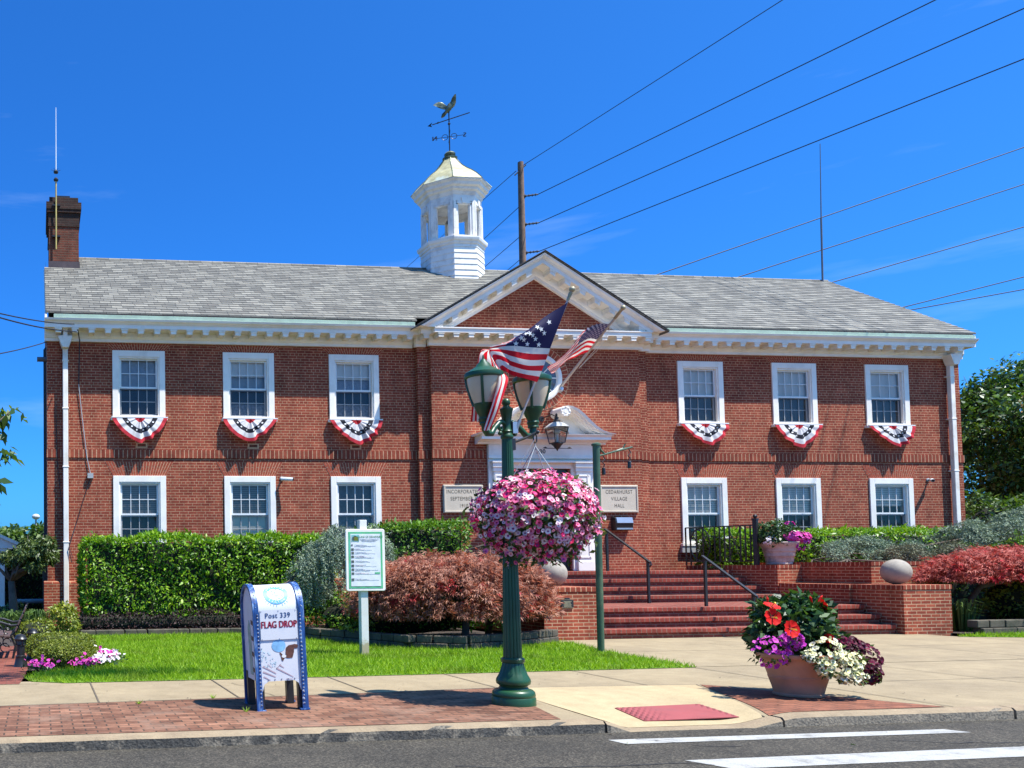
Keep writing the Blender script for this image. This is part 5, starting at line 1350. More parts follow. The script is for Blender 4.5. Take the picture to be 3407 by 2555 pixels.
ctrl = [[z3(1966, 345, -12.79), z3(1800, 450, -12.74), z3(1655, 560, -12.70), z3(1500, 640, -12.52), z3(1385, 690, -12.36), z3(1318, 715, -12.20), z3(1280, 960, -12.22), z3(1256, 1222, -12.24)],
        [z3(1905, 505, -12.75), z3(1760, 545, -12.76), z3(1620, 600, -12.74), z3(1480, 650, -12.50), z3(1386, 692, -12.34), z3(1322, 740, -12.18), z3(1310, 980, -12.20), z3(1300, 1222, -12.22)],
        [z3(1845, 662, -12.70), z3(1700, 655, -12.72), z3(1560, 650, -12.70), z3(1450, 670, -12.46), z3(1388, 695, -12.33), z3(1420, 830, -12.27), z3(1400, 1040, -12.36), z3(1335, 1255, -12.32)],
        [z3(1796, 797, -12.64), z3(1680, 800, -12.68), z3(1560, 770, -12.68), z3(1460, 725, -12.44), z3(1405, 740, -12.40), z3(1468, 890, -12.72), z3(1422, 1080, -12.80), z3(1352, 1290, -12.72)],
        [z3(1742, 932, -12.60), z3(1650, 905, -12.64), z3(1570, 885, -12.62), z3(1505, 850, -12.55), z3(1500, 870, -12.62), z3(1530, 915, -12.74), z3(1478, 1075, -12.80), z3(1402, 1278, -12.76)]]
flag('cloth', bez_grid(ctrl, 8, 5), fl, M['flag'], M['star'], .006, .029, 84, 52, (5, 3), .10)
f2 = thing('flag', 'faded national flag on an angled pole above the hall doorway', 'flag', (13.1, -.35, 6.0), 'national flags')
base = np.array([13.10, -.33, 6.05]); tip = at_x((1300+1793/2.3284)*K_, (900+297/2.3284)*K_, 13.16)
dp = unit(tip-base)
b = B(); b.tube([base, tip], [.036, .026], 10); b.build('pole', M['pole_flag'], f2)
b = B(); b.ball(tip+dp*.04, .055, 14, 10); b.tube([tip-dp*.30, tip+dp*.01], .034, 8); b.build('finial', M['gold_ball'], f2)
b = B(); b.lathe([(.09, 0), (.09, -.03), (.05, -.05), (.045, -.12)], (13.10, -.30, 6.02), 14, axis='y'); b.build('bracket', M['steel'], f2)
def pp(f): return base+(tip-base)*f
Lp = np.linalg.norm(tip-base)
def hoist(x, y):
    r = _ray((1300+x/2.3284)*K_, (900+y/2.3284)*K_); best = min((np.linalg.norm(np.cross(pp(f)-CO, r/np.linalg.norm(r))), f) for f in np.linspace(.2, 1, 161)); return pp(best[1])
h0, h1, h2 = hoist(1700, 412), hoist(1632, 540), hoist(1565, 655)
ya, yb, yc = h0[1], h1[1], h2[1]
b = B()
for q in (.02, -.06): b.tube([tip-dp*.12, pp(.62)+np.array([.10, 0, -.07+q]), pp(.30)+np.array([.05, 0, -.05])], .006, 4)
b.build('halyard', M['ant_white'], f2)
ctrl = [[h0, zf(1600, 415, ya+.03), zf(1490, 475, ya-.02), zf(1400, 585, ya+.05), zf(1300, 690, ya), zf(1215, 752, ya+.1)],
        [(h0+h1)/2, zf(1560, 468, ya+.1), zf(1455, 530, ya+.0), zf(1385, 615, ya+.1), zf(1298, 712, ya+.1), zf(1222, 765, ya+.15)],
        [h1, zf(1530, 522, yb-.05), zf(1430, 590, yb+.05), zf(1372, 655, yb), zf(1292, 735, yb+.05), zf(1230, 778, yb)],
        [(h1+h2)/2, zf(1510, 578, yb+.1), zf(1420, 632, yb+.1), zf(1362, 690, yb+.1), zf(1290, 755, yb+.1), zf(1238, 788, yb+.05)],
        [h2, zf(1500, 640, yc-.05), zf(1415, 672, yc), zf(1350, 712, yc+.05), zf(1290, 768, yc), zf(1246, 796, yc)]]
flag('cloth', bez_grid(ctrl, 8, 5), f2, M['flag_faded'], M['star_faded'], .012, .04)

# flag drop box ----------------------------------------------------------------------
X0, X1, YF, YB_, ZB0, ZC, RR = 2.185, 2.690, -12.475, -11.945, .45, 1.155, .265
box = thing('flag_drop_box', 'retired letter box painted with flag and eagle for dropping off flags', 'drop box', ((X0+X1)/2, -12.2, .15))
yc_ = (YF+YB_)/2
def arch(r, z0, n=18, ext=0): return [(yc_-r, z0)]+[(yc_-r*math.cos(PI*i/n), ZC+r*math.sin(PI*i/n)) for i in range(n+1)]+[(yc_+r, z0)]
b = B(); b.prism_x(arch(RR-.006, ZB0), X0+.012, X1-.012); b.build('body', M['box_white'], box, smooth=True, auto=30)
for xa, xb in ((X0-.012, X0+.048), (X1-.048, X1+.012)):
    o_, i_ = arch(RR+.012, .15), arch(RR-.018, .15); b = B(); n = len(o_); V = []
    for x in (xa, xb):
        V += [(x, p[0], p[1]) for p in o_]+[(x, p[0], p[1]) for p in i_]
    F = []
    for i in range(n-1):
        F += [(i, i+1, 2*n+i+1, 2*n+i), (n+i, 3*n+i, 3*n+i+1, n+i+1), (i, n+i, n+i+1, i+1), (2*n+i, 2*n+i+1, 3*n+i+1, 3*n+i)]
    F += [(0, 2*n, 3*n, n), (n-1, 2*n-1, 4*n-1, 3*n-1)]
    b.add(V, F)
    sf = b.build('side_flange', M['box_blue'], box, smooth=True, auto=35)
    b = B()
    for i in range(26):
        z = .22+i*.038 if i < 24 else 1.12; b.lathe([(.0085, 0), (.008, -.004), (.004, -.006)], ((xa+xb)/2+(.014 if xa < 2.4 else -.014), YF-.013, z), 8, axis='y')
    for i in range(1, 10):
        a = PI*i/20; b.ball(((xa+xb)/2, yc_-(RR+.012)*math.cos(a), ZC+(RR+.012)*math.sin(a)), .006, 6, 4)
    b.build('rivet', M['steel'], sf)
for x, y in ((X0+.005, YF+.035), (X1-.075, YF+.035), (X0+.005, YB_-.10), (X1-.085, YB_-.10)):
    b = B(); b.box(x, x+.075, y, y+.065, .15, .52); b.build('leg', M['black_metal'], box)
for xa in (X0+.005, X1-.055):
    for y in (YF-.03, YB_-.04):
        b = B(); b.box(xa-.02, xa+.075, y, y+.07, .15, .165); b.build('foot', M['box_blue'], box)
b = B(); b.prism_y([(X0+.05, ZB0+.002), (X0+.12, ZB0+.002), (X0+.075, ZB0-.03), (X0+.055, ZB0-.10), (X0+.048, ZB0-.10)], YF+.005, YF+.015); b.build('apron', M['box_white'], box)
b = B(); b.prism_y([(X1-.05, ZB0+.002), (X1-.12, ZB0+.002), (X1-.075, ZB0-.03), (X1-.055, ZB0-.10), (X1-.048, ZB0-.10)], YF+.005, YF+.015); b.build('apron', M['box_white'], box)
# curved front: s = height along the face, following the arch above ZC
def face(x, s, off=.002):
    if s <= ZC: return (x, YF+.006-off, s)
    a = (s-ZC)/(RR-.006); r = RR-.006+off; return (x, yc_-r*math.cos(a), ZC+r*math.sin(a))
XM = (X0+X1)/2
b = B(); z0, z1 = .865, 1.165
V = []; n = 8
for i in range(n+1):
    for x in (X0+.062, X1-.062): V.append(face(x, z0+(z1-z0)*i/n, .009))
b.add(V, [(2*i, 2*i+1, 2*i+3, 2*i+2) for i in range(n)])
for x in (X0+.062, X1-.062): b.add([face(x, z0, .009), face(x, z0, 0), face(x, z1, 0), face(x, z1, .009)], [(0, 1, 2, 3)])
b.add([face(X0+.062, z0, .009), face(X1-.062, z0, .009), face(X1-.062, z0, 0), face(X0+.062, z0, 0)], [(0, 1, 2, 3)])
nt_ = b.build('notice_plate', M['box_white'], box)
b = B(); put_text(b, 'Post 339', .072, lambda x, y: face(XM+x-.01, 1.085+y, .0115), 1.12, .92, bold=.002); b.build('lettering', M['ink_blue'], nt_)
b = B(); put_text(b, 'FLAG DROP', .098, lambda x, y: face(XM+x, .985+y, .0115), 1.02, .70, bold=.004); b.build('lettering', M['ink_red'], nt_)
b = B()
for x in (X0+.075, XM, X1-.075):
    for s in (.875, 1.155): p = face(x, s, .010); b.ball(p, .005, 6, 4)
for k in range(5): p = face(X0+.12+k*.068, ZB0+.02, .003); b.ball(p, .007, 6, 4)
b.build('screw', M['steel'], nt_)
# emblem on the hood
S0 = 1.335
def ringp(r0, r1, off, n=40, z=S0, xx=XM):
    V = []
    for k in range(n):
        a = 2*PI*k/n
        for r in (r0, r1): V.append(face(xx+r*math.cos(a), z+r*.88*math.sin(a), off))
    return V, [(2*k, 2*k+1, 2*((k+1) % n)+1, 2*((k+1) % n)) for k in range(n)]
b = B(); b.add(*ringp(.088, .130, .003)); b.add(*ringp(.001, .036, .0042)); 
for k in range(30):
    a = 2*PI*k/30+.05
    if k % 2 == 0 or rnd.random() < .5:
        V = [face(XM+r*math.cos(a+da), S0+r*.88*math.sin(a+da), .003) for r, da in ((.140, -.03), (.140, .03), (.163, .0))]; b.add(V, [(0, 1, 2)])
for k in range(46):
    a = rnd.uniform(0, 2*PI); r = rnd.uniform(.045, .082); c = (XM+r*math.cos(a), S0+r*.88*math.sin(a)); rr = rnd.uniform(.003, .008)
    b.add([face(c[0]+rr*math.cos(q), c[1]+rr*math.sin(q), .003) for q in (0, 1.5, 3.0, 4.6)], [(0, 1, 2, 3)])
em = b.build('emblem', M['emblem_blue'], box)
b = B()
b.add([face(XM+x, S0+y*.88, .0036) for x, y in star_pts(.086)], [tuple(range(10))]); b.build('emblem_star', M['box_white'], em)
b = B()
put_text(b, 'US', .052, lambda x, y: face(XM+x, S0-.017+y*.9, .0052), 1.0, .9, bold=.002)
for word, a0, sgn in (('AMERICAN', PI/2, -1), ('LEGION', -PI/2, 1)):
    w = .26
    for k, ch_ in enumerate(word):
        a = a0+sgn*(k-(len(word)-1)/2)*w*(1.15 if sgn > 0 else 1); r = .098 if sgn < 0 else .119
        tx, ty = (math.sin(a), -math.cos(a)) if sgn < 0 else (-math.sin(a), math.cos(a)); ux, uy = (math.cos(a), math.sin(a)) if sgn < 0 else (-math.cos(a), -math.sin(a))
        put_text(b, ch_, .030, lambda x, y: face(XM+r*math.cos(a)+tx*x+ux*y, S0+.88*(r*math.sin(a)+ty*x+uy*y), .0048), bold=.0015)
b.build('emblem_lettering', M['box_white'], em)
# painted panel: pale globe, eagle in a dive, faded stars and stripes
def fz(x, y): return (X0+.05+(x-150)/(440-150)*(X1-X0-.10), .455+(698-y)/(698-360)*(.865-.455))
b = B(); c = fz(287, 412); b.add([face(c[0]+.072*math.cos(a), c[1]+.062*math.sin(a), .0025) for a in np.linspace(0, 2*PI, 29)[:-1]], [tuple(range(28))]); b.build('painted_globe', M['sky_paint'], box)
b = B(); E1 = [(428, 410), (405, 404), (360, 412), (340, 430), (336, 470), (334, 490), (318, 494), (300, 470), (290, 468), (300, 500), (305, 535), (315, 540), (325, 520), (330, 508), (350, 518), (385, 516), (398, 470), (400, 440), (424, 440), (428, 425)]
b.prism([fz(*p) for p in E1], lambda p, q, t: face(p, q, t), .0025, .0032); eg = b.build('painted_eagle', M['eagle_brown'], box)
b = B(); c = fz(322, 500); b.add([face(c[0]+.024*math.cos(a), c[1]+.016*math.sin(a), .004) for a in np.linspace(0, 2*PI, 15)[:-1]], [tuple(range(14))]); b.build('eagle_head', M['star'], eg)
b = B()
for (xa, ya_, xb, yb_2, w) in ((162, 575, 260, 640, 13), (162, 620, 255, 668, 12), (165, 660, 215, 692, 10), (262, 595, 385, 675, 11), (285, 570, 320, 595, 10), (262, 600, 300, 560, 5), (200, 560, 230, 590, 6), (330, 690, 380, 690, 6)):
    p, q = np.array([xa, ya_]), np.array([xb, yb_2]); dd = (q-p)/np.linalg.norm(q-p); nn2 = np.array([-dd[1], dd[0]])*w/2
    b.add([face(*fz(*v), .0025) for v in (p+nn2, q+nn2*.5, q-nn2*.5, p-nn2)], [(0, 1, 2, 3)])
b.build('painted_stripe', M['stripe_paint'], box)
b = B(); g_ = random.Random(4)
for k in range(60):
    x = g_.uniform(155, 265); y = g_.uniform(400, 585)
    if y < 400+(x-155)*1.15: continue
    P2 = star_pts(.010); cx_, cz_ = fz(x, y); b.add([face(cx_+u, cz_+v, .0026) for u, v in P2], [tuple(range(10))])
b.build('painted_star', M['pale_star'], box)
b = B(); xs_ = X0+.0112
for poly, m_ in (([(-12.30, .50), (-12.18, .50), (-12.16, .75), (-12.14, .98), (-12.20, 1.06), (-12.25, 1.0), (-12.27, .8)], 0), ):
    b.prism([(p, q) for p, q in poly], lambda p, q, t: (t, p, q), xs_, xs_-.002)
b.build('painted_statue', M['verd_paint'], box)
b = B()
for k in range(4): z = .52+k*.16; b.prism([(-12.40, z), (-12.28, z+.02), (-12.28, z+.065), (-12.40, z+.045)], lambda p, q, t: (t, p, q), xs_, xs_-.0015)
b.build('painted_stripe', M['eagle_brown'], box)

box.rotation_euler = (0, math.radians(-2.2), 0)
# notice board ---------------------------------------------------------------------
sg = thing('notice_board', 'white framed village notice board on a square white post in the lawn', 'notice board', (5.2, -7.4, .15))
q0 = at_y(745, 1143, -7.45); q1 = at_y(832, 1276, -7.45); qx0, qx1, qz0, qz1 = q0[0], q1[0], q1[2], q0[2]
pxc = at_y(786, 1350, -7.38)[0]
b = B(); b.box(pxc-.062, pxc+.058, -7.44, -7.32, .12, 2.34); po = b.build('post', M['post_white'], sg, bevel=.006)
b = B(); b.box(pxc-.0630, pxc+.0590, -7.4410, -7.319, .13, .42); b.build('post_stain', M['rust'], po) if False else None
def rrect(x0, x1, z0, z1, r, n=5):
    P = []
    for cx_, cz_, a0 in ((x1-r, z0+r, -PI/2), (x1-r, z1-r, 0), (x0+r, z1-r, PI/2), (x0+r, z0+r, PI)):
        for i in range(n+1): a = a0+PI/2*i/n; P.append((cx_+r*math.cos(a), cz_+r*math.sin(a)))
    return P
b = B(); b.prism_y(rrect(qx0, qx1, qz0, qz1, .035), -7.475, -7.441); b.build('board', M['white'], sg, bevel=.008)
mx = .045; u0, u1, w0, w1 = qx0+mx, qx1-mx, qz0+mx, qz1-mx
b = B(); b.box(u0, u1, -7.479, -7.474, w0, w1); b.build('poster_border', M['poster_green'], sg)
b = B(); e = .033; V = []; nx_, nz_ = 12, 16
for j in range(nz_+1):
    for i in range(nx_+1):
        x = u0+e+(u1-u0-2*e)*i/nx_; z = w0+e+(w1-w0-2*e)*j/nz_; V.append((x, -7.4825-.0015*math.sin(x*37+z*21)-.001*math.sin(z*50), z))
b.add(V, [(j*(nx_+1)+i, j*(nx_+1)+i+1, (j+1)*(nx_+1)+i+1, (j+1)*(nx_+1)+i) for j in range(nz_) for i in range(nx_)]); ps = b.build('poster', M['poster'], sg, smooth=True)
px = lambda f: u0+e+(u1-u0-2*e)*f
pz_ = lambda f: w1-e-(w1-w0-2*e)*f
yp = -7.4862
b = B(); b.box(px(.03), px(.29), yp, yp+.002, pz_(.145), pz_(.015)); im = b.build('picture', M['print_teal'], ps)
b = B(); b.prism_y([(px(.05), pz_(.13)), (px(.05), pz_(.07)), (px(.15), pz_(.03)), (px(.27), pz_(.07)), (px(.27), pz_(.13))], yp-.001, yp+.0005); b.build('picture_house', M['print_dark'], im)
b = B(); b.box(px(.12), px(.24), yp-.002, yp-.0005, pz_(.13), pz_(.06)); b.build('picture_house', M['gold'], im)
b = B(); put_text(b, 'VILLAGE OF CEDARHURST', .046, lambda x, y: (px(.645)+x, yp-.0005, pz_(.075)+y), 1.0, .80, bold=.0008); b.build('heading', M['poster_green'], ps)
bg, bd, bpk = B(), B(), B(); g_ = random.Random(12)
rows = [.20, .275, .345, .415, .505, .585, .66, .735, .85]
for i, f in enumerate(rows):
    h = .028 if i == 0 else .045; w = .05 if i == 0 else .085
    bd.box(px(.02), px(.02+w), yp, yp+.002, pz_(f+h), pz_(f))
    for k in range(3 if i % 3 else 4):
        z = pz_(f+.006+k*.0125); L_ = g_.uniform(.2, .42) if k < 2 else g_.uniform(.5, .83); bb = (bpk if (k == 1 and i % 2) else bg)
        x = .13+(.06 if k == 1 else 0); bb.box(px(x), px(min(.97, x+L_)), yp+.0005, yp+.002, z-.003, z)
for k in range(5): bg.box(px(.31+.02*k), px(.95-.03*k), yp+.0005, yp+.002, pz_(.10+.011*k)-.002, pz_(.10+.011*k))
bd.build('picture_block', M['print_dark'], ps); bg.build('small_print', M['print_grey'], ps); bpk.build('small_print', M['print_pink'], ps)
b = B(); b.box(px(.80), px(.97), yp, yp+.002, pz_(.765), pz_(.735)); b.build('picture_block', M['poster_green'], ps)

# bracket post without its sign ------------------------------------------------------
bp2 = thing('bracket_post', 'slim green post with a bracket arm and two empty hooks', 'sign post', (9.05, -7.75, .15))
b = B(); b.tube([(9.03, -7.75, .12), (9.05, -7.75, 3.54)], .053, 20); b.lathe([(.07, 3.53), (.07, 3.56), (.03, 3.58)], (9.05, -7.75, 0), 16); b.build('post', M['pole_green'], bp2, smooth=True, auto=40)
e0_ = at_y(1362, 967, -7.75); b = B(); b.tube([(9.09, -7.75, 3.36), (9.35, -7.75, 3.43), tuple(e0_+np.array([.03, 0, 0.01]))], .016, 8)
b.tube([(9.09, -7.75, 3.54), (9.13, -7.75, 3.46), (9.19, -7.75, 3.40)], .016, 6); b.tube([(9.40, -7.75, 3.45), (9.52, -7.75, 3.49), (9.56, -7.75, 3.56)], .012, 6); b.build('arm', M['pole_green'], bp2)
for hx, hz in ((9.17, 3.36), (e0_[0]-.03, e0_[2]-.03)):
    b = B(); pts = [(hx, -7.75, hz), (hx+.03, -7.75, hz-.05), (hx-.02, -7.75, hz-.10), (hx+.02, -7.75, hz-.14), (hx, -7.75, hz-.18)]; b.tube(pts, .009, 6); b.lathe([(.022, 0), (.028, .01), (.026, .11), (.02, .12)], (hx, -7.75, hz-.31), 10); b.build('hook', M['black_metal'], bp2)
# ------------------------------------------------------------------ plants
def box_pts(n, x0, x1, y0, y1, z0, z1, seed, round_=.12, depth=.10, front=1.0):
    """points near the faces of a clipped hedge (front, top, ends), with wavy surface and rounded edges"""
    g = np.random.default_rng(seed); aF, aT, aE = (x1-x0)*(z1-z0)*front, (x1-x0)*(y1-y0), (y1-y0)*(z1-z0)
    t = aF+aT+2*aE; k = g.random(n)*t; P = np.zeros((n, 3)); Nn = np.zeros((n, 3)); u, v = g.random(n), g.random(n)
    f = k < aF; P[f] = np.c_[x0+u[f]*(x1-x0), np.full(f.sum(), y0), z0+v[f]*(z1-z0)]; Nn[f] = [0, -1, 0]
    f = (k >= aF) & (k < aF+aT); P[f] = np.c_[x0+u[f]*(x1-x0), y0+v[f]*(y1-y0), np.full(f.sum(), z1)]; Nn[f] = [0, 0, 1]
    f = (k >= aF+aT) & (k < aF+aT+aE); P[f] = np.c_[np.full(f.sum(), x0), y0+u[f]*(y1-y0), z0+v[f]*(z1-z0)]; Nn[f] = [-1, 0, 0]
    f = k >= aF+aT+aE; P[f] = np.c_[np.full(f.sum(), x1), y0+u[f]*(y1-y0), z0+v[f]*(z1-z0)]; Nn[f] = [1, 0, 0]
    # round the edges: pull towards an inner box
    lo = np.array([x0, y0, z0])+round_; hi = np.array([x1, y1, z1])-round_
    q = np.clip(P, lo, hi); d = P-q; L = np.linalg.norm(d, axis=1, keepdims=True)
    m_ = L[:, 0] > round_; P[m_] = q[m_]+d[m_]/L[m_]*round_; Nn = unit(Nn*.5+unit(d+1e-6)*.5)
    w = .05*np.sin(P[:, 0]*2.9+seed)+.04*np.sin(P[:, 2]*4.3+P[:, 0]*1.7)+.03*np.sin(P[:, 0]*7+P[:, 2]*6+2)
    P += Nn*(w[:, None]-depth*g.random((n, 1))**1.5+.02*g.normal(size=(n, 1)))
    return P, Nn
def hedge(name, label, x0, x1, y0, y1, z0, z1, n, mat, seed, L=.095, w=.36, shoots=60, cat='hedge', core_in=.13):
    t = thing(name, label, cat, ((x0+x1)/2, y0, z0))
    P, Nn = box_pts(n, x0, x1, y0, y1, z0, z1, seed)
    b = B(); c = core_in; b.box(x0+c, x1-c, y0+c, y1-.02, z0+.12, z1-c); b.build('shade_core', M['hedge_core'], t, bevel=.08)  # dark box added inside the leaves, keeps light from passing through
    g = np.random.default_rng(seed+50); C_ = []; N_ = []
    for k in range(shoots):
        x = g.uniform(x0+.05, x1-.05); y = g.uniform(y0, y0+.5*(y1-y0)); h = g.uniform(.03, .12)
        for q in range(7): C_.append([x+g.normal()*.02, y+g.normal()*.02, z1-.05+h*q/6]); N_.append([g.normal()*.5, -.3, 1])
    leaves('foliage', np.r_[P, np.array(C_)], np.r_[Nn, np.array(N_)], L, w, mat, t, out=.55, droop=.05, spread=.75, seed=seed)
    b = B()
    for k in range(int((x1-x0)/.45)):
        x = x0+.3+k*.45+rnd.uniform(-.1, .1); b.tube([(x, y0+.4, .12), (x+rnd.uniform(-.08, .08), y0+.35, z0+.5)], [.028, .018], 6)
    b.build('stem', M['bark'], t)
    return t
hedge('laurel_hedge', 'long clipped glossy laurel hedge under the windows on the chimney side', .98, 6.6, -2.1, -.75, .36, 2.27, 17000, M['laurel'], 31)
hedge('laurel_hedge', 'taller rounded laurel hedge between the cedar and the entrance', 7.35, 9.35, -2.9, -.9, .25, 2.50, 9500, M['laurel_dark'], 32)
hedge('laurel_hedge', 'pale green clipped hedge top behind the cedar past the white urn', 17.95, 24.6, -1.9, -.7, 1.1, 2.36, 9000, M['laurel'], 33)
hedge('laurel_hedge', 'rounded laurel bush behind the iron railing', 16.55, 18.0, -1.25, -.42, 1.45, 2.34, 3800, M['laurel'], 34, shoots=15)
hedge('barberry_hedge', 'low dark purple barberry shrubs at the foot of the long laurel hedge', .72, 5.3, -2.35, -1.7, .18, .62, 5200, M['barberry'], 35, L=.045, w=.6, shoots=1, cat='shrub', core_in=.08)

def blob_pts(n, c, r, seed, zmin=-.6, jit=.08, lump=.1):
    g = np.random.default_rng(seed); v = unit(g.normal(size=(n*2, 3))); v = v[v[:, 2] > zmin][:n]
    k = 1+lump*np.sin(v[:, 0]*5+seed)*np.sin(v[:, 1]*4+seed*2)+lump*.7*np.sin(v[:, 2]*6+v[:, 0]*4)
    k = k-jit*2*g.random(len(v))**2; return np.array(c)+v*np.array(r)*k[:, None], v
def shrub(name, label, c, r, n, mat, seed, L=.03, w=.5, zmin=-.7, lump=.08, core=True, cat='shrub', group=None, **kw):
    t = thing(name, label, cat, (c[0], c[1], c[2]-r[2]), group)
    P, Nn = blob_pts(n, c, r, seed, zmin, .1, lump); leaves('foliage', P, Nn, L, w, mat, t, seed=seed, **{**dict(out=.5, droop=.05, spread=.8), **kw})
    if core:
        b = B(); b.ball((0, 0, 0), 1, 16, 10); b.v = [(c[0]+x*r[0]*.82, c[1]+y*r[1]*.82, c[2]+z*r[2]*.82) for x, y, z in b.v]; b.build('shade_core', M['hedge_core'], t)  # dark inner ball added to stop light through the shrub
    return t
shrub('boxwood', 'clipped round boxwood with the flower border at its foot', (.385, -8.05, .33), (.47, .45, .22), 11000, M['box'], 41, lump=.05)
shrub('boxwood', 'wide clipped boxwood mound behind the round one', (.33, -7.0, .36), (.60, .5, .22), 9000, M['box'], 42, lump=.06)
shrub('golden_shrub', 'small yellow green shrub beside the downspout foot', (.50, -2.6, .50), (.30, .28, .36), 1500, M['gold'], 43, L=.075, lump=.2, core=False)
shrub('golden_shrub', 'low yellow shrub behind the boxwoods near the bench', (-.05, -5.4, .42), (.34, .3, .28), 1300, M['gold'], 44, L=.05, lump=.15)
shrub('golden_shrub', 'sparse yellow green shrub under the bronze maple by the notice post', (5.9, -5.2, .62), (.26, .25, .34), 330, M['gold'], 45, L=.07, lump=.3, core=False)
shrub('golden_shrub', 'yellow shrub glowing behind the stone ball by the red maple', (19.9, -3.2, 1.15), (.45, .4, .45), 1500, M['gold'], 46, L=.08, lump=.2)
shrub('golden_shrub', 'yellow green shrub in shade under the red maple', (21.0, -4.2, .75), (.6, .5, .6), 1700, M['gold'], 47, L=.08, lump=.25)
shrub('dark_shrub', 'dark evergreen undergrowth in the shade behind the bronze maple', (7.3, -3.9, .62), (2.0, .45, .5), 3800, M['laurel_dark'], 50, L=.07, lump=.2)
shrub('evergreen_shrub', 'dark evergreen mass under the trained cedar, behind the red maple', (22.6, -2.1, 1.05), (4.6, .45, 1.0), 6500, M['tree'], 51, L=.10, lump=.12)
shrub('purple_shrub', 'dusky purple shrub low under the red maple', (21.6, -4.5, .6), (.6, .5, .42), 1500, M['barberry'], 48, L=.06, lump=.25)
shrub('dark_shrub', 'dark green shrub at the frame edge past the red maple', (22.0, -5.2, .5), (.8, .5, .40), 2400, M['tree'], 49, L=.06, lump=.2)
def lilies(label, c, n, h, seed):
    t = thing('daylily_clump', label, 'plant', (c[0], c[1], c[2])); b = B(); g = random.Random(seed); V = []; F = []
    for k in range(n):
        a = g.uniform(0, 2*PI); r0 = g.uniform(0, .22); x, y = c[0]+r0*math.cos(a), c[1]+r0*math.sin(a); hh = h*g.uniform(.6, 1.15); o = hh*g.uniform(.3, .8); w = .012
        tx, ty = -math.sin(a)*w, math.cos(a)*w; b.add([(x-tx, y-ty, c[2]), (x+tx, y+ty, c[2]), (x+o*.35*math.cos(a)+tx, y+o*.35*math.sin(a)+ty, c[2]+hh*.8), (x+o*.35*math.cos(a)-tx, y+o*.35*math.sin(a)-ty, c[2]+hh*.8), (x+o*math.cos(a), y+o*math.sin(a), c[2]+hh*.72)], [(0, 1, 2, 3), (3, 2, 4)])
    b.build('blades', M['lily'], t); return t
lilies('clump of daylily leaves beside the gazebo base', (-.6, -1.5, .15), 130, .6, 3); lilies('clump of daylily leaves against the building corner', (.0, -1.9, .15), 150, .62, 4)
lilies('clump of long leaves at the back of the plain brick pier', (18.75, -5.0, .18), 170, .72, 5); lilies('clump of bright long leaves under the red maple trunk', (20.6, -4.9, .2), 170, .5, 6)
lilies('thin leafy stalks growing under the bronze maple', (8.25, -6.3, .3), 14, .75, 7)

# impatiens border
imp = thing('impatiens_border', 'border of pink and white impatiens round the boxwood', 'flowers', (.6, -8.4, .15))
g = np.random.default_rng(61); cl = [(-.03, -8.62, 0), (.09, -8.72, 0), (.60, -8.62, 0), (.72, -8.55, 0), (.83, -8.35, 1), (.88, -8.15, 1), (.98, -8.2, 1), (.92, -7.7, 0), (1.02, -7.75, 0), (.95, -7.35, 1), (1.06, -7.3, 1), (1.06, -7.55, 1), (1.14, -7.9, 1), (1.10, -7.65, 0)]
PP = {0: [], 1: []}; LF = []
for x, y, k in cl:
    for q in range(26): PP[k].append([x+g.normal()*.065, y+g.normal()*.055, .24+abs(g.normal())*.055])
    for q in range(60): LF.append([x+g.normal()*.085, y+g.normal()*.07, .15+g.random()*.12])
LF = np.array(LF); leaves('foliage', LF, np.tile([0, -.2, 1.], (len(LF), 1)), .055, .5, M['hib_leaf'], imp, seed=62)
for k, nm, m_ in ((0, 'pink_blossoms', [M['imp_pink'], M['p_eye_dark']]), (1, 'white_blossoms', [M['p_white'], M['p_white']])):
    P = np.array(PP[k]); kind(blooms(nm, P, np.tile([0, -.6, .8], (len(P), 1)), .026, m_, imp, seed=63+k), 'stuff')

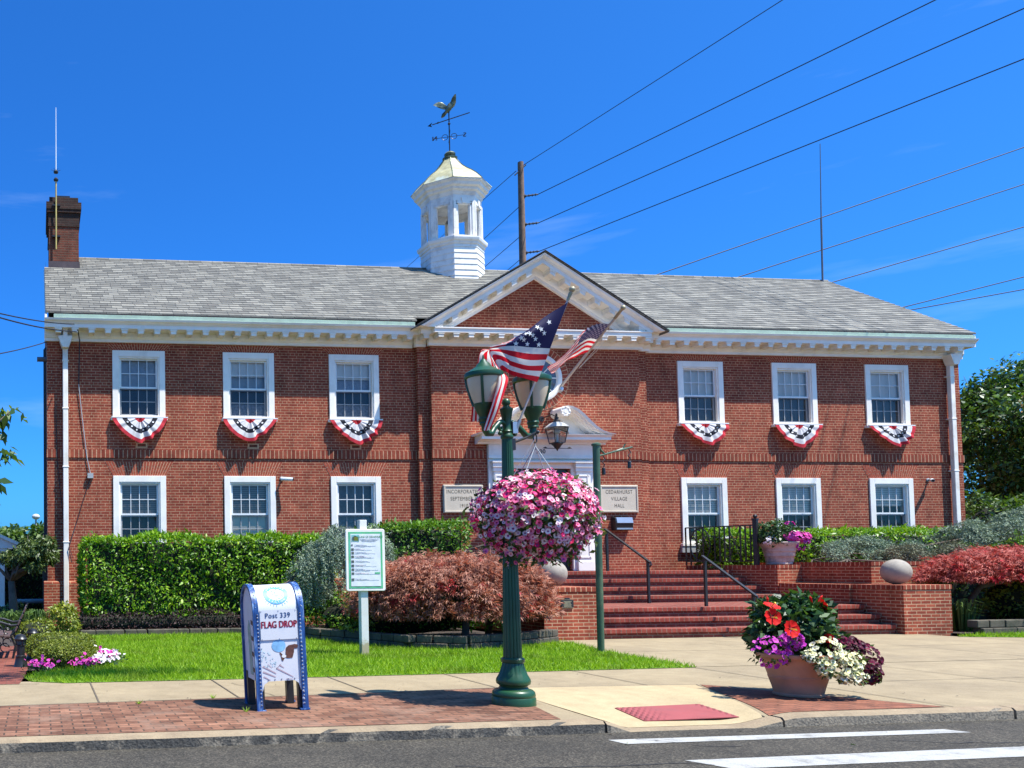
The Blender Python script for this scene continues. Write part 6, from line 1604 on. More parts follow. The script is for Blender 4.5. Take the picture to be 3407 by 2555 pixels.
# weeping maples -----------------------------------------------------------------
def maple(name, label, c, r, zlow, n, mat, trunk, seed, dark=True):
    """mound of drooping tiers of lace leaves over a crooked trunk"""
    t = thing(name, label, 'tree', trunk[0]); g = np.random.default_rng(seed); C_ = []; A_ = []
    nt = 900
    for k in range(nt):
        v = unit(g.normal(size=3)); v[2] = abs(v[2])**.8*(1 if g.random() < .78 else -.30)
        lump = 1+.07*math.sin(v[0]*6+seed)*math.sin(v[1]*5)+.05*math.sin(v[0]*11+v[1]*9)
        rad = lump*(1-.22*g.random()**2)
        p = np.array(c)+v*np.array(r)*rad; out = unit(np.array([v[0], v[1], .0])+1e-6)
        m_ = int(n/nt); s = g.random(m_)
        # each tuft: leaves spread out along a drooping twig
        q = p+out*(s[:, None]*.30)+np.c_[np.zeros(m_), np.zeros(m_), -.22*s**1.7]+g.normal(size=(m_, 3))*[.075, .075, .05]
        q[:, 2] = np.maximum(q[:, 2], zlow+.1*g.random(m_)); C_.append(q); A_.append(out[None]*.8+g.normal(size=(m_, 3))*.5+[0, 0, -.45])
    C_ = np.concatenate(C_); A_ = np.concatenate(A_)
    tv = [(0, 0, 0), (.10, .5, .03), (0, 1, -.10), (-.10, .5, .03), (0, .12, 0), (.34, .46, .02), (.52, .82, -.09), (.22, .5, .03), (0, .12, 0), (-.34, .46, .02), (-.52, .82, -.09), (-.22, .5, .03)]
    V, F = stamp(tv, [(0, 1, 2, 3), (4, 5, 6, 7), (8, 9, 10, 11)], C_, A_, g.normal(size=C_.shape)*.7+[0, -.3, .8], .105*(1+.25*g.normal(size=len(C_))).clip(.5, 1.6))
    np_mesh('crown', V, F, mat, t)
    b = B(); b.ball((0, 0, 0), 1, 20, 10); b.v = [(c[0]+x*r[0]*.74, c[1]+y*r[1]*.74, c[2]-.02+(z*r[2]*.74 if z > 0 else z*.06)) for x, y, z in b.v]; b.build('inner_shade_core', M['hedge_core'], t)  # dark dome added inside the crown to shade its middle
    b = B(); b.tube(trunk, [.075, .06, .055, .05][:len(trunk)], 9)
    e = np.array(trunk[-1])
    for k in range(8):
        a = 2*PI*k/8+.3; b.tube([e, e+np.array([.35*r[0]*math.cos(a), .35*r[1]*math.sin(a), .12]), np.array(c)+np.array([.7*r[0]*math.cos(a), .7*r[1]*math.sin(a), r[2]*.35])], [.04, .03, .012], 6)
    b.build('trunk', M['bark_pale'], t, smooth=True); return t
maple('bronze_maple', 'wide bronze laceleaf maple mound behind the street lamp', (7.62, -5.55, 1.00), (1.62, 1.15, .80), .66, 26000, M['maple'], [(7.68, -5.85, .25), (7.72, -5.82, .6), (7.60, -5.7, .9), (7.65, -5.6, 1.1)], 71)
maple('red_maple', 'red laceleaf maple on a bent trunk past the plain brick pier', (21.3, -4.8, 1.42), (2.75, 1.1, .46), 1.20, 26000, M['maple_red'], [(19.55, -4.55, .15), (19.6, -4.5, .8), (19.75, -4.55, 1.05), (20.3, -4.7, 1.22)], 72)

# weeping blue cedars --------------------------------------------------------------
def cedar(name, label, ridge, base, width, fall, nstr, mat, seed, wig=.10):
    """ridge: polyline of arched limbs; curtains of needle sprays hang from it"""
    t = thing(name, label, 'tree', base[0]); g = np.random.default_rng(seed); R = np.array(ridge, float); seg = np.linalg.norm(np.diff(R, axis=0), axis=1); cum = np.r_[0, np.cumsum(seg)]
    C_ = []; A_ = []; N_ = []
    ncl = max(6, nstr//62); CL = [(g.random()*cum[-1], g.normal()*width*.8, g.normal()*.10, g.uniform(.35, 1.2)) for _ in range(ncl)]
    for k in range(nstr):
        cs, co_, cz_, cf_ = CL[k % ncl]; s = min(max(cs+g.normal()*.13, 0), cum[-1]-1e-3); i = min(np.searchsorted(cum, s, 'right')-1, len(seg)-1); f = (s-cum[i])/seg[i]; p = R[i]*(1-f)+R[i+1]*f
        off = co_+g.normal()*.07; p = p+np.array([g.normal()*.05, off, -abs(off)*.55+cz_+g.normal()*.03]); L_ = fall*cf_*g.uniform(.25, 1)*(1-.3*abs(off)/(2*width+.01)); out = np.array([g.normal()*.35, -1 if off < .1 else .6, 0]); out = out/np.linalg.norm(out)
        m_ = max(4, int(L_/.035)); q = p.copy(); d = out*.75+np.array([0, 0, .25])
        for j in range(m_):
            d = unit(d*.86+np.array([0, 0, -.20])+g.normal(size=3)*wig*.5); q = q+d*.035
            for z in range(3): C_.append(q+g.normal(size=3)*.016); A_.append(d*.9+g.normal(size=3)*.75); N_.append(g.normal(size=3))
    C_ = np.array(C_); A_ = np.array(A_); N_ = np.array(N_)
    V, F = stamp(leaf_t(.26, .0, -.1), LEAF[1], C_, A_, N_, .055*(1+.3*g.normal(size=len(C_))).clip(.5, 1.6)); np_mesh('needles', V, F, mat, t)
    b = B(); b.tube([np.array(q)+np.array([0, .16, -.30]) for q in ridge], [.022]*len(ridge), 6); b.tube(base, [.07]*len(base), 8)
    for k in range(9):
        i = rnd.randrange(len(ridge)-1); p = np.array(ridge[i])+np.array([0, .16, -.30]); b.tube([p, p+np.array([rnd.uniform(-.3, .3), rnd.uniform(-.3, .1), -.1]), p+np.array([rnd.uniform(-.4, .4), rnd.uniform(-.45, .1), -.5])], [.02, .014, .006], 5)
    b.build('trunk', M['bark'], t, smooth=True); return t
cedar('weeping_cedar', 'weeping blue cedar arching behind the notice board', [(5.0, -4.1, 1.62), (5.35, -4.05, 1.95), (5.8, -4.0, 2.2), (6.3, -3.9, 2.36), (6.75, -3.8, 2.25), (7.0, -3.7, 1.9)], [(6.3, -3.7, .15), (6.35, -3.75, 1.2), (6.3, -3.85, 2.3)], .24, 1.05, 780, M['cedar'], 81)
cedar('weeping_cedar', 'long weeping blue cedar trained along the planter and rising to the far tree', [(17.95, -2.55, 1.95), (18.8, -2.6, 2.10), (19.8, -2.65, 2.06), (20.8, -2.7, 2.28), (21.8, -2.8, 2.45), (23.2, -2.9, 2.78), (25.2, -3.0, 2.9), (27, -3.0, 2.7)], [(19.6, -2.4, .2), (19.7, -2.5, 1.2), (19.8, -2.6, 2.0)], .22, .62, 2600, M['cedar'], 82)
cedar('hanging_cedar_trunk', 'grey dry hanging cedar sprays above the planter wall', [(18.1, -3.3, 1.95), (18.9, -3.45, 1.9), (19.9, -3.6, 1.9), (20.9, -3.6, 1.95)], [(19.1, -3.1, .2), (19.1, -3.2, 1.0), (19.2, -3.4, 1.85)], .12, .85, 330, M['cedar_grey'], 83)
cedar('hanging_cedar_trunk', 'grey hanging cedar sprays between the tall laurel and the bronze maple', [(8.6, -4.3, 2.2), (9.2, -4.3, 2.35), (9.9, -4.2, 2.1)], [(9.2, -3.8, .15), (9.25, -4.0, 1.2), (9.2, -4.2, 2.3)], .14, .9, 170, M['cedar_grey'], 84)
cedar('low_cedar_mound', 'dark underside sprays of the cedar behind the letter box', [(5.3, -3.6, 1.35), (6.0, -3.5, 1.5), (6.7, -3.4, 1.4)], [(6.0, -3.2, .15), (6.0, -3.3, .8), (6.0, -3.5, 1.45)], .2, .9, 260, M['cedar'], 85)

# stone edgings --------------------------------------------------------------------
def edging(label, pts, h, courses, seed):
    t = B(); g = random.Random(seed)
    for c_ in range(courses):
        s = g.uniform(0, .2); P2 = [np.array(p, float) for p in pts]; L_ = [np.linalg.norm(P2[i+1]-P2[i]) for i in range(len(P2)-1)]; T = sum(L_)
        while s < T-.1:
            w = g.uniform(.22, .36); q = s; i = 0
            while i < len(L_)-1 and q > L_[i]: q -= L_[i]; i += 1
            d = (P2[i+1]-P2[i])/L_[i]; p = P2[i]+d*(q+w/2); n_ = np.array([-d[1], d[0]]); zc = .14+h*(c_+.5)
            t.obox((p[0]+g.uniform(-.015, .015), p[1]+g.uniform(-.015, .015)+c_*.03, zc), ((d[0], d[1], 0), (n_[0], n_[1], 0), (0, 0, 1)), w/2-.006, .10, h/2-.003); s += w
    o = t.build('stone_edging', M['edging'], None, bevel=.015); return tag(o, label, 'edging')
edging('low shade-toned stone edging in front of the long laurel hedge', [(.4, -2.45), (4.0, -2.45), (4.7, -2.75)], .15, 1, 5)
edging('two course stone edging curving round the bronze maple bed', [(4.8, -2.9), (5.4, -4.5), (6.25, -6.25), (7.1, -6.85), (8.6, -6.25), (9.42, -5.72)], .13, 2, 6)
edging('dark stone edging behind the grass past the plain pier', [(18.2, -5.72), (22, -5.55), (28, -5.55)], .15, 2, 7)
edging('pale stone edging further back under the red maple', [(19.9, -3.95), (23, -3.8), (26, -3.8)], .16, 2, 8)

# potted flowers ----------------------------------------------------------------------
PX_, PY_ = 8.21, -12.38
pot = thing('flower_pot', 'big terracotta pot of red hibiscus with magenta, cream and burgundy petunias by the kerb', 'flower pot', (PX_, PY_, .155))
b = B(); b.lathe([(.215, .155), (.232, .16), (.234, .178), (.225, .188), (.240, .25), (.268, .345), (.273, .35), (.270, .358), (.276, .366), (.272, .374), (.305, .48), (.335, .55), (.342, .558), (.362, .566), (.375, .588), (.372, .612), (.35, .618), (.335, .60), (.32, .54)], (PX_, PY_, 0), 56)
b.build('planter', M['terracotta'], pot, smooth=True, auto=40)
b = B(); b.lathe([(.001, .56), (.32, .56)], (PX_, PY_, 0), 32, cap=False); b.build('compost', M['soil'], pot)
hc = np.array([PX_+.06, PY_+.10, .86])
P, Nn = blob_pts(2800, hc, (.43, .36, .37), 91, -.75, .28, .12); leaves('hibiscus_foliage', P, Nn, .085, .62, M['hib_leaf'], pot, out=.6, droop=.15, spread=.7, seed=92)
b = B()
for k in range(16):
    a = rnd.uniform(0, 2*PI); r = rnd.uniform(.1, .33); b.tube([(PX_+r*.2*math.cos(a), PY_+r*.2*math.sin(a), .5), (hc[0]+r*math.cos(a), hc[1]+r*math.sin(a), hc[2]+rnd.uniform(0, .25))], [.012, .005], 5)
b.build('stem', M['bark'], pot)
for (tipx, tipz) in ((.02, 1.20), (-.27, 1.06), (.28, 1.08)):
    C_ = np.array([[PX_+tipx+rnd.uniform(-.05, .05), PY_+.05+rnd.uniform(-.06, .06), tipz-.14*rnd.random()] for _ in range(40)]); leaves('hibiscus_shoot', C_, np.tile([0, -.3, 1.], (40, 1)), .075, .6, M['hib_leaf'], pot, seed=int(tipz*100))
def clump(nm, cs, mats, n, r, seed, bl=.027, leafn=90, nrm=(0, -.8, .45)):
    g = np.random.default_rng(seed); P = []; Nn = []; LF = []
    for (c, rad) in cs:
        v = unit(g.normal(size=(n, 3))); v = v[(v @ np.array([0, -.75, .35])) > -.35]; P.append(np.array(c)+v*np.array(rad)*(1-.12*g.random((len(v), 1)))); Nn.append(v)
        w = unit(g.normal(size=(leafn, 3))); LF.append(np.array(c)+w*np.array(rad)*.86)
    P = np.concatenate(P); Nn = np.concatenate(Nn)*.8+np.array(nrm)*.7; LF = np.concatenate(LF)
    leaves(nm+'_foliage', LF, unit(LF-LF.mean(0)), .05, .5, M['pet_leaf'], pot, seed=seed)
    kind(blooms(nm, P, Nn, bl, mats, pot, seed), 'stuff')
    b = B()
clump('magenta_petunias', [((7.80, PY_-.10, .64), (.20, .2, .17)), ((7.95, PY_-.22, .77), (.12, .1, .09))], [M['p_mag'], M['p_eye_dark']], 100, .2, 93, .029)
clump('cream_petunias', [((8.22, PY_-.36, .66), (.17, .12, .15)), ((8.32, PY_-.42, .52), (.20, .12, .14)), ((8.46, PY_-.38, .55), (.12, .12, .12)), ((8.02, PY_-.36, .62), (.06, .06, .06)), ((8.42, PY_-.44, .40), (.17, .09, .08)), ((8.14, PY_-.42, .50), (.08, .07, .10))], [M['p_cream'], M['p_eye_yel']], 84, .2, 94, .026, 60)
clump('burgundy_petunias', [((8.72, PY_-.20, .56), (.22, .2, .19)), ((8.56, PY_-.24, .70), (.20, .14, .11)), ((8.66, PY_-.36, .44), (.16, .12, .13))], [M['p_burg'], M['p_eye_burg']], 150, .2, 95, .029, 60)
# hibiscus blooms one by one
def hibiscus(c, nrm, r, seed):
    g = random.Random(seed); nrm = unit(np.array(nrm, float)); u = unit(np.cross(nrm, [0, .3, 1])); v = np.cross(nrm, u); b = B()
    for k in range(5):
        a = 2*PI*k/5+seed; pts = []
        for (da, rr, h) in ((-.10, .12, 0), (-.62, .62, .20), (-.66, .9, .28), (-.3, 1.04, .22), (0, .97, .30), (.3, 1.04, .22), (.62, .92, .30), (.60, .62, .16), (.10, .12, 0)):
            h2 = h+.05*g.uniform(-1, 1)+(.04 if da > 0 else 0); q = c+r*rr*(u*math.cos(a+da)+v*math.sin(a+da))+nrm*r*h2; pts.append(q)
        m_ = c+r*.55*(u*math.cos(a)+v*math.sin(a))+nrm*r*.08
        b.add([m_]+pts, [(0, i, i+1) for i in range(1, 9)])
    o = b.build('hibiscus_bloom', M['p_hib'], pot, smooth=True)
    b = B(); b.lathe([(.001, .02), (.2*r/.07*.07, .025)], (0, 0, 0), 10, cap=False); b.v = [tuple(c+u*x+v*y+nrm*(r*.12+.0)) for x, y, z in b.v]; b.build('throat', M['p_eye_red'], o)
    b = B(); b.tube([c, c+nrm*r*.55+v*.01, c+nrm*r*.8+v*.02], [.006, .006, .010], 6); b.build('stamen', M['stamen'], o)
def hp(x, y, dy): return at_y((2350+x/3.3185)*K_, (1900+y/3.3185)*K_, PY_+dy)
hibiscus(hp(716, 398, -.25), (.1, -.45, .9), .082, 1); hibiscus(hp(722, 510, -.30), (-.1, -1, .25), .088, 2); hibiscus(hp(925, 640, -.36), (.05, -1, .2), .092, 3); hibiscus(hp(1265, 372, -.1), (.9, -.2, .35), .07, 4); hibiscus(hp(1350, 745, -.28), (-.5, -.8, .3), .05, 5)
b = B()
for (x, y, dx) in ((676, 335, 0), (1235, 318, 9), (1165, 325, -4)): p = hp(x, y, -.15); b.tube([p-np.array([0, 0, .02]), p+np.array([dx*.004, 0, .03]), p+np.array([dx*.006, 0, .05])], [.006, .013, .003], 7)
b.build('hibiscus_bud', M['p_hib'], pot)

UX, UY, UZ = 17.45, -2.02, 1.55
urn = thing('flower_urn', 'weathered white stone urn of pink and white flowers on the planter wall', 'urn', (UX, UY, UZ))
b = B(); b.lathe([(.255, 0), (.275, .01), (.275, .04), (.262, .06), (.275, .07), (.278, .10), (.285, .18), (.305, .20), (.31, .29), (.33, .31), (.335, .38), (.372, .44), (.395, .47), (.415, .52), (.405, .535), (.37, .53), (.35, .48)], (UX, UY, UZ), 48); b.build('planter', M['urn'], urn, smooth=True, auto=40)
b = B(); b.lathe([(.001, .49), (.36, .49)], (UX, UY, UZ), 24, cap=False); b.build('compost', M['soil'], urn)
P, Nn = blob_pts(1500, (UX-.06, UY+.0, UZ+.72), (.45, .38, .32), 101, -.8, .25, .12); leaves('foliage', P, Nn, .075, .6, M['hib_leaf'], urn, seed=102)
g = np.random.default_rng(103)
def patch(nm, c, rad, n, mats, bl, seed):
    g = np.random.default_rng(seed); v = unit(g.normal(size=(n, 3))); P = np.array(c)+v*np.array(rad); kind(blooms(nm, P, v*.6+np.array([0, -.7, .4]), bl, mats, urn, seed), 'stuff')
    leaves(nm+'_leaves', np.array(c)+v*np.array(rad)*.8, v, .05, .5, M['pet_leaf'], urn, seed=seed)
patch('pink_impatiens', (UX+.20, UY-.32, UZ+.66), (.32, .16, .11), 120, [M['imp_pink'], M['p_pink']], .044, 104); patch('magenta_petunias', (UX+.30, UY-.32, UZ+.50), (.20, .12, .16), 46, [M['p_mag'], M['p_burg']], .034, 105)
patch('white_alyssum', (UX-.40, UY-.20, UZ+.56), (.14, .12, .10), 40, [M['p_white'], M['p_white']], .028, 106); patch('pale_petunias', (UX+.38, UY-.2, UZ+.58), (.12, .1, .1), 16, [M['p_pink'], M['p_white']], .034, 107); patch('small_pink_blooms', (UX+.12, UY-.2, UZ+.95), (.10, .1, .06), 5, [M['imp_pink'], M['p_mag']], .05, 108)
# ------------------------------------------------------------------ trees, poles, wires, surroundings
def limb_tree(name, label, base, h, crown, n, leaf, mat, seed, w=.55, trunk_r=.16, lumps=9, droop=.35, group=None, extra=None, gap=.35):
    """trunk + forking limbs, leaf clumps at limb ends so that sky shows between"""
    t = thing(name, label, 'tree', base, group); g = np.random.default_rng(seed); r_ = random.Random(seed)
    c, r = np.array(crown[0], float), np.array(crown[1], float); b = B(); top = np.array(base)+np.array([0, 0, h*.45]); b.tube([base, (base[0]+.05, base[1], base[2]+h*.2), top], [trunk_r, trunk_r*.8, trunk_r*.6], 9)
    CL = []
    for k in range(lumps):
        v = unit(g.normal(size=3)); v[2] = v[2]*.9+.1; p = c+v*r*g.uniform(.45, .95); CL.append((p, g.uniform(.28, .5)*r.min()))
        m_ = (top+p)/2+g.normal(size=3)*.12*r; b.tube([top, m_, p], [trunk_r*.4, trunk_r*.22, .012], 6)
        for q in range(4):
            e = p+unit(g.normal(size=3))*r.min()*.4; b.tube([m_*.3+p*.7, e], [trunk_r*.12, .006], 4)
    b.build('trunk', M['bark'], t, smooth=True)
    P = []; Nn = []
    per = n//(lumps+1)
    for p, rr in CL+[(c, r.min()*.7)]:
        v = unit(g.normal(size=(per, 3))); k = g.random((per, 1))**.45
        wob = 1+.25*np.sin(v[:, :1]*7+seed)*np.sin(v[:, 2:3]*6)
        P.append(p+v*k*rr*wob*np.array([1.15, 1.15, .85])); Nn.append(v)
    P = np.concatenate(P); Nn = np.concatenate(Nn); leaves('crown', P, Nn, leaf, w, mat, t, out=.4, droop=droop, spread=.8, seed=seed)
    return t
# big tree past the building end, faded flower panicles at its edge
tr = limb_tree('crape_myrtle', 'big leafy tree with faded flower panicles beyond the end of the hall', (29.3, 2.2, .1), 8, ((29.4, 2.0, 5.1), (2.6, 2.2, 3.4)), 38000, .135, M['tree_blue'], 201, .5, .14, 26)
g = np.random.default_rng(202); P = []
for k in range(34):
    q = np.array([29.2, .6, 4.6])+g.normal(size=3)*[1.3, .5, 1.5]; d = unit(np.array([g.normal()*.5-.3, -.5, .8]))
    for j in range(34): s = g.random(); P.append(q+d*s*.55+g.normal(size=3)*.06*(1-s*.6))
P = np.array(P); leaves('panicle', P, np.tile([0, -.5, .8], (len(P), 1)), .07, .6, M['panicle'], tr, seed=203)
limb_tree('oak_tree', 'dark tree behind the leafy tree at the building end', (31.5, 7, .1), 9, ((31.5, 7, 4.6), (3.0, 2.5, 3.1)), 18000, .18, M['tree'], 204, .5, .2, 16)
shrub('evergreen_shrub', 'dense dark shrub in front of the trunk at the building end', (26.6, .6, 1.7), (1.3, 1.0, 1.8), 6000, M['tree'], 205, L=.13, lump=.2)
# left background
limb_tree('weeping_cherry', 'weeping cherry in front of the building corner and chain link fence', (-.62, -.9, .15), 2.6, ((-.08, -.95, 1.93), (.80, .6, .46)), 9000, .085, M['weeping'], 211, .34, .13, 14, .9)
limb_tree('park_tree', 'rounded distant tree behind the weeping cherry', (-1.5, 22, 0), 5, ((-.9, 22, 2.4), (2.2, 2.0, 1.25)), 5200, .26, M['tree'], 212, .55, .2, 12)
limb_tree('park_tree', 'taller distant tree with an open top near the far lamp post', (.35, 30, 0), 6, ((.6, 30, 3.0), (1.5, 1.6, 1.25)), 3000, .26, M['tree'], 213, .55, .2, 9)
limb_tree('park_tree', 'distant tree behind the gazebo roof', (-4.2, 26, 0), 5, ((-3.9, 26, 2.6), (2.4, 2.0, 1.4)), 4200, .28, M['tree'], 214, .55, .2, 10)
shrub('ivy_screen', 'dark ivy and shade behind the chain link fence', (-.55, 6.5, 1.1), (1.5, .5, 1.3), 3000, M['tree'], 215, L=.12, lump=.15)
shrub('garden_shrub', 'low green shrub at the foot of the gazebo', (-.75, -.6, .45), (.5, .5, .33), 1600, M['tree'], 216, L=.06, lump=.2)
# foreground cherry branch leaning in from a street tree standing outside the frame
ct = thing('cherry_tree', 'cherry tree branch with large drooping leaves at the picture edge', 'tree', (-2.3, -12.6, .15))
b = B(); br = [[(-2.3, -12.6, .1), (-2.25, -12.6, 1.6), (-1.7, -12.6, 2.3)], [(-1.7, -12.6, 2.3), (-1.0, -12.62, 2.75), (-.45, -12.65, 2.95), (-.24, -12.68, 3.14)], [(-1.0, -12.62, 2.75), (-.6, -12.6, 2.75), (-.28, -12.6, 2.72)], [(-1.2, -12.6, 2.62), (-.7, -12.65, 2.5), (-.38, -12.7, 2.38)], [(-1.3, -12.6, 2.5), (-.8, -12.7, 2.3), (-.5, -12.7, 2.12)], [(-2.25, -12.6, 1.8), (-2.8, -12.3, 2.8), (-3.2, -12.2, 3.6)], [(-.6, -12.64, 2.88), (-.45, -12.6, 3.05), (-.40, -12.6, 3.12)]]
for k, p in enumerate(br): b.tube(p, [.09, .08, .06] if k == 0 else [.03]+[.016]*(len(p)-2)+[.004], 7)
b.build('trunk', M['bark'], ct, smooth=True)
g = np.random.default_rng(221); P = []; Nn = []
for k, p in enumerate(br[1:]):
    p = np.array(p)
    for i in range(len(p)-1):
        m_ = 34 if i > 0 or k else 12
        for q in range(m_):
            f = g.random(); P.append(p[i]*(1-f)+p[i+1]*f+g.normal(size=3)*[.05, .06, .045]); Nn.append(unit(np.array([g.normal()*.8+.25, g.normal(), .2])))
leaves('leaves', np.array(P), np.array(Nn), .115, .42, M['cherry'], ct, out=.6, droop=.75, spread=.35, seed=222)
# its upper limb arches over the lawn above the frame and throws the dappled shade on the grass
b = B(); b.tube([(-2.25, -12.6, 1.6), (-2.3, -12.6, 4.5), (-1.6, -12.4, 7.6), (.6, -12.1, 9.4), (2.6, -11.9, 9.8), (4.6, -11.8, 9.6)], [.08, .07, .06, .05, .035, .012], 8); b.build('limb', M['bark'], ct, smooth=True)
g = np.random.default_rng(225); v = unit(g.normal(size=(1500, 3))); P = np.array([4.1, -12.0, 9.75])+v*np.array([1.9, .55, .45])*g.random((1500, 1))**.5
leaves('upper_leaves', P, v, .13, .45, M['cherry'], ct, out=.4, droop=.6, spread=.5, seed=226)
# white gazebo seen at the edge
gz_ = thing('gazebo', 'white timber gazebo corner with a pitched roof at the picture edge', 'gazebo', (-1.2, 2.6, .15))
W = M['white']; b = B(); b.box(-1.04, -.90, 2.5, 2.64, .15, 2.05); b.box(-1.13, -.83, 2.41, 2.73, .15, .52); b.box(-1.10, -.86, 2.44, 2.70, .52, .62); b.box(-1.08, -.87, 2.46, 2.68, 1.98, 2.06); b.box(-3.9, -3.76, 2.5, 2.64, .15, 2.05); b.build('column', W, gz_, bevel=.006)
b = B(); b.box(-4.0, -.84, 2.44, 2.70, 2.06, 2.14); b.prism_y([(-4.25, 2.14), (-.55, 2.14), (-.58, 2.22), (-2.4, 3.05), (-4.22, 2.22)], 2.40, 2.46); b.build('gable', W, gz_)
b = B()
for s in (1, -1): b.prism_y([(-2.4, 3.05), (-2.4+s*1.92, 2.18), (-2.4+s*1.92, 2.27), (-2.4, 3.14)], 2.3, 6)
b.build('roof', W, gz_)
# chain link fence with its wire mesh, shed pipe and drum beyond
cf = thing('chain_link_fence', 'black chain link fence between gazebo and building corner', 'fence', (-.2, 4.2, .15))
b = B(); 
for x in (-1.4, .14): b.tube([(x, 4.2, .1), (x, 4.2, 2.15)], .035, 8)
b.build('post', M['black_metal'], cf); b = B(); b.tube([(-1.4, 4.2, 2.1), (.14, 4.2, 2.1)], .02, 6); b.build('rail', M['black_metal'], cf)
b = B(); p = .11
for k in range(-20, 16):
    x0 = -1.4+k*p
    for s in (1, -1):
        xa, xb = (x0, x0+1.95) if s > 0 else (x0+1.95, x0)
        za, zb = .15, 2.1; 
        t0 = max(0, (-1.4-min(xa, xb))/1.95); t1 = min(1, (.14-min(xa, xb))/1.95)
        if t1 <= t0: continue
        f = lambda t: (min(xa, xb)+1.95*t, 4.2+.004*s, za+(zb-za)*(t if s > 0 else 1-t)); b.tube([f(t0), f(t1)], .004, 4, cap=False)
b.build('wire_mesh', M['black_metal'], cf)
b = B(); b.tube([(-.55, -.55+1.2, .80), (.16, .65, .80)], .055, 12); o = b.build('pipe', M['car_blue'], None, smooth=True, auto=40); tag(o, 'blue grey pipe stub sticking out of the building corner', 'pipe')
b = B(); b.box(-3.5, .1, 12, 14, .1, 2.2); b.prism_y([(-3.7, 2.2), (.3, 2.2), (.3, 2.35), (-3.7, 2.35)], 11.8, 14.2); o = b.build('shed', M['plastic_grey'], None); tag(o, 'low grey shed behind the chain link fence', 'shed')
# far street lamp
fl2 = thing('far_lamp_post', 'distant lamp post with a white globe among the trees', 'street lamp', (.05, 27, 0)); b = B(); b.tube([(-.15, 27, 0), (-.15, 27, 4.3)], .05, 8); b.build('post', M['plastic_grey'], fl2); b = B(); b.ball((-.15, 27, 4.4), .22, 14, 9, .7); b.build('globe', M['bulb'], fl2)
# bench and bollards on the brick path
bn = thing('park_bench', 'park bench with dark slats and scrolled black iron ends', 'bench', (-.8, -6.3, .15))
FY, BYc = -6.75, -5.75
def bp_(x, z): return x, z
for y in (FY, BYc):
    b = B()
    b.tube([(-.42, y, .15), (-.38, y, .35), (-.46, y, .52), (-.36, y, .60), (-.22, y, .95), (-.19, y, 1.0)], [.022, .02, .02, .02, .018, .012], 7)
    b.tube([(-.98, y, .15), (-.94, y, .35), (-1.0, y, .55)], .02, 7); b.tube([(-1.0, y, .55), (-.46, y, .50)], .02, 7)
    b.tube([(-1.02, y, .74), (-.9, y, .78), (-.6, y, .73), (-.45, y, .68), (-.33, y, .69)], .02, 7); b.tube([(-1.02, y, .74), (-1.05, y, .68), (-.98, y, .66), (-.96, y, .70)], .016, 6)
    for cx_, cz_, rr in ((-.85, .63, .07), (-.66, .62, .07), (-.52, .60, .05), (-.70, .36, .09), (-.55, .33, .07)): b.tube([(cx_+rr*math.cos(a), y, cz_+rr*math.sin(a)) for a in np.linspace(0, 5.2, 14)], .010, 5)
    b.build('bench_end', M['black_metal'], bn, smooth=True, auto=50)
for k in range(5):
    b = B(); b.box(-.98+k*.105, -.885+k*.105, FY-.1, BYc+.1, .545-.012*k, .575-.012*k); b.build('seat_slat', M['wood_slat'], bn, bevel=.006)
for k in range(4):
    x, z = -.365+k*.045, .63+k*.10; b = B(); d = unit(np.array([.40, 0, .92])); b.obox((x, (FY+BYc)/2, z), (d, (0, 1, 0), np.cross(d, [0, 1., 0])), .043, .6, .014); b.build('back_slat', M['wood_slat'], bn, bevel=.006)
def bollard(label, x, y):
    t = thing('path_bollard', label, 'bollard', (x, y, .15), 'path bollards by the bench'); z = .09
    b = B(); b.lathe([(.125, .06), (.125, .03), (.115, .05), (.10, .09), (.085, .15), (.078, .20), (.082, .22), (.06, .23), (.06, .37), (.072, .38), (.06, .39)], (x, y, z), 24); b.build('base', M['black_metal'], t, smooth=True, auto=40)
    b = B(); b.lathe([(.055, .39), (.055, .46)], (x, y, z), 20); b.build('lens', M['print_dark'], t)
    b = B(); b.lathe([(.085, .46), (.095, .455), (.10, .47), (.075, .50), (.07, .52), (.045, .535), (.0, .545)], (x, y, z), 24)
    for a in range(4): b.tube([(x+.07*math.cos(a*PI/2+.4), y+.07*math.sin(a*PI/2+.4), z+.38), (x+.082*math.cos(a*PI/2+.4), y+.082*math.sin(a*PI/2+.4), z+.47)], .010, 5)
    b.build('cap', M['black_metal'], t, smooth=True, auto=40)
bollard('black path light bollard standing nearest the pavement', -.27, -7.95); bollard('black path light bollard by the bench leg, behind the other', -.10, -6.75)

# utility pole and wires ----------------------------------------------------------------
PXu, PYu = 19.35, 12.0
up = thing('utility_pole', 'tall brown timber utility pole behind the pediment', 'utility pole', (PXu, PYu, 0))
b = B(); b.tube([(PXu, PYu, -.1), (PXu+.02, PYu, 9), (PXu+.06, PYu, 17.85)], [.19, .16, .11], 12); b.build('pole', M['pole_wood'], up, smooth=True, auto=40)
att = {}
for y, nm in ((425, 'L2'), (486, 'L3'), (547, 'L4')):
    z = at_y(1140, y, PYu)[2]; b = B(); p = np.array([PXu+.12, PYu-.02, z]); e = p+np.array([.52, -.2, .02]); b.tube([p, p+(e-p)*.12], .09, 10)
    for k in range(7): q = p+(e-p)*(.15+.11*k); b.tube([q, q+(e-p)*.05], .055 if k % 2 == 0 else .035, 10)
    b.tube([p, e], .03, 8); b.build('insulator', M['insulator'], up); att[nm] = e
b = B(); zt = at_y(1122, 362, PYu)[2]; b.tube([(PXu-.2, PYu, zt-.32), (PXu+.25, PYu-.05, zt+.1)], .03, 6); b.build('fitting', M['insulator'], up)
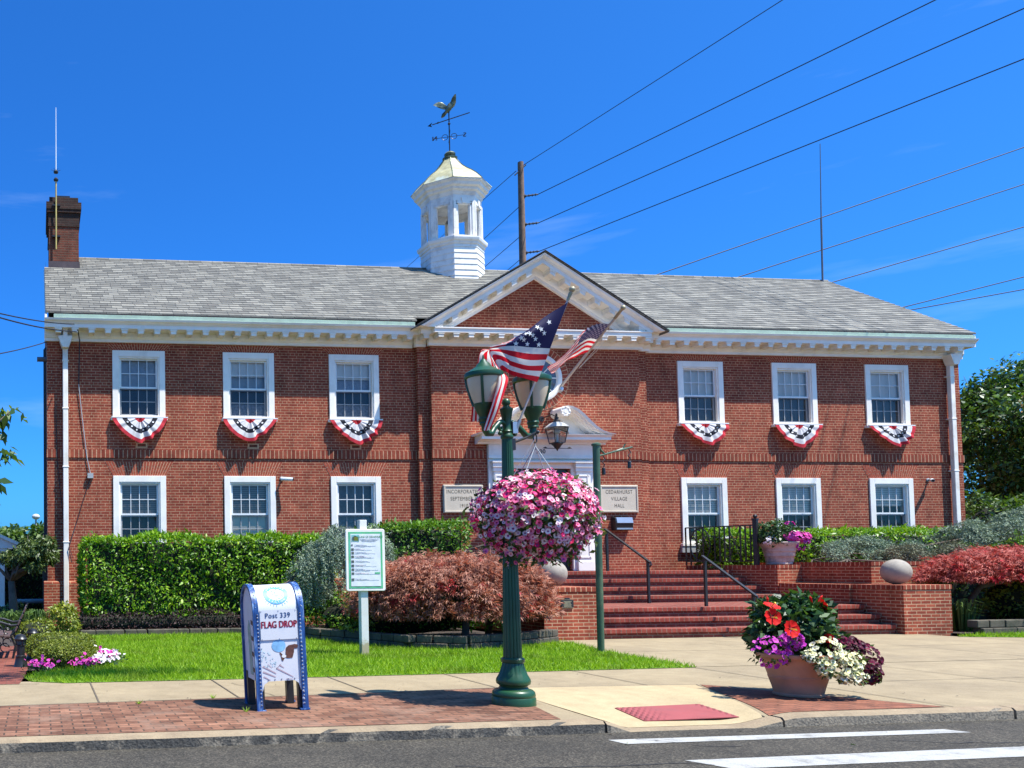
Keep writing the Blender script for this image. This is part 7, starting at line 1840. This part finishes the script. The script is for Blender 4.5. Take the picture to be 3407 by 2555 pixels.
def wire(label, p, q, r, sag=0.0, grp='overhead wires'):
    p, q = np.array(p, float), np.array(q, float); b = B(); n = 24
    b.tube([p+(q-p)*t-np.array([0, 0, sag*4*t*(1-t)]) for t in np.linspace(0, 1, n)], r, 5); o = b.build('power_line', M['wire'], None, smooth=True); return tag(o, label, 'wire', grp)
def ext(p, q, k): p, q = np.array(p), np.array(q); return p+(q-p)*k
WORD = {'L1': 'topmost overhead wire running off from the pole tip', 'L2': 'overhead wire tied to the uppermost pole insulator', 'L3': 'overhead wire tied to the middle pole insulator', 'L4': 'overhead wire tied to the lowest pole insulator',
        'L5': 'overhead wire crossing the grey roof antenna just above its joint', 'L6': 'overhead wire crossing the lower half of the grey roof antenna', 'L7': 'overhead wire leaving the roof at the foot of the grey antenna', 'L8': 'overhead wire low over the sloping roof end, upper of a close pair', 'L9': 'overhead wire low over the sloping roof end, lower of a close pair'}
for nm, a, c in (('L5', (1400, 600), (2212, 318)), ('L6', (1575, 605), (2212, 398)), ('L7', (1790, 612), (2212, 490)), ('L8', (1945, 665), (2212, 598)), ('L9', (1975, 668), (2212, 625)), ('L1', (1130, 357), (1690, 0)), ('L2', (1150, 424), (2020, 0)), ('L3', (1152, 485), (2212, 18)), ('L4', (1158, 545), (2212, 127))):
    y = a[1]+(1128-a[0])*(c[1]-a[1])/(c[0]-a[0]); P0 = at_y(1128, y, PYu)
    if nm in att: P0 = att[nm]
    Q = at_z(c[0], c[1], P0[2]) if nm in ('L1', 'L2', 'L3', 'L4') else at_y(c[0], c[1], 10.5); k = 1.25
    wire(WORD[nm], P0, ext(P0, Q, k), {'L1': .013}.get(nm, .016 if nm in att else .021))
for (a, c, lab) in (((1115, 369), (870, 585), 'thin wire dropping from the pole tip behind the cupola'), ((1120, 448), (860, 685), 'wire running from the upper insulator behind the cupola'), ((1122, 512), (880, 720), 'wire running from the middle insulator behind the cupola'), ((1124, 560), (1000, 665), 'wire running from the lowest insulator down behind the roof')):
    P0 = at_y(a[0], a[1], PYu); Q = at_y(c[0], c[1], 34.0); wire(lab, P0, Q, .014)
# service drop to the building corner
q1 = at_y(161, 712, -.45); 
wire('black service cable slung to the cornice corner, upper of two', at_y(-260, 600, -11), at_y(160, 700, -.47), .012, .12, 'service cables')
wire('second black service cable slung to the cornice corner just below it', at_y(-260, 590, -11), at_y(165, 716, -.45), .014, .15, 'service cables')
wire('lone black cable reaching the side wall below the cornice', at_y(-300, 790, -10), at_y(102, 738, .1), .012, .12, 'service cables')
cb = thing('service_conduit', 'thin conduit with a small box running down the brick wall by the downspout', 'conduit', (1.0, -.1, 3.8))
pts = [at_y(168, 712, -.42), at_y(172, 735, -.12), at_y(170, 830, -.04), at_y(176, 890, -.03), at_y(188, 990, -.03), at_y(195, 1022, -.03)]
b = B(); b.tube(pts[:3], .014, 6); b.build('cable', M['wire'], cb); b = B(); b.tube(pts[2:], .012, 6); b.build('pipe', M['plastic_grey'], cb)
q = at_y(195, 1028, 0); b = B(); b.box(q[0]-.07, q[0]+.07, -.08, -.0, q[2]-.06, q[2]+.06); b.build('junction_box', M['plastic_grey'], cb)
b = B(); b.tube([at_y(194, 1035, -.03), at_y(165, 1130, -.03), at_y(148, 1185, -.19), at_y(155, 1215, -.19)], .010, 5); b.tube([at_y(120, 870, -.03), at_y(124, 1000, -.03), at_y(140, 1150, -.03), at_y(157, 1205, -.19)], .008, 5); b.build('loose_cable', M['wire'], cb)
sp = thing('side_pipe', 'short grey vent pipe on the side wall under the eaves', 'pipe', (.1, 2, 6.8)); a = at_y(80, 776, .3); e = at_y(104, 776, .3); b = B(); b.tube([a, (XL+.02, .3, a[2])], .06, 12); b.build('vent', M['ant_grey'], sp, smooth=True, auto=40)
b = B()
for k in range(3): b.tube([(XL-.03-.02*k, .3+.12*k, 7.0), (XL-.035-.02*k, .32+.12*k, .5)], .014, 5)
o = b.build('cable_bundle', M['wire'], None); tag(o, 'bundle of dark cables running down the side wall corner', 'cable')
# grit and leaf bits in the gutter and on the pavement
g = np.random.default_rng(401); n = 700; X = g.uniform(-1.5, 10.5, n); gut = g.random(n) < .7
Y = np.where(gut, -13.60+.016*X-abs(g.normal(size=n))*.16-.02, g.uniform(-13.3, -9.95, n)); Z = np.where(gut, .043, .158)
ok = ~((~gut) & (X > 5.0) & (X < 7.3) & (Y < -11.2)); C_ = np.c_[X, Y, Z][ok]
V, F = stamp([(-.5, -.5, 0), (.5, -.4, 0), (.4, .5, .25), (-.4, .45, .1)], [(0, 1, 2, 3)], C_, np.c_[g.normal(size=(len(C_), 2)), np.zeros(len(C_))], np.tile([0, 0, 1.], (len(C_), 1)), .010*(1+.6*g.normal(size=len(C_))).clip(.4, 2.4))
o = np_mesh('debris', V, F, M['edging']); kind(o, 'stuff'); tag(o, 'specks of grit and leaf bits along the gutter', 'debris')
# small litter
g_ = random.Random(5); 
for k, (x, y, lab) in enumerate(((5.05, -14.0, 'crumpled yellow leaf lying on the road by the short stripe end'), (6.9, -14.3, 'brown leaf lying on the road between the stripes'))):
    P = np.array([[x, y, .05]]); o = leaves('fallen_leaf', P, np.array([[0, 0, 1.]]), .06, .6, M['gold'], None, seed=300+k); tag(o, lab, 'leaf')
tuft = [(1.05, -11.82), (1.9, -11.55), (2.05, -12.5)]
for i, (x, y) in enumerate(tuft):
    o_ = B()
    for k in range(16):
        a = g_.uniform(0, 2*PI); o_.add([(x-.004, y, .15), (x+.004, y, .15), (x+.05*math.cos(a), y+.05*math.sin(a), .15+g_.uniform(.03, .06))], [(0, 1, 2)])
    o = o_.build('grass_tuft', M['grass']); tag(o, ['small grass tuft growing on the edge of the brick pavement, by itself', 'grass tuft at the pavement edge nearer the letter box', 'grass tuft between bricks in front of the letter box'][i], 'weed', 'weeds in the pavement')
# ------------------------------------------------------------------ camera, sun, sky
cam = bpy.data.cameras.new('camera'); co = bpy.data.objects.new('camera', cam); COL.objects.link(co)
Mx = Matrix(((CR[0], CU[0], -CF[0], CO[0]), (CR[1], CU[1], -CF[1], CO[1]), (CR[2], CU[2], -CF[2], CO[2]), (0, 0, 0, 1)))
co.matrix_world = Mx
cam.sensor_fit = 'HORIZONTAL'; cam.sensor_width = 36; cam.lens = FPX/2212*36
cam.shift_x = (1106-PX0)/2212; cam.shift_y = (PY0-829.4)/2212; cam.clip_end = 2000; cam.clip_start = .05
SC.camera = co
S = Vector((.38, -.30, 1.0)).normalized()
sun = bpy.data.lights.new('sun', 'SUN'); sun.energy = SUN_E; sun.angle = math.radians(.53); sun.color = (1.0, .955, .885)
so = bpy.data.objects.new('sun', sun); COL.objects.link(so); so.rotation_euler = S.to_track_quat('Z', 'Y').to_euler(); so.location = (20, -20, 40)
w = bpy.data.worlds.new('World'); SC.world = w; w.use_nodes = True; nt = w.node_tree; nt.nodes.clear()
out = nt.nodes.new('ShaderNodeOutputWorld'); bg = nt.nodes.new('ShaderNodeBackground'); sky = nt.nodes.new('ShaderNodeTexSky')
sky.sky_type = 'NISHITA'; sky.sun_disc = False; sky.sun_elevation = math.asin(S.z); sky.sun_rotation = math.atan2(S.x, S.y)
sky.air_density = SKY_AIR; sky.dust_density = SKY_DUST; sky.ozone_density = 3.0; sky.altitude = 10
hs = nt.nodes.new('ShaderNodeHueSaturation'); hs.inputs['Saturation'].default_value = SKY_SAT; hs.inputs['Hue'].default_value = SKY_HUE; hs.inputs['Value'].default_value = 1.0
nt.links.new(sky.outputs[0], hs.inputs['Color']); tn = nt.nodes.new('ShaderNodeMix'); tn.data_type = 'RGBA'; tn.blend_type = 'MULTIPLY'; tn.inputs[0].default_value = 1; tn.inputs[7].default_value = SKY_TINT; nt.links.new(hs.outputs[0], tn.inputs[6]); tc = nt.nodes.new('ShaderNodeTexCoord'); mp = nt.nodes.new('ShaderNodeMapping'); mp.inputs['Rotation'].default_value = (0, math.radians(-34), 0); mp.inputs['Scale'].default_value = (1.3, 1.3, 9)
nz = nt.nodes.new('ShaderNodeTexNoise'); nz.inputs['Scale'].default_value = 1.7; nz.inputs['Detail'].default_value = 7; nz.inputs['Roughness'].default_value = .55
nt.links.new(tc.outputs['Generated'], mp.inputs[0]); nt.links.new(mp.outputs[0], nz.inputs['Vector'])
cr = nt.nodes.new('ShaderNodeValToRGB'); cr.color_ramp.elements[0].position = .60; cr.color_ramp.elements[0].color = (0, 0, 0, 1); cr.color_ramp.elements[1].position = .78; cr.color_ramp.elements[1].color = (.15, .15, .15, 1); nt.links.new(nz.outputs['Fac'], cr.inputs[0])
cm = nt.nodes.new('ShaderNodeMix'); cm.data_type = 'RGBA'; cm.inputs[7].default_value = (4.6, 5.6, 6.4, 1); nt.links.new(cr.outputs[0], cm.inputs[0]); nt.links.new(tn.outputs[2], cm.inputs[6]); nt.links.new(cm.outputs[2], bg.inputs[0]); bg.inputs[1].default_value = SKY_S
nt.links.new(bg.outputs[0], out.inputs[0])
vs = SC.view_settings; SC.display_settings.display_device = 'sRGB'; vs.view_transform = 'Standard'; vs.look = 'None'; vs.exposure = EXPO; vs.gamma = 1.0; vs.use_curve_mapping = False
SC.cycles.max_bounces = 6; SC.cycles.transparent_max_bounces = 12; SC.cycles.diffuse_bounces = 3; SC.cycles.glossy_bounces = 3; SC.cycles.transmission_bounces = 3
SC.cycles.use_denoising = True; SC.cycles.sample_clamp_indirect = 6; SC.cycles.caustics_reflective = False; SC.cycles.caustics_refractive = False
